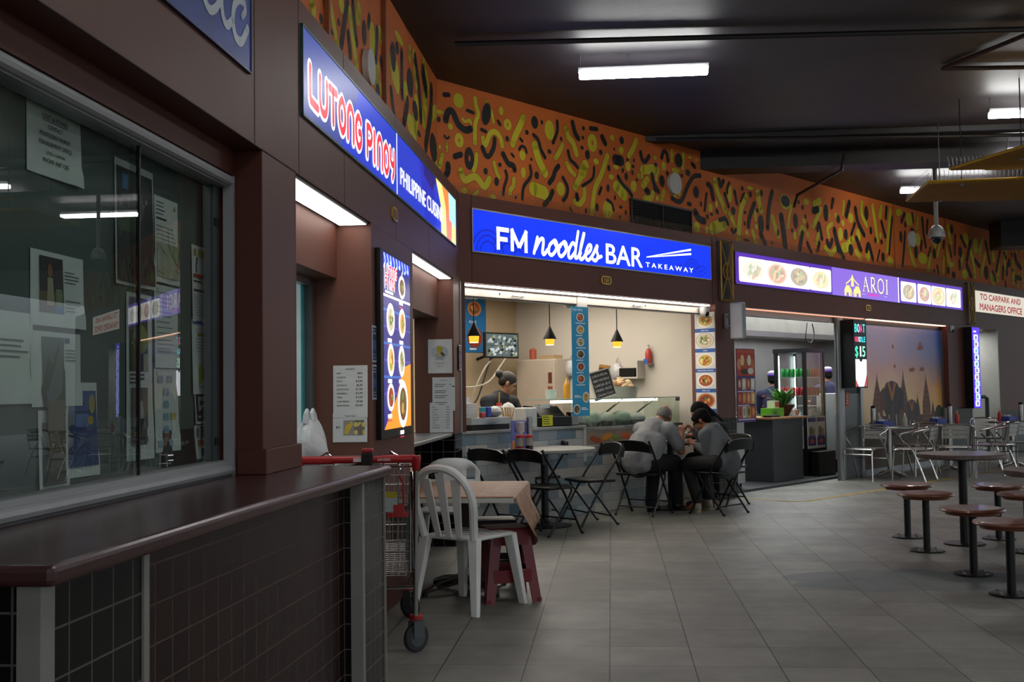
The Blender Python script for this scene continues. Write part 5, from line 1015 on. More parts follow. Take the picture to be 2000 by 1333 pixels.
# ---- plastic bag on the sill
m = MB(); n = 18; prof = [(0.16, 0.0), (0.175, 0.04), (0.165, 0.1), (0.13, 0.15), (0.09, 0.19), (0.06, 0.215)]
rg = random.Random(11); vs = []
for i, (r, z) in enumerate(prof):
    for k in range(n):
        a = 2 * PI * k / n; rr = r * (1 + 0.13 * math.sin(3 * a + i) + rg.uniform(-0.07, 0.07)); vs.append((rr * math.cos(a), rr * 0.55 * math.sin(a), z + (0.01 * math.sin(4 * a) if i else 0)))
m.add(vs, [tuple(range(n))[::-1]] + [(i * n + k, i * n + (k + 1) % n, (i + 1) * n + (k + 1) % n, (i + 1) * n + k) for i in range(len(prof) - 1) for k in range(n)], mat('thin_white_plastic', 'd3d6d6', 0.35, var=0.1, scale=14, bump=0.8, bscale=22), True)
b = m.build('plastic_bag', M=at(FA, 5.62, 0.19, 0.961), sub=1, sharp=180)
tag(b, 'crumpled white plastic bag on the serving window sill beside the column', 'plastic bag')
for sx in (-0.05, 0.06):
    h = MB(); h.tube([(sx - 0.025, 0, 0.2), (sx - 0.02, 0, 0.25), (sx, 0, 0.268), (sx + 0.02, 0, 0.25), (sx + 0.03, 0, 0.2)], [0.02, 0.013, 0.011, 0.013, 0.02], mat('thin_white_plastic'), 6); h.build('bag_handle', b)

# ---- security cameras, projecting light box, lit boxes
def dome_cam(s, y, z, label):
    t = thing('security_camera', label, 'security camera', at(FB, s, y, z)); WC = mat('camera_white', 'c4c4c0', 0.35, var=0.04)
    m = MB(); m.lathe([(0.06, 0.0), (0.062, -0.03), (0.058, -0.06)][::-1], WC, n=18); m.build('housing', t)
    m = MB(); m.ball((0, 0, -0.06), (0.058, 0.058, 0.06), WC, 16); m.build('ball', t); m = MB(); m.ball((-0.005, -0.032, -0.078), (0.034, 0.034, 0.034), mat('black_lens', '08080a', 0.08), 12); m.build('lens', t)
dome_cam(4.11, 0.06, 2.255, 'white dome security camera at the right end of the noodle shop opening')
dome_cam(11.6, 0.02, 2.285, 'white dome security camera right of the picture wall')
t = thing('light_box', 'blank white projecting light box on a bracket right of the noodle shop', 'sign', at(FB, 4.47, 0, 2.1))
m = MB(); m.box(-0.035, 0.035, -0.02, 0, -0.09, 0.09, mat('grey_bracket', '8a8f90', 0.5)); m.build('wall_plate', t, bevel=0.006)
m = MB()
for z in (0.055, -0.055): m.tube([(0, 0, z), (0, -0.1, z)], 0.012, mat('grey_bracket'), 8)
m.build('arms', t)
m = MB(); m.box(-0.045, 0.045, -0.255, -0.085, -0.215, 0.215, mat('light_box_white', 'c2c6cc', 0.35, var=0.03)); m.build('case', t, bevel=0.016)
m = MB(); m.box(-0.03, 0.03, -0.262, -0.25, -0.2, 0.2, mat('light_box_edge', '8a9494', 0.4)); m.build('edge_band', t, bevel=0.004)
t = thing('led_sign', 'lit dot sign reading BOAT NOODLE $15 in coloured letters', 'sign', at(FB, 7.79, 0, 1.28))
m = MB(); m.box(-0.2, 0.2, -0.15, 0.06, 0, 0.95, BLACKP); m.build('case', t)
m = MB(); y = -0.1505; m.rect(-0.19, 0.19, 0.01, 0.94, y, E('08161c', 0.5))
for tx, z, h, cols in (('BOAT', 0.78, 0.12, ('3af0e8', 'f0f0ff', 'ff4a9a', '3af0e8')), ('NOODLE', 0.645, 0.075, ('ff3a7a', 'ff5a8a', 'ffffff', '3ae8ff', '3ae8ff', '3ae8ff')), ('$15', 0.44, 0.15, ('3af0a8', 'f4f4ff', '8affc0'))):
    w = 0.34 / len(tx)
    for i, ch in enumerate(tx): m.text(ch, -0.17 + w * (i + (0.32 if ch == '1' else 0)), z, h, y - 0.001, E(cols[i], 1.9), width=w * (0.34 if ch == '1' else 0.8), bold=0.01)
m.rect(-0.17, 0.18, 0.02, 0.40, y - 0.001, E('f4f6ff', 2.2)); m.poly([(-0.17, 0.02), (-0.17, 0.12), (-0.08, 0.02)], y - 0.0015, E('c03a3a', 1.4)); m.poly([(0.18, 0.02), (0.18, 0.2), (0.08, 0.02)], y - 0.0015, E('b04a4a', 1.2)); m.ell(0.0, 0.4, 0.05, 0.035, y - 0.002, E('10181c', 0.4))
m.build('screen', t)
t = thing('led_sign', 'narrow tall violet lit menu sign left of the passage', 'sign', at(FB, 12.30, 0, 0.9))
m = MB(); m.box(-0.17, 0.17, -0.14, 0.0, 0, 1.38, BLACKP); m.build('case', t)
m = MB(); y = -0.1405; m.rect(-0.165, 0.165, 0.005, 1.375, y, E('4a22e0', 1.5))
for k in range(11):
    m.rrect(-0.10 + 0.02 * (k % 2), 0.11 + 0.02 * (k % 2), 0.03 + k * 0.112, 0.135 + k * 0.112, 0.03, y - 0.0008, E('c8d8ff', 1.5)); m.ell(0.01, 0.08 + k * 0.112, 0.05, 0.035, y - 0.0014, E(('9a8ad8', '6ab8b0', '4a5a8a', '8ad0e0', 'b07a8a')[k % 5], 0.9), n=10)
m.lines(-0.1, 0.1, 1.28, 1.33, 1, y - 0.001, E('d8d0ff', 1.4), 0.6); m.build('screen', t)

# ---- picture wall
t = thing('picture_wall', 'printed picture wall of temple towers and elephants at sunset', 'mural print', at(FB, 8.36, 0.1, 0.08))
pm = bpy.data.materials.new('sunset_print'); pm.use_nodes = True; nt = pm.node_tree; b = nt.nodes['Principled BSDF']; b.inputs['Roughness'].default_value = 0.35
tc = nt.nodes.new('ShaderNodeTexCoord'); sp = nt.nodes.new('ShaderNodeSeparateXYZ'); nt.links.new(tc.outputs['Object'], sp.inputs[0])
nz = nt.nodes.new('ShaderNodeTexNoise'); nz.inputs['Scale'].default_value = 1.6; nz.inputs['Detail'].default_value = 5; nt.links.new(tc.outputs['Object'], nz.inputs['Vector'])
ad = nt.nodes.new('ShaderNodeMath'); ad.operation = 'MULTIPLY_ADD'; nt.links.new(nz.outputs['Fac'], ad.inputs[0]); ad.inputs[1].default_value = 0.9; nt.links.new(sp.outputs['Z'], ad.inputs[2])
dv = nt.nodes.new('ShaderNodeMath'); dv.operation = 'DIVIDE'; nt.links.new(ad.outputs[0], dv.inputs[0]); dv.inputs[1].default_value = 2.75
r1 = nt.nodes.new('ShaderNodeValToRGB'); r1.color_ramp.elements[0].color = lin('4a4436'); r1.color_ramp.elements[0].position = 0.2; r1.color_ramp.elements[1].color = lin('98a4d0'); r1.color_ramp.elements[1].position = 1.0
for ps, h in ((0.36, '9a8458'), (0.42, 'd8bc8a'), (0.56, 'e8c9a0'), (0.72, 'dca8a0'), (0.86, 'b8a8c8')): q = r1.color_ramp.elements.new(ps); q.color = lin(h)
r2 = nt.nodes.new('ShaderNodeValToRGB'); r2.color_ramp.elements[0].color = lin('4a4436'); r2.color_ramp.elements[0].position = 0.2; r2.color_ramp.elements[1].color = lin('1840a8'); r2.color_ramp.elements[1].position = 0.95
for ps, h in ((0.36, '9a7430'), (0.46, 'e8b850'), (0.6, 'd88c34'), (0.72, '8a7480'), (0.84, '3a68b8')): q = r2.color_ramp.elements.new(ps); q.color = lin(h)
nt.links.new(dv.outputs[0], r1.inputs[0]); nt.links.new(dv.outputs[0], r2.inputs[0])
mr = nt.nodes.new('ShaderNodeMapRange'); mr.inputs[1].default_value = 1.2; mr.inputs[2].default_value = 3.0; nt.links.new(sp.outputs['X'], mr.inputs[0])
mx = nt.nodes.new('ShaderNodeMix'); mx.data_type = 'RGBA'; nt.links.new(mr.outputs[0], mx.inputs['Factor']); nt.links.new(r1.outputs[0], mx.inputs['A']); nt.links.new(r2.outputs[0], mx.inputs['B']); nt.links.new(mx.outputs['Result'], b.inputs['Base Color'])
m = MB(); m.box(0, 3.02, 0, 0.01, 0, 2.12, pm); m.build('sheet', t)
m = MB(); y = -0.0015
def tower(cx, zb, zt, w, c):
    m.poly([(cx - w, zb), (cx + w, zb), (cx + w * 0.92, zb + (zt - zb) * 0.35), (cx + w * 0.55, zb + (zt - zb) * 0.6), (cx + w * 0.12, zb + (zt - zb) * 0.85), (cx, zt), (cx - w * 0.12, zb + (zt - zb) * 0.85), (cx - w * 0.55, zb + (zt - zb) * 0.6), (cx - w * 0.92, zb + (zt - zb) * 0.35)], y, P(c))
    for k in range(7): zz = zb + (zt - zb) * (0.08 + 0.1 * k); ww = w * (1 - 0.12 * k); m.rect(cx - ww, cx + ww, zz, zz + 0.014, y - 0.0004, P('57392c'))
m.poly([(0, 0.35), (3.02, 0.35), (3.02, 0.72), (2.7, 0.8), (2.4, 0.72), (2.0, 0.78), (1.6, 0.7), (1.0, 0.74), (0.5, 0.8), (0.25, 0.7), (0, 0.62)], y + 0.0006, P('4c3a2e')); m.rect(0, 3.02, 0, 0.36, y + 0.0005, P('4f4733'))
tower(0.50, 0.62, 1.43, 0.2, '74503e'); tower(1.45, 0.55, 1.48, 0.2, '6a5042'); tower(2.34, 0.66, 1.43, 0.17, '704a3a'); tower(1.98, 0.7, 1.1, 0.1, '5f4a40'); tower(2.6, 0.66, 1.0, 0.08, '5f4a40')
def elephant(cx, zb, k):
    q = lambda pts: [(cx + a * k, zb + c * k) for a, c in pts]
    m.poly(q([(-0.36, 0.5), (-0.34, 0.72), (-0.2, 0.86), (0.0, 0.9), (0.2, 0.86), (0.34, 0.72), (0.36, 0.5), (0.24, 0.36), (0.22, 0.0), (-0.22, 0.0), (-0.24, 0.36)]), y - 0.001, P('3f3838')); m.poly(q([(-0.42, 0.42), (-0.44, 0.72), (-0.3, 0.8), (-0.22, 0.5)]), y - 0.0012, P('5f3f3a')); m.poly(q([(0.42, 0.42), (0.44, 0.72), (0.3, 0.8), (0.22, 0.5)]), y - 0.0013, P('33343c'))
    m.poly(q([(-0.17, 0.88), (0.17, 0.88), (0.0, 0.55)]), y - 0.0016, P('a8702c')); m.poly(q([(-0.09, 0.88), (0.09, 0.88), (0.0, 0.7)]), y - 0.0018, P('4a3a6a')); m.stroke(q([(0.0, 0.6), (0.02, 0.3), (-0.02, 0.05)]), 0.13 * k, y - 0.0014, P('4c4546')); m.stroke(q([(-0.13, 0.36), (-0.15, 0.2)]), 0.035 * k, y - 0.0019, P('b8b0a0')); m.stroke(q([(0.13, 0.36), (0.15, 0.2)]), 0.035 * k, y - 0.0019, P('b8b0a0'))
elephant(1.02, 0.42, 0.98); elephant(1.75, 0.45, 0.62)
for cx, cz, w in ((2.15, 1.82, 0.13), (1.1, 1.82, 0.03), (1.15, 1.52, 0.035), (1.8, 1.47, 0.12), (2.2, 1.48, 0.1)): m.ell(cx, cz, w, 0.035, y, P('a06058'), 4, n=10)
m.ell(2.15, 1.87, 0.07, 0.05, y - 0.0003, P('9a6a78'), 20, n=9)
m.ell(2.85, 0.78, 0.16, 0.12, y - 0.001, P('2c3420'), n=10); m.ell(0.35, 0.2, 0.3, 0.1, y, P('5a2f22'), 15, n=10); m.ell(1.5, 0.25, 0.35, 0.08, y - 0.0002, P('5a3a24'), 5, n=10)
m.build('printed_figures', t)
t = None
m = MB(); m.box(-0.05, 0.05, -0.003, 0, 0, 0.2, P('c05a34')); m.lines(-0.03, 0.03, 0.03, 0.17, 4, -0.0035, P('e8b8a0'), 0.5); tag(m.build('sticker', M=at(FB, 7.9, 0.118, 1.02)), 'small orange notice on the grey partition under the dot sign', 'sticker')

# ================================================================== FURNITURE
SEATB = mat('black_vinyl_seat', '100f0f', 0.4, var=0.12, scale=8, spec=0.35)
def folding_chair(M, label, group='black folding chairs'):
    t = thing('folding_chair', label, 'chair', M, group)
    m = MB(); pts = [(-0.215, -0.19), (0.215, -0.19), (0.215, 0.12), (0.165, 0.18), (-0.165, 0.18), (-0.215, 0.12)]
    m.prism(pts, 0.415, 0.442, SEATB); m.build('seat', t, bevel=0.01)
    m = MB(); n = 8; vs = []
    for i in range(n + 1):
        u = -1 + 2 * i / n; x = 0.228 * u; yb = -0.255 - 0.035 * (1 - u * u); top = 0.79 - 0.03 * u * u; bot = 0.655 + 0.02 * (1 - u * u)
        if i in (0, n): top -= 0.02
        vs += [(x, yb - 0.012, bot), (x, yb - 0.03, top), (x, yb + 0.002, top), (x, yb + 0.018, bot)]
    fs = [(4 * i + k, 4 * i + 4 + k, 4 * i + 4 + (k + 1) % 4, 4 * i + (k + 1) % 4) for i in range(n) for k in range(4)] + [(3, 2, 1, 0), (4 * n, 4 * n + 1, 4 * n + 2, 4 * n + 3)]
    m.add(vs, fs, SEATB, True); m.build('backrest', t, bevel=0.006)
    for s in (-1, 1):
        m = MB(); m.tube(catmull([(s * 0.24, 0.205, 0.0), (s * 0.236, -0.03, 0.40), (s * 0.231, -0.235, 0.70), (s * 0.215, -0.27, 0.78)], 4), 0.0115, BLACKM, 8); m.lathe([(0.014, 0), (0.014, 0.02)], BLACKP, (s * 0.24, 0.205, 0), 8); m.build('front_leg', t)
        m = MB(); m.tube(catmull([(s * 0.215, -0.205, 0.0), (s * 0.215, 0.05, 0.33), (s * 0.21, 0.10, 0.40), (s * 0.205, 0.08, 0.425)], 4), 0.0105, BLACKM, 8); m.lathe([(0.013, 0), (0.013, 0.02)], BLACKP, (s * 0.215, -0.205, 0), 8); m.build('rear_leg', t)
    m = MB(); m.tube([(-0.239, 0.125, 0.135), (0.239, 0.125, 0.135)], 0.008, BLACKM, 6); m.tube([(-0.215, -0.135, 0.09), (0.215, -0.135, 0.09)], 0.008, BLACKM, 6); m.build('crossbars', t)
    return t
FC = folding_chair(facing(-0.60, 10.22, 0, 48), 'black folding chair nearest the camera, its back to us at the round table')
for x, y, a, lb in ((-0.99, 10.36, 52, 'black folding chair left of the round table, partly behind the white plastic chair'),
                    (-0.80, 11.42, 212, 'black folding chair behind the round table by the tiled counter'),
                    (-0.24, 10.96, 208, 'empty black folding chair right of the round table, facing left'),
                    (0.31, 11.76, 61, 'black folding chair under the man in the grey shirt'),
                    (1.11, 11.83, 139, 'black folding chair under the boy in the grey hoodie'),
                    (1.22, 12.72, 222, 'black folding chair under the woman with long hair')):
    dup(FC, facing(x, y, 0, a), lb)
LAM = mat('grey_laminate_top', '8d8b86', 0.35, var=0.08, scale=10)
def round_table(x, y, r, z, label):
    t = thing('cafe_table', label, 'table', Matrix.Translation((x, y, 0)), 'round tables of the noodle shop')
    m = MB(); m.lathe([(r - 0.01, z - 0.032), (r, z - 0.026), (r, z - 0.006), (r - 0.006, z)], LAM, n=40); m.build('tabletop', t)
    m = MB(); m.tube([(0, 0, 0.02), (0, 0, z - 0.03)], 0.036, BLACKM, 14); m.build('pole', t)
    m = MB(); m.lathe([(0.26, 0.0), (0.262, 0.008), (0.2, 0.016), (0.05, 0.03), (0.037, 0.05)], BLACKM, n=32); m.build('base', t)
    return t
round_table(-0.66, 10.80, 0.5, 0.75, 'round grey table with a lilac box and sauce jars by the tiled counter')
round_table(0.635, 12.33, 0.38, 0.75, 'round table between the three diners')
LIL = mat('lilac_plastic', '6f78c2', 0.35, var=0.04)
t = thing('utensil_box', 'tall lilac utensil box on the round table', 'box', at(W, -0.90, 10.72, 0.75, math.radians(8)))
m = MB()
m.box(-0.075, 0.075, 0.05, 0.056, 0, 0.27, LIL); m.box(-0.075, -0.069, -0.05, 0.056, 0, 0.27, LIL); m.box(0.069, 0.075, -0.05, 0.056, 0, 0.27, LIL); m.box(-0.075, 0.075, -0.056, -0.05, 0, 0.16, LIL); m.box(-0.075, -0.04, -0.056, -0.05, 0.16, 0.27, LIL); m.box(-0.075, 0.075, -0.05, 0.05, 0, 0.006, LIL); m.box(-0.08, 0.08, -0.062, 0.062, 0, 0.012, LIL); m.build('case', t)
m = MB(); m.lathe([(0.045, 0.1), (0.052, 0.2), (0.05, 0.258)], mat('clear_bag', 'b5b4b4', 0.3, var=0.2, scale=20, bump=0.6, bscale=40), (0.02, -0.012, 0), 12); m.build('napkin_bag', t)
t = thing('chopstick_canister', 'tall steel canister standing behind the lilac box', 'canister', at(W, -0.80, 10.78, 0.75)); m = MB(); m.lathe([(0.03, 0), (0.03, 0.3)], STEEL, n=16); m.build('canister_body', t)
m = MB()
for k in range(4): m.tube([(0.012 * math.cos(k * 1.6), 0.012 * math.sin(k * 1.6), 0.28), (0.014 * math.cos(k * 1.6), 0.014 * math.sin(k * 1.6), 0.31)], 0.005, STEEL, 5)
m.build('spoons', t)
def jar(M, body, level, label, r=0.036, h=0.115):
    t = thing('sauce_jar', label, 'jar', M, 'sauce jars on the round table')
    m = MB(); m.lathe([(r, 0.0), (r, h)], mat('jar_glass', '9a958a', 0.12, var=0.05), n=16); m.lathe([(r * 1.01, 0.002), (r * 1.01, level)], body, n=16); m.build('glass', t)
    m = MB(); m.lathe([(r * 1.08, h - 0.002), (r * 1.08, h + 0.022), (r * 0.98, h + 0.026)], mat('red_lid', 'c02a22', 0.4), n=16); m.build('lid', t)
jar(at(W, -0.87, 10.53, 0.75), mat('chilli_red', '8a1c16', 0.3), 0.035, 'sauce jar with red sauce and a red lid')
jar(at(W, -0.785, 10.54, 0.75), mat('soy_dark', '140a06', 0.2), 0.04, 'sauce jar with dark soy sauce and a red lid')
m = MB(); m.lathe([(0.022, 0), (0.022, 0.065), (0.018, 0.075)], mat('toothpick_jar', 'c98a62', 0.5), n=12)
for k in range(8): m.tube([(0.01 * math.cos(k), 0.01 * math.sin(k), 0.06), (0.013 * math.cos(k), 0.013 * math.sin(k), 0.088)], 0.0015, P('d8b890'), 3)
tag(m.build('toothpick_holder', M=at(W, -0.935, 10.55, 0.75)), 'small toothpick holder left of the sauce jars', 'holder')

# ---- white plastic chairs
def plastic_chair_slat(M):
    t = thing('plastic_chair', 'white plastic chair with a slatted back facing away beside the trolley', 'chair', M, 'white plastic chairs')
    m = MB(); pts = [(-0.20, -0.19), (0.20, -0.19), (0.215, 0.17), (0.19, 0.21), (-0.19, 0.21), (-0.215, 0.17)]
    m.prism(pts, 0.425, 0.45, WHITEP); m.build('seat', t, bevel=0.012)
    m = MB()
    for k in range(4): m.box(-0.14, 0.14, -0.1 + 0.075 * k, -0.094 + 0.075 * k, 0.4505, 0.452, mat('slot_shadow', '4a4c4e', 0.8))
    m.build('seat_slots', t)
    def yb(z): return -0.19 - (z - 0.44) * 0.22
    m = MB(); arch = [(-0.19, 0.44), (-0.205, 0.55), (-0.218, 0.66), (-0.19, 0.765), (-0.105, 0.838), (0, 0.86), (0.105, 0.838), (0.19, 0.765), (0.218, 0.66), (0.205, 0.55), (0.19, 0.44)]
    m.tube([(x, yb(z), z) for x, z in catmull(arch, 4)], 0.025, WHITEP, 8); m.build('back_frame', t)
    for k, x in enumerate((-0.1, 0.0, 0.1)):
        s = MB(); z1 = 0.83 - abs(x) * 0.35; vs = []
        for i in range(7):
            u = i / 6; z = 0.44 + (z1 - 0.44) * u; w = 0.021 + 0.014 * u; xx = x * (0.78 + 0.35 * u); vs += [(xx - w, yb(z) - 0.006, z), (xx + w, yb(z) - 0.006, z), (xx + w, yb(z) + 0.008, z), (xx - w, yb(z) + 0.008, z)]
        s.add(vs, [(4 * i + k_, 4 * i + (k_ + 1) % 4, 4 * i + 4 + (k_ + 1) % 4, 4 * i + 4 + k_) for i in range(6) for k_ in range(4)] + [(3, 2, 1, 0), (24, 25, 26, 27)], WHITEP, False); s.build('back_slat', t, bevel=0.004)
    for sx, sy in ((-1, -1), (1, -1), (-1, 1), (1, 1)):
        l = MB(); tx, ty = sx * 0.185, sy * 0.18; fx, fy = sx * 0.235, sy * 0.245; vs = []
        for u in (0, 0.5, 1):
            z = 0.445 * (1 - u); x, y = tx + (fx - tx) * u, ty + (fy - ty) * u; w = 0.036 - 0.012 * u; vs += [(x - w, y - w * 0.7, z), (x + w, y - w * 0.7, z), (x + w, y + w * 0.7, z), (x - w, y + w * 0.7, z)]
        l.add(vs, [(4 * i + k_, 4 * i + 4 + k_, 4 * i + 4 + (k_ + 1) % 4, 4 * i + (k_ + 1) % 4) for i in range(2) for k_ in range(4)] + [(0, 1, 2, 3), (11, 10, 9, 8)], WHITEP); l.build('leg', t, bevel=0.007)
    return t
plastic_chair_slat(facing(-0.89, 6.80, 0, 60))
def plastic_chair_solid(M):
    t = thing('plastic_chair', 'white plastic chair with a solid slotted back, on the far side of the covered table', 'chair', M, 'white plastic chairs')
    m = MB(); m.prism([(-0.2, -0.19), (0.2, -0.19), (0.21, 0.2), (-0.21, 0.2)], 0.42, 0.445, WHITEP); m.build('seat', t, bevel=0.012)
    m = MB(); n = 12; R = []
    for i in range(n + 1):
        u = -1 + 2 * i / n; x = 0.22 * u; top = 0.80 - 0.10 * abs(u) ** 3.5; R.append((x, -0.20 - 0.03 * (1 - u * u), top))
    zs = [0.44, 0.54, 0.64, 0.72, 1.0]
    vs = []
    for x, y, top in R:
        for z in zs: zz = min(z, top) if z < 1 else top; zz = zz if zz < top or z == 1.0 else top - 0.005; vs.append((x, y - (zz - 0.44) * 0.22, zz))
    K = len(zs); fs = []
    for i in range(n):
        for j in range(K - 1):
            if j == 2 and i in (1, 2, 9, 10): continue
            fs.append((i * K + j, (i + 1) * K + j, (i + 1) * K + j + 1, i * K + j + 1))
    m.add(vs, fs, WHITEP, True); m.build('backrest', t, solid=0.012, sharp=60)
    for sx, sy in ((-1, -1), (1, -1), (-1, 1), (1, 1)):
        l = MB(); l.tube([(sx * 0.18, sy * 0.17, 0.43), (sx * 0.22, sy * 0.23, 0.0)], [0.03, 0.02], WHITEP, 8); l.build('leg', t)
plastic_chair_solid(facing(-1.24, 8.22, 0, 268))

# ---- covered table and stools
t = thing('covered_table', 'low table under a wood patterned cloth between the two white plastic chairs', 'table', at(W, -0.985, 7.35, 0))
m = MB(); m.box(-0.385, 0.385, -0.6, 0.6, 0.632, 0.664, mat('off_white_board', 'b9b8ac', 0.5, var=0.06)); m.build('tabletop', t, bevel=0.004)
m = MB(); m.box(-0.034, 0.034, -0.034, 0.034, 0.06, 0.635, mat('dark_brown_post', '3a2a22', 0.5)); m.build('post', t)
m = MB(); m.lathe([(0.045, 0.05), (0.045, 0.16)], CHROME, n=14); m.build('collar', t)
for a in (45, 135, 225, 315):
    m = MB(); c, s = math.cos(math.radians(a)), math.sin(math.radians(a)); m.tube([(0.03 * c, 0.03 * s, 0.075), (0.2 * c, 0.2 * s, 0.055), (0.34 * c, 0.34 * s, 0.025)], [0.03, 0.025, 0.016], CHROME, 8); m.lathe([(0.018, 0), (0.018, 0.02)], BLACKP, (0.33 * c, 0.33 * s, 0), 8); m.build('foot', t)
wm = bpy.data.materials.new('wood_pattern_cloth'); wm.use_nodes = True; nt = wm.node_tree; b = nt.nodes['Principled BSDF']; b.inputs['Roughness'].default_value = 0.55
tc = nt.nodes.new('ShaderNodeTexCoord'); mp = nt.nodes.new('ShaderNodeMapping'); mp.inputs['Scale'].default_value = (3, 14, 3); nz = nt.nodes.new('ShaderNodeTexNoise'); nz.inputs['Scale'].default_value = 4; nz.inputs['Detail'].default_value = 6; nz.inputs['Distortion'].default_value = 1.4; r = nt.nodes.new('ShaderNodeValToRGB')
r.color_ramp.elements[0].position = 0.35; r.color_ramp.elements[0].color = lin('7f5334'); r.color_ramp.elements[1].position = 0.68; r.color_ramp.elements[1].color = lin('c59a7a')
nt.links.new(tc.outputs['Object'], mp.inputs[0]); nt.links.new(mp.outputs[0], nz.inputs['Vector']); nt.links.new(nz.outputs['Fac'], r.inputs[0]); nt.links.new(r.outputs[0], b.inputs['Base Color'])
m = MB(); nx, ny = 8, 14; vs = []; hang = [0, 0.06, 0.14, 0.22]
prof = [(-0.387, 0.666), (-0.2, 0.667), (0.0, 0.667), (0.2, 0.667), (0.375, 0.667), (0.392, 0.655), (0.41, 0.57), (0.44, 0.48), (0.455, 0.41)]
for j in range(ny + 1):
    v = j / ny; y = -0.602 + 1.204 * v
    for i, (x, z) in enumerate(prof):
        k = max(0, i - 5) / 3; fold = 0.03 * k * math.sin(v * 11 + 0.5); drop = 0.05 * k * (1 - v) if i > 5 else 0
        vs.append((x + fold + 0.03 * k * (1 - v), y + 0.02 * k * math.sin(v * 7) + (0.14 * k * (1 - v) ** 2), z - drop * 0.9 + 0.06 * k * math.sin(v * 9 + 2)))
N = len(prof); m.add(vs, [(j * N + i, j * N + i + 1, (j + 1) * N + i + 1, (j + 1) * N + i) for j in range(ny) for i in range(N - 1)], wm, True)
tag(m.build('tablecloth', M=at(W, -0.985, 7.35, 0), solid=0.002, sharp=180), 'wood patterned plastic cloth hanging off the right side of the low table', 'tablecloth')
def stool(M, col, label):
    mt_ = mat(col[0], col[1], 0.35, var=0.08); t = thing('plastic_stool', label, 'stool', M, 'stacked plastic stools')
    m = MB(); m.box(-0.138, 0.138, -0.138, 0.138, 0.43, 0.455, mt_); m.build('seat', t, bevel=0.02)
    for sx in (-1, 1):
        for sy in (-1, 1):
            l = MB(); vs = []
            for u in (0, 1):
                z = 0.44 * (1 - u); c = 0.125 + 0.055 * u; w = 0.072 - 0.014 * u
                vs += [(sx * c, sy * c, z), (sx * (c - w), sy * c, z), (sx * (c - w), sy * (c - 0.012), z), (sx * (c - 0.012), sy * (c - 0.012), z), (sx * (c - 0.012), sy * (c - w), z), (sx * c, sy * (c - w), z)]
            fs = [(k, (k + 1) % 6, 6 + (k + 1) % 6, 6 + k) for k in range(6)] + [(0, 1, 2, 3, 4, 5)[::-1], (6, 7, 8, 9, 10, 11)]
            l.add(vs, fs if sx * sy < 0 else [f[::-1] for f in fs], mt_); l.box(sx * 0.165 - 0.015, sx * 0.165 + 0.015, sy * 0.165 - 0.015, sy * 0.165 + 0.015, 0, 0.025, mt_); l.build('leg', t)
    for a in range(4):
        m = MB(); R = Matrix.Rotation(a * PI / 2, 4, 'Z'); m.box(-0.12, 0.12, -0.165, -0.153, 0.12, 0.20, mt_, M=R); m.box(-0.11, 0.11, -0.141, -0.129, 0.35, 0.44, mt_, M=R); m.build('side_rail', t)
    return t
stool(at(W, -0.69, 7.08, 0.0, math.radians(22)), ('maroon_plastic', '6e1420'), 'dark red plastic stool under the hanging end of the wood patterned cloth')
stool(at(W, -0.80, 7.50, 0.0, math.radians(10)), ('dark_maroon_plastic', '33121a'), 'darker maroon plastic stool behind the dark red stool under the low table')

# ---- shopping trolley
WIRE = mat('trolley_wire', 'a2a4a2', 0.3, 0.9, var=0.08); TRED = mat('trolley_red', 'a81c20', 0.35, var=0.06)
TM = Matrix.Translation((-1.255, 5.42, 0)) @ Matrix.Rotation(math.radians(7), 4, 'Z')
t = thing('shopping_trolley', 'wire shopping trolley with a red handle parked against the serving recess', 'shopping trolley', TM)
m = MB(); m.tube([(-0.27, 0, 0.985), (0.27, 0, 0.985)], 0.018, TRED, 12); m.tube([(0.12, 0, 0.985), (0.285, 0, 0.985)], 0.0205, TRED, 12); m.tube([(-0.285, 0, 0.985), (-0.12, 0, 0.985)], 0.0205, TRED, 12)
for s in (-1, 1): m.tube([(s * 0.285, 0.0, 1.0), (s * 0.288, 0.0, 0.985), (s * 0.288, 0.01, 0.93)], [0.026, 0.026, 0.017], TRED, 10)
h = m.build('handle', t)
m = MB(); m.box(-0.02, 0.06, -0.021, -0.0195, 0.975, 0.995, P('d8c8c4')); m.text('SAVERS', 0.10, 0.978, 0.014, -0.0225, P('e0d0cc'), bold=0.02); m.build('handle_print', h)
m = MB(); m.box(0.02, 0.075, -0.03, 0.03, 0.955, 1.02, BLACKP); m.box(0.02, 0.075, -0.022, 0.03, 1.02, 1.04, TRED); m.build('coin_lock', t, bevel=0.006)
m = MB()
for s in (-1, 1): m.tube([(s * 0.285, 0.01, 0.94), (s * 0.28, 0.05, 0.80), (s * 0.275, 0.09, 0.55), (s * 0.272, 0.11, 0.36), (s * 0.27, 0.13, 0.19)], 0.0135, CHROME, 10); m.tube([(s * 0.265, 0.05, 0.92), (s * 0.262, 0.085, 0.6), (s * 0.26, 0.115, 0.38)], 0.01, CHROME, 8)
for s in (-1, 1): m.tube([(s * 0.27, 0.115, 0.34), (s * 0.25, 0.4, 0.29), (s * 0.2, 0.95, 0.24), (s * 0.19, 1.0, 0.18)], 0.012, CHROME, 8)
m.tube([(-0.272, 0.11, 0.335), (0.272, 0.11, 0.335)], 0.009, CHROME, 6); m.build('frame', t)
def bx_(u, v): return None
def corner(side, y, z):   # basket cross-section narrows to the front
    f = (y - 0.08) / 0.87; half = (0.262 - 0.06 * f) * (0.86 + 0.14 * min(1, (z - 0.40) / 0.5)); return side * half
m = MB()
zb = lambda y: 0.40 + 0.06 * (y - 0.08) / 0.87
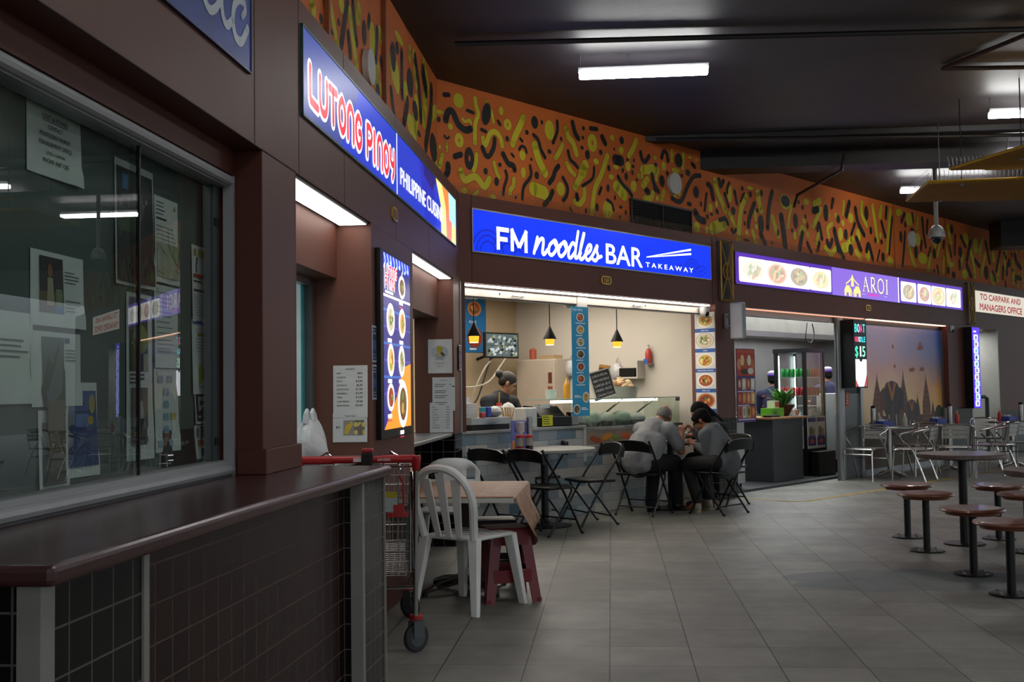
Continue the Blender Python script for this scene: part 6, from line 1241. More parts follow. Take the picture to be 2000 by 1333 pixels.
for s in (-1, 1):
    for k in range(22):
        y = 0.08 + 0.87 * k / 21; m.tube([(corner(s, y, zb(y)), y, zb(y)), (corner(s, y, 0.90), y, 0.90)], 0.0024, WIRE, 4, cap=False)
    for k in range(8):
        u = k / 7; m.tube([(corner(s, y, zb(y) + (0.9 - zb(y)) * u), y, zb(y) + (0.9 - zb(y)) * u) for y in (0.08, 0.5, 0.95)], 0.0032 if k not in (0, 7) else 0.006, WIRE, 5)
m.build('basket_sides', t)
m = MB()
for k in range(14):
    u = -1 + 2 * k / 13; m.tube([(corner(1, 0.08, 0.4) * u, 0.08, zb(0.08)), (corner(1, 0.95, 0.46) * u, 0.95, zb(0.95))], 0.0026, WIRE, 4, cap=False)
    m.tube([(corner(1, 0.95, 0.46) * u, 0.95, zb(0.95)), (corner(1, 0.95, 0.9) * u, 0.95, 0.9)], 0.0026, WIRE, 4, cap=False)
for k in range(20): y = 0.08 + 0.87 * k / 19; m.tube([(corner(-1, y, zb(y)), y, zb(y)), (corner(1, y, zb(y)), y, zb(y))], 0.0026, WIRE, 4, cap=False)
for z in (0.55, 0.66, 0.78, 0.9): m.tube([(corner(-1, 0.95, z), 0.95, z), (corner(1, 0.95, z), 0.95, z)], 0.004, WIRE, 5)
m.build('basket_floor', t)
m = MB()
for k in range(12):
    x = -0.235 + 0.47 * k / 11; m.tube([(x, 0.075, 0.42), (x, 0.06, 0.9)], 0.0024, WIRE, 4, cap=False)
for z in (0.42, 0.47, 0.52, 0.57, 0.62, 0.67, 0.72, 0.76, 0.81, 0.86, 0.9): m.tube([(-0.25, 0.07, z), (0.25, 0.07, z)], 0.0026, WIRE, 4, cap=False)
for s in (-1, 1): m.tube([(s * 0.25, 0.07, 0.42), (s * 0.255, 0.06, 0.92)], 0.005, WIRE, 6)
m.tube([(-0.275, 0.03, 0.945), (0.275, 0.03, 0.945)], 0.006, CHROME, 6); m.build('rear_flap', t)
m = MB()
for s in (-0.16, 0.16): m.tube([(s - 0.045, 0.05, 0.93), (s - 0.03, 0.05, 1.0), (s, 0.05, 1.018), (s + 0.03, 0.05, 1.0), (s + 0.045, 0.05, 0.93)], 0.006, CHROME, 8)
m.build('seat_loops', t)
m = MB(); m.box(0.055, 0.19, 0.05, 0.056, 0.72, 0.81, P('a9aeb0')); m.box(0.055, 0.19, 0.049, 0.0555, 0.79, 0.82, P('b5a52a')); m.build('warning_label', t)
m = MB(); m.box(0.14, 0.245, 0.04, 0.075, 0.695, 0.715, TRED); m.prism([(0.17, 0.045), (0.225, 0.045), (0.2, 0.07)], 0.71, 0.755, TRED); m.tube([(0.222, 0.055, 0.74), (0.22, 0.055, 0.86), (0.20, 0.055, 0.9)], 0.006, TRED, 6); m.build('seat_clip', t)
def wheel(x, y, r, ang):
    R = Matrix.Translation((x, y, 0)) @ Matrix.Rotation(math.radians(ang), 4, 'Z')
    m = MB(); m.lathe([(r - 0.006, -0.016), (r, -0.01), (r, 0.01), (r - 0.006, 0.016)], mat('grey_rubber_tyre', '26282a', 0.6), M=R @ Matrix.Translation((0, 0, r)) @ Matrix.Rotation(PI / 2, 4, 'Y'), n=24)
    m.lathe([(r * 0.62, -0.018), (r * 0.62, 0.018)], mat('grey_hub', '4a4d50', 0.5), M=R @ Matrix.Translation((0, 0, r)) @ Matrix.Rotation(PI / 2, 4, 'Y'), n=18)
    w = m.build('wheel', t)
    f = MB()
    for s in (-1, 1): f.prism([tuple((R @ Vector(q)).xy) for q in ((s * 0.024 - 0.003, -0.03, 0), (s * 0.024 + 0.003, -0.03, 0), (s * 0.024 + 0.003, 0.035, 0), (s * 0.024 - 0.003, 0.035, 0))], r * 1.0, r * 2 + 0.012, mat('caster_fork', '5a5d60', 0.4, 0.4))
    f.lathe([(0.03, 2 * r + 0.01), (0.03, 2 * r + 0.02)], mat('caster_fork'), (x, y, 0), 12); f.build('fork', w)
    c = MB(); c.lathe([(0.03, 2 * r + 0.018), (0.036, 2 * r + 0.022), (0.036, 2 * r + 0.04), (0.03, 2 * r + 0.044)], TRED, (x, y, 0), 16); c.build('caster_cap', w)
wheel(0.27, 0.17, 0.072, -50); wheel(-0.27, 0.17, 0.072, 10); wheel(0.19, 1.02, 0.072, 48); wheel(-0.19, 1.02, 0.072, 15)

# ---- fixed pedestal tables and stools
WOODS = mat('varnished_wood_seat', '6b3920', 0.34, var=0.25, scale=5, coat=0.15); TERR = mat('terrazzo_top', '5f504a', 0.28, var=0.5, scale=70)
def ped_stool(x, y, label):
    t = thing('pedestal_stool', label, 'stool', Matrix.Translation((x, y, 0)), 'fixed wooden pedestal stools')
    m = MB(); m.lathe([(0.175, 0.415), (0.178, 0.432), (0.178, 0.436), (0.21, 0.437), (0.218, 0.446), (0.212, 0.458), (0.19, 0.463)], WOODS, n=36); m.build('seat', t)
    m = MB(); m.tube([(0, 0, 0.01), (0, 0, 0.42)], 0.0275, BLACKM, 14); m.build('pole', t)
    m = MB(); m.lathe([(0.135, 0), (0.135, 0.009), (0.128, 0.012)], BLACKM, n=28)
    for k in range(4): m.lathe([(0.011, 0.01), (0.011, 0.022), (0.006, 0.026)], STEEL, (0.1 * math.cos(0.6 + k * PI / 2), 0.1 * math.sin(0.6 + k * PI / 2), 0), 8)
    m.build('base_plate', t); return t
ST = ped_stool(2.53, 9.92, 'varnished wooden pedestal stool farthest left, behind another stool')
for x, y, lb in ((2.465, 9.10, 'varnished wooden pedestal stool just in front of the farthest left stool'), (2.475, 7.99, 'varnished wooden pedestal stool in front of the nearer table pole'), (2.46, 7.22, 'varnished wooden pedestal stool nearest the camera at the right picture edge'),
                 (3.25, 9.80, 'varnished wooden pedestal stool right of the farther table pole'), (3.21, 9.02, 'varnished wooden pedestal stool cut off at the right picture edge')): dup(ST, Matrix.Translation((x, y, 0)), lb)
def ped_table(x, y, label):
    t = thing('pedestal_table', label, 'table', Matrix.Translation((x, y, 0)), 'fixed pedestal tables')
    m = MB(); m.lathe([(0.345, 0.708), (0.355, 0.716), (0.355, 0.742), (0.35, 0.747)], TERR, n=44); m.build('tabletop', t)
    m = MB(); m.tube([(0, 0, 0.01), (0, 0, 0.71)], 0.034, BLACKM, 16); m.lathe([(0.12, 0.69), (0.12, 0.708)], BLACKM, n=16); m.build('pole', t)
    m = MB(); m.lathe([(0.165, 0), (0.165, 0.01), (0.155, 0.014)], BLACKM, n=28); m.build('base_plate', t); return t
TB = ped_table(2.87, 9.48, 'round pedestal table before the metal chairs')
dup(TB, Matrix.Translation((2.94, 7.62, 0)), 'round pedestal table nearer the camera at the right edge')

# ---- aluminium chairs and tables of the next shop
def alu_chair(M, label):
    t = thing('aluminium_chair', label, 'chair', M, 'aluminium armchairs')
    m = MB(); n = 6
    AS = mat('brushed_aluminium_slat', 'b8b6b0', 0.42, 0.85, var=0.08, scale=15)
    for k in range(n): y0 = -0.19 + 0.067 * k; m.box(-0.19, 0.19, y0, y0 + 0.055, 0.438, 0.446, AS)
    m.build('seat', t)
    m = MB()
    for z in (0.56, 0.62, 0.68):
        vs = []
        for i in range(7):
            u = -1 + i / 3; x = 0.165 * u; yb = -0.235 - 0.02 * (1 - u * u) - (z - 0.56) * 0.2; vs += [(x, yb, z), (x, yb - 0.006, z), (x, yb - 0.012, z + 0.05), (x, yb - 0.006, z + 0.05)]
        m.add(vs, [(4 * i + k, 4 * i + (k + 1) % 4, 4 * i + 4 + (k + 1) % 4, 4 * i + 4 + k) for i in range(6) for k in range(4)], AS, True)
    m.build('back_slats', t)
    m = MB(); half = [(0.26, -0.22, 0.0), (0.262, -0.06, 0.42), (0.268, 0.10, 0.60), (0.27, 0.08, 0.645), (0.262, -0.08, 0.685), (0.21, -0.235, 0.735), (0.1, -0.285, 0.75), (0, -0.29, 0.752)]
    pts = half + [(-x, y, z) for x, y, z in half[-2::-1]]; m.tube(catmull(pts, 4), 0.0125, POLALU, 8); m.build('arm_frame', t)
    m = MB()
    for s in (-1, 1): m.tube([(s * 0.165, -0.205, 0.43), (s * 0.165, -0.255, 0.60), (s * 0.165, -0.275, 0.735)], 0.01, POLALU, 6); m.tube([(s * 0.2, -0.2, 0.432), (s * 0.2, 0.2, 0.432)], 0.011, POLALU, 6)
    m.tube([(-0.21, 0.21, 0.36), (0.21, 0.21, 0.36)], 0.009, POLALU, 6); m.tube([(-0.25, -0.1, 0.30), (0.25, -0.1, 0.30)], 0.009, POLALU, 6); m.tube([(-0.2, 0.2, 0.432), (0.2, 0.2, 0.432)], 0.011, POLALU, 6); m.tube([(-0.2, -0.2, 0.432), (0.2, -0.2, 0.432)], 0.011, POLALU, 6); m.build('seat_frame', t)
    for s in (-1, 1): m = MB(); m.tube(catmull([(s * 0.2, 0.12, 0.432), (s * 0.205, 0.2, 0.42), (s * 0.21, 0.22, 0.36), (s * 0.225, 0.245, 0.0)], 3), 0.0125, POLALU, 8); m.build('leg', t)
    return t
AC = alu_chair(facing(3.52, 15.90, 0, 228), 'aluminium armchair at the far left of the metal chairs, facing us beside the grey partition')
for x, y, a, lb in ((4.40, 16.72, 212, 'aluminium armchair against the picture wall behind the left bistro table'), (4.15, 15.80, 148, 'aluminium armchair facing left in front of the left bistro table'),
                    (4.80, 16.20, 78, 'aluminium armchair seen from behind in front of the middle bistro table'), (5.55, 16.75, 140, 'aluminium armchair seen from behind at the right of the middle bistro table'),
                    (5.95, 17.28, 100, 'aluminium armchair seen from behind in front of the right bistro table'), (6.75, 18.05, 190, 'aluminium armchair facing left at the right bistro table'), (6.1, 18.75, 262, 'aluminium armchair behind the right bistro table')): dup(AC, facing(x, y, 0, a), lb)
def bistro(x, y, label, r=0.34):
    t = thing('bistro_table', label, 'table', Matrix.Translation((x, y, 0)), 'bistro tables by the picture wall')
    m = MB(); m.lathe([(r, 0.70), (r, 0.722), (r - 0.006, 0.728)], STEEL, n=32); m.build('tabletop', t)
    m = MB(); m.tube([(0, 0, 0.05), (0, 0, 0.70)], 0.034, POLALU, 14); m.build('pole', t)
    for a in range(4):
        m = MB(); c, s = math.cos(a * PI / 2 + 0.5), math.sin(a * PI / 2 + 0.5); m.tube([(0.02 * c, 0.02 * s, 0.08), (0.16 * c, 0.16 * s, 0.055), (0.29 * c, 0.29 * s, 0.015)], [0.03, 0.024, 0.013], POLALU, 8); m.build('foot', t)
    return t
bistro(3.94, 16.32, 'left bistro table by the grey partition'); bistro(5.0, 17.1, 'middle bistro table before the picture wall'); bistro(6.2, 17.95, 'right bistro table before the passage')
def caddy(x, y, label):
    t = thing('condiment_caddy', label, 'caddy', at(W, x, y, 0.729, 0.65), 'blue condiment caddies'); BC = mat('blue_caddy', '3d4f9c', 0.4)
    m = MB(); m.box(-0.11, 0.11, -0.07, 0.07, 0, 0.008, BC)
    for a in ((-0.11, 0.11, -0.07, -0.064), (-0.11, 0.11, 0.064, 0.07), (-0.11, -0.104, -0.07, 0.07), (0.104, 0.11, -0.07, 0.07)): m.box(a[0], a[1], a[2], a[3], 0, 0.075, BC)
    m.build('tray', t)
    m = MB()
    for k in range(6): m.lathe([(0.025, 0.01), (0.025, 0.09), (0.018, 0.1)], mat(('jar_white', 'jar_blue', 'jar_brown')[k % 3], ('b8b8c0', '6a7ab0', '6a4a3a')[k % 3], 0.3), (-0.07 + 0.07 * (k % 3), -0.03 + 0.06 * (k // 3), 0), 10)
    m.build('jars', t)
def flask(x, y, label):
    t = thing('steel_flask', label, 'flask', at(W, x, y, 0.729), 'steel flasks on the bistro tables'); m = MB(); m.lathe([(0.036, 0), (0.037, 0.24), (0.034, 0.255)], STEEL, n=16); m.build('body', t); m = MB(); m.lathe([(0.03, 0.253), (0.032, 0.275), (0.03, 0.29)], BLACKP, n=14); m.build('cap', t)
def sauce(x, y, col, label, hh=0.15):
    t = thing('sauce_bottle', label, 'bottle', at(W, x, y, 0.729), 'sauce bottles on the bistro tables'); m = MB(); m.lathe([(0.03, 0), (0.032, 0.02), (0.032, hh * 0.75), (0.014, hh)], mat(*col), n=14); m.build('body', t); m = MB(); m.lathe([(0.015, hh), (0.01, hh + 0.03), (0.004, hh + 0.045)], mat('nozzle_' + col[0], {'red_sauce': 'c98a2a', 'clear_sauce': 'c8c8c4'}[col[0]], 0.4), n=10); m.build('nozzle', t)
caddy(3.86, 16.22, 'blue condiment caddy on the left bistro table'); flask(3.74, 16.38, 'steel flask on the left bistro table'); sauce(4.12, 16.14, ('clear_sauce', 'a8a59a', 0.3), 'clear squeeze bottle on the left bistro table'); sauce(3.83, 16.42, ('yellow_sauce_b', '9a7a28', 0.4) if False else ('clear_sauce', 'a8a59a', 0.3), 'pale squeeze bottle behind the left blue caddy')
caddy(4.87, 17.18, 'blue condiment caddy on the middle bistro table'); flask(5.06, 17.24, 'steel flask on the middle bistro table'); sauce(5.11, 17.06, ('red_sauce', 'a82214', 0.3), 'red chilli sauce bottle on the middle bistro table')
caddy(6.15, 17.9, 'blue condiment caddy on the right bistro table'); flask(6.34, 17.94, 'steel flask on the right bistro table'); sauce(6.0, 17.88, ('red_sauce', 'a82214', 0.3), 'red sauce bottle on the right bistro table')

# ================================================================== NOODLE SHOP
SPLIT = tile_mat('split_face_tile', '909090', '6a6a66', 0.3, 0.1, 0.003, 0.3, offs=0.5, axes='xz', cols=['aab0b2', 'c2c0ba', '98a2a6', 'cdc9c0', '7f94a0', 'b2b6b7', 'bdbab4', '6a8292', 'c5c4be', 'a0a5a8'])
t = thing('noodle_counter', 'long service counter clad in pale grey and blue split tiles', 'counter', FB)
m = MB(); m.box(0.07, 4.14, 0.40, 0.95, 0.0, 0.70, SPLIT); m.box(0.07, 2.22, 0.40, 0.95, 0.70, 0.905, SPLIT); m.build('tiled_front', t)
m = MB(); m.box(0.065, 2.24, 0.375, 0.98, 0.905, 0.935, mat('grey_stone_top', '8c8d8b', 0.3, var=0.1)); m.build('worktop', t, bevel=0.006)
m = MB(); m.box(2.22, 2.26, 0.385, 0.42, 0.55, 0.935, mat('white_trim', 'b8b9b5', 0.4)); m.build('end_trim', t)
t = thing('display_case', 'glass food display case on the right half of the noodle counter', 'display case', FB)
m = MB(); m.box(2.27, 4.12, 0.41, 0.95, 0.70, 0.90, mat('white_case_body', 'a8a9a5', 0.4)); m.box(1.95, 4.12, 0.40, 0.97, 0.88, 0.905, STEEL); m.build('body', t)
m = MB(); m.box(1.9, 4.13, 0.44, 0.95, 1.205, 1.215, mat('green_edge_glass', '9ab4a8', 0.1)); m.build('glass_top', t)
GG = glassy('case_glass', 'f2f7f4')
m = MB(); m.box(1.95, 4.12, 0.44, 0.446, 0.905, 1.205, GG); m.box(4.114, 4.12, 0.446, 0.95, 0.905, 1.205, GG); m.build('glass_front', t)
m = MB(); m.box(4.05, 4.12, 0.435, 0.45, 1.165, 1.205, mat('dark_frame', '55585a')); m.tube([(3.0, 0.9, 0.91), (3.2, 0.6, 1.2)], 0.012, STEEL, 6); m.tube([(3.62, 0.9, 0.91), (3.85, 0.6, 1.2)], 0.012, STEEL, 6); m.box(2.0, 3.9, 0.6, 0.66, 1.17, 1.2, E('fff2dc', 2.5)); m.build('supports_and_glow_rail', t)  # includes a glowing rail added to brighten the case contents
m = MB(); m.rect(2.29, 3.9, 0.72, 0.87, 0.4095, P('8a7a6a')); 
for k, (x, c) in enumerate(((2.45, 'a04a2a'), (2.65, 'c9842a'), (2.8, '7a8a3a'), (3.0, 'c05a2a'), (3.2, 'd8b04a'), (3.4, '8a4a3a'), (3.6, 'b89a6a'))): m.ell(x, 0.775 + 0.02 * (k % 2), 0.10, 0.035, 0.409 - k * 1e-4, P(c), (-12, 15, 4)[k % 3], n=12)
m.build('picture_panel', t)
rg = random.Random(5)
for k in range(6):
    m = MB(); c = ('c6ccc6', 'd4d6cc', 'b4c4b0', 'd0d4d0', 'aebfb0', 'd2d4d0')[k]; x = 2.15 + 0.28 * k; m.ball((0, 0, 0.07), (0.09 + 0.05 * rg.random(), 0.12, 0.06 + 0.05 * rg.random()), mat('bagged_food_%d' % k, c, 0.5, var=0.2, scale=12, bump=0.7, bscale=25), 12); m.lathe([(0.1, 0), (0.12, 0.05)], STEEL, n=14)
    tag(m.build('bagged_produce', M=at(FB, x, 0.68, 0.906)), ('pale bag of vegetables at the left end of the glass case', 'cloudy bag of noodles second from the left in the glass case', 'greenish bag of herbs third from the left in the glass case', 'white bag of sprouts fourth from the left in the glass case', 'dull green bag fifth from the left in the glass case', 'white bag at the right end of the glass case')[k], 'bagged food', 'bagged food in the glass case')
# shutter box over the opening
t = thing('shutter_box', 'white roller shutter box with handles above the noodle shop opening', 'shutter', FB)
SHW = mat('shutter_white', 'b9b5ad', 0.5, var=0.1, scale=4)
m = MB(); m.box(0.07, 1.82, 0.13, 0.3, 2.185, 2.262, SHW); m.box(1.98, 4.18, 0.13, 0.3, 2.185, 2.262, SHW); m.box(1.82, 1.98, 0.12, 0.3, 2.155, 2.27, SHW); m.build('box', t, bevel=0.006)
m = MB(); m.box(0.07, 4.22, 0.11, 0.128, 2.262, 2.28, mat('dark_slot', '2e2622', 0.7)); m.box(0.07, 4.2, 0.135, 0.15, 2.176, 2.186, BLACKM); m.build('bottom_bar', t)
for s in (0.9, 2.85):
    m = MB(); m.tube([(s - 0.07, 0.13, 2.215), (s - 0.07, 0.105, 2.215), (s + 0.07, 0.105, 2.215), (s + 0.07, 0.13, 2.215)], 0.008, CHROME, 6); m.build('handle', t)
m = MB()
for s in (0.66, 3.02): m.ell(s, 2.225, 0.01, 0.013, 0.1295, P('1a1614'), n=10)
m.build('keyhole', t)
def strip_light(s0, s1, y, label, em, col='fff2e6'):
    t = thing('strip_light', label, 'light', at(FB, (s0 + s1) / 2, y, ZF0 - 0.008), 'strip lights under the right fascia'); h = (s1 - s0) / 2
    m = MB(); m.box(-h, h, -0.032, 0.03, 0.0, 0.02, GREYP); m.build('housing', t); m = MB(); m.box(-h, h, -0.03, 0.028, -0.012, 0.0, E(col, em)); m.build('diffuser', t)
strip_light(0.075, 4.18, 0.06, 'long white strip light above the noodle shop shutter box', 12.0)
strip_light(4.9, 8.3, 0.04, 'strip light under the fascia over the steel kitchen counter', 1.0, 'ffb898')
strip_light(8.45, 11.38, 0.04, 'strip light under the fascia over the picture wall', 3.5, 'ffc0a0')
# pendant lamps
AMB = E('ffb030', 1.6)
def pendant(s, label):
    t = thing('pendant_lamp', label, 'lamp', at(FB, s, 0.6, 1.79), 'black cone pendant lamps')
    m = MB(); m.lathe([(0.07, 0.06), (0.07, 0.066), (0.012, 0.19), (0.006, 0.2)], BLACKP, n=24); m.build('lamp_shade', t)
    m = MB(); m.tube([(0, 0, 0.19), (0, 0, 0.80)], 0.006, BLACKP, 6); m.build('cord', t)
    m = MB(); m.lathe([(0.043, 0.0), (0.05, 0.06)], AMB, n=18); m.lathe([(0.043, -0.004), (0.043, 0.0)], E('fff0c8', 4.0), n=18); m.build('bulb_cup', t)
pendant(0.79, 'black cone pendant lamp hanging before the blue food poster'); pendant(1.94, 'black cone pendant lamp left of the hanging blue menu strip'); pendant(3.12, 'black cone pendant lamp right of the hanging blue menu strip')
# screen, fridge and shelf things at the back
t = thing('monitor', 'wall monitor showing four camera pictures at the back of the noodle shop', 'monitor', at(FB, 3.52, 2.74, 1.73))
m = MB(); m.box(-0.32, 0.32, 0, 0.04, 0, 0.33, BLACKP); m.build('case', t, bevel=0.006)
m = MB(); m.rect(-0.3, 0.3, 0.02, 0.31, -0.0005, E('6c7a78', 0.7)); rg = random.Random(8)
for i in range(90): x, z = rg.uniform(-0.27, 0.27), rg.uniform(0.045, 0.285); m.poly([(x - 0.03, z - 0.02), (x + rg.uniform(0, 0.03), z - 0.022), (x + 0.03, z + rg.uniform(0, 0.02)), (x - 0.01, z + 0.02)], -0.001 - i * 1e-5, E(rg.choice(('c8d4d0', '1c2224', '8a9a90', '5a7078', '9aa070', 'e8f0f0', '2a3438')), 0.7))
m.rect(-0.003, 0.003, 0.02, 0.31, -0.002, E('101416', 0.5)); m.rect(-0.3, 0.3, 0.163, 0.167, -0.002, E('101416', 0.5)); m.build('screen', t)
m = MB(); m.tube([(0, 0.04, 0.1), (0.05, 0.3, 0.05), (0.05, 0.5, 0.0)], 0.02, BLACKM, 8); m.build('wall_arm', t)
t = thing('refrigerator', 'cream coloured refrigerator in the back corner of the noodle shop', 'refrigerator', at(FB, 4.17, 2.62, 0))
FRG = mat('cream_enamel', 'b3a596', 0.35, var=0.03)
m = MB(); m.box(-0.12, 0.17, -0.33, 0.33, 0.02, 1.72, FRG); m.build('cabinet', t, bevel=0.012); m = MB(); m.box(-0.15, -0.122, -0.33, 0.33, 0.06, 1.71, FRG); d = m.build('door', t, bevel=0.012); m = MB(); m.box(-0.155, -0.15, -0.29, -0.23, 1.40, 1.54, P('5a2a24')); m.box(-0.155, -0.15, -0.3, -0.22, 1.22, 1.36, P('8a4a2a')); m.build('magnet', d)
tag(MB().box(-0.09, 0.09, -0.12, 0.12, 0, 0.045, mat('cardboard', 'a98f68', 0.8)).build('cardboard_tray', M=at(FB, 4.15, 2.45, 1.722)), 'flat cardboard tray lying on the refrigerator', 'tray')
m = MB(); m.lathe([(0.045, 0), (0.048, 0.12), (0.03, 0.14)], mat('red_tin', 'a04a34', 0.4), n=14); tag(m.build('red_jar', M=at(FB, 4.1, 2.72, 1.722)), 'reddish jar standing on the refrigerator', 'jar')
# cables by the monitor
m = MB(); CB = mat('pale_cable', 'a09a8c', 0.5)
for pts in ([(2.7, 2.9, 1.4), (2.95, 2.8, 1.36), (3.2, 2.7, 1.42), (3.45, 2.72, 1.62), (3.62, 2.76, 1.75)], [(3.0, 2.9, 0.9), (3.1, 2.85, 1.3), (3.25, 2.8, 1.6), (3.4, 2.78, 1.74)]): m.tube(catmull(pts, 5), 0.012, CB, 6)
m.tube(catmull([(2.95, 2.9, 1.0), (3.15, 2.85, 1.2), (3.3, 2.8, 1.6), (3.35, 2.78, 1.74)], 5), 0.01, BLACKP, 6); tag(m.build('cable_bundle', M=FB), 'tangled pale and black cables hanging under the monitor', 'cables')
t = thing('wall_shelf', 'small white shelf with a black speaker on the right wall of the noodle shop', 'shelf', at(FB, 4.345, 1.25, 1.44)); m = MB(); m.box(-0.16, 0, -0.16, 0.16, 0, 0.02, mat('white_shelf', 'c0b8ac', 0.5)); m.box(-0.16, 0, -0.16, -0.145, 0.02, 0.22, mat('white_shelf')); m.build('board', t)
tag(MB().box(-0.06, 0.06, -0.12, 0.12, 0, 0.11, BLACKP).build('speaker', M=at(FB, 4.27, 1.27, 1.462), bevel=0.006), 'black speaker standing on the small white wall shelf', 'speaker')
t = thing('detergent_bottle', 'red and blue pump bottle on a wall bracket in the noodle shop', 'bottle', at(FB, 4.3, 1.0, 1.62)); m = MB(); m.lathe([(0.04, 0), (0.042, 0.1), (0.04, 0.14), (0.018, 0.19)], mat('bottle_red', 'b03a32', 0.4), n=14); m.box(-0.044, 0.0, -0.02, 0.044, 0.0, 0.06, mat('bottle_blue', '3a5a9a', 0.4)); m.build('body', t); m = MB(); m.lathe([(0.012, 0.19), (0.012, 0.22), (0.02, 0.23)], mat('white_trim'), n=10); m.build('pump', t); m = MB(); m.box(-0.05, 0.045, -0.05, 0.05, -0.012, 0.0, STEEL); m.build('bracket', t)
m = MB(); m.box(-0.03, 0.0, -0.09, 0.09, 0, 0.2, mat('brown_packet', '4a2a1a', 0.4)); m.box(-0.031, 0.0, -0.09, 0.09, 0.165, 0.2, mat('packet_band', 'a0702a', 0.4)); tag(m.build('hanging_packet', M=at(FB, 4.345, 1.72, 1.42, 0, 0.15)), 'brown foil packet hanging on the wall behind the chalkboard', 'packet')
for k, (yy, zz, lb) in enumerate(((1.5, 1.44, 'clear plastic bag hanging right of the brown packet'), (2.25, 1.5, 'limp plastic bag hanging left of the hanging blue menu strip'))):
    m = MB(); m.ball((-0.05, 0, 0.09), (0.05, 0.1, 0.11), mat('clear_bag', 'b5b4b4'), 10); m.tube([(-0.02, -0.04, 0.18), (-0.01, 0, 0.27), (-0.02, 0.04, 0.18)], 0.006, mat('clear_bag'), 5); tag(m.build('hanging_bag', M=at(FB, 4.345, yy, zz)), lb, 'plastic bag', 'plastic bags on the noodle shop wall')
# on the counter
t = thing('menu_chalkboard', 'chalkboard with white handwriting leaning on the glass case', 'chalkboard', at(FB, 2.80, 0.52, 1.217, 0, -0.22) @ Matrix.Rotation(math.radians(-10), 4, 'Y'))
m = MB()
for a in ((-0.2, 0.2, 0, 0.015), (-0.2, 0.2, 0.305, 0.32), (-0.2, -0.185, 0, 0.32), (0.185, 0.2, 0, 0.32)): m.box(a[0], a[1], -0.01, 0.01, a[2], a[3], mat('pale_frame', 'b8b2a6', 0.5))
m.build('frame', t); m = MB(); m.box(-0.188, 0.188, -0.004, 0.006, 0.01, 0.31, mat('slate', '2c2d2e', 0.8, var=0.2)); 
for i, tx in enumerate(('LUNCH SPECIAL', 'BEEF NOODLE', 'LAKSA $12', 'FRIED RICE', 'Chicken Curry')): m.text(tx, 0, 0.25 - i * 0.054, 0.026, -0.0048, P('c8c8c4'), 'c', width=0.3, shear=0.2 if i == 4 else 0.05)
m.build('slate', t)
t = thing('cracker_basket', 'clear tub heaped with bags of pale crackers beside the chalkboard', 'tub', at(FB, 3.30, 0.72, 1.217)); m = MB(); m.lathe([(0.2, 0.0), (0.24, 0.12), (0.245, 0.125), (0.235, 0.12), (0.195, 0.006)], mat('cloudy_tub', 'b4aea4', 0.25), n=24); m.build('tub', t)
rg = random.Random(6); m = MB()
for k in range(22): a, d = rg.uniform(0, 6.28), rg.uniform(0, 0.17); m.ball((d * math.cos(a), d * math.sin(a), 0.13 + rg.uniform(-0.02, 0.07) - d * 0.2), (0.06, 0.05, 0.03), mat('cracker_%d' % (k % 3), ('c9a878', 'd8bc92', 'b8946a')[k % 3], 0.4, bump=0.5), 8, Matrix.Rotation(rg.uniform(0, 3), 3, 'X') @ Matrix.Rotation(rg.uniform(0, 3), 3, 'Z'))
m.build('crackers', t)['kind'] = 'stuff'
t = thing('sauce_squeeze_bottle', 'yellow squeeze bottle on the glass case left of the hanging menu strip', 'bottle', at(FB, 2.33, 0.7, 1.217)); m = MB(); m.lathe([(0.035, 0), (0.036, 0.15), (0.02, 0.175)], mat('mustard', 'c98a1c', 0.4), n=14); m.build('body', t); m = MB(); m.lathe([(0.018, 0.175), (0.005, 0.225)], mat('mustard_cap', 'd8b060', 0.4), n=10); m.build('nozzle', t)
for k in range(3):
    m = MB(); m.lathe([(0.045, 0), (0.062, 0.06), (0.064, 0.064), (0.058, 0.064)], mat('foam_white', 'cfcfcb', 0.7), n=16); tag(m.build('foam_cup', M=at(FB, 2.18, 0.80, 1.217 + 0.02 * k)), 'white foam bowl in the small stack on the glass case left of the yellow bottle', 'bowl', 'stacked foam bowls')
t = thing('kitchen_scale', 'flat steel kitchen scale on the left end of the noodle counter', 'scale', at(FB, 0.82, 0.52, 0.936)); m = MB(); m.box(-0.27, 0.27, -0.1, 0.14, 0, 0.045, BLACKP); m.build('base', t); m = MB(); m.box(-0.28, 0.28, -0.11, 0.15, 0.05, 0.12, STEEL); m.build('pan', t, bevel=0.006)
m = MB()
for k in range(7): m.box(-0.08, 0.08, -0.1, 0.1, 0.02 * k, 0.02 * k + 0.017, PAPER, M=Matrix.Rotation(rg.uniform(-0.08, 0.08), 4, 'Z'))
m.prism([(-0.08, -0.08), (0.0, -0.08), (0.0, 0.08), (-0.08, 0.08)], 0.14, 0.2, PAPER); tag(m.build('napkin_stack', M=at(FB, 0.62, 0.58, 1.057)), 'stack of white napkins on the kitchen scale', 'napkins')
for x, c, lb in ((0.76, '2f8f9c', 'teal packet standing on the kitchen scale'), (0.84, '2238a0', 'dark blue packet standing on the kitchen scale'), (0.72, 'b83a34', 'small red packet standing on the kitchen scale')):
    m = MB(); m.box(-0.03, 0.03, -0.02, 0.02, 0, 0.1 if c != 'b83a34' else 0.05, mat('packet_' + c, c, 0.35)); tag(m.build('seasoning_packet', M=at(FB, x, 0.47 if c != 'b83a34' else 0.43, 1.057), bevel=0.008), lb, 'packet', 'packets on the scale')
m = MB(); m.ball((0, 0, 0.05), (0.09, 0.07, 0.055), mat('clear_bag'), 10); tag(m.build('bag_of_spoons', M=at(FB, 0.98, 0.52, 1.057)), 'clear bag of plastic spoons on the kitchen scale', 'bag')
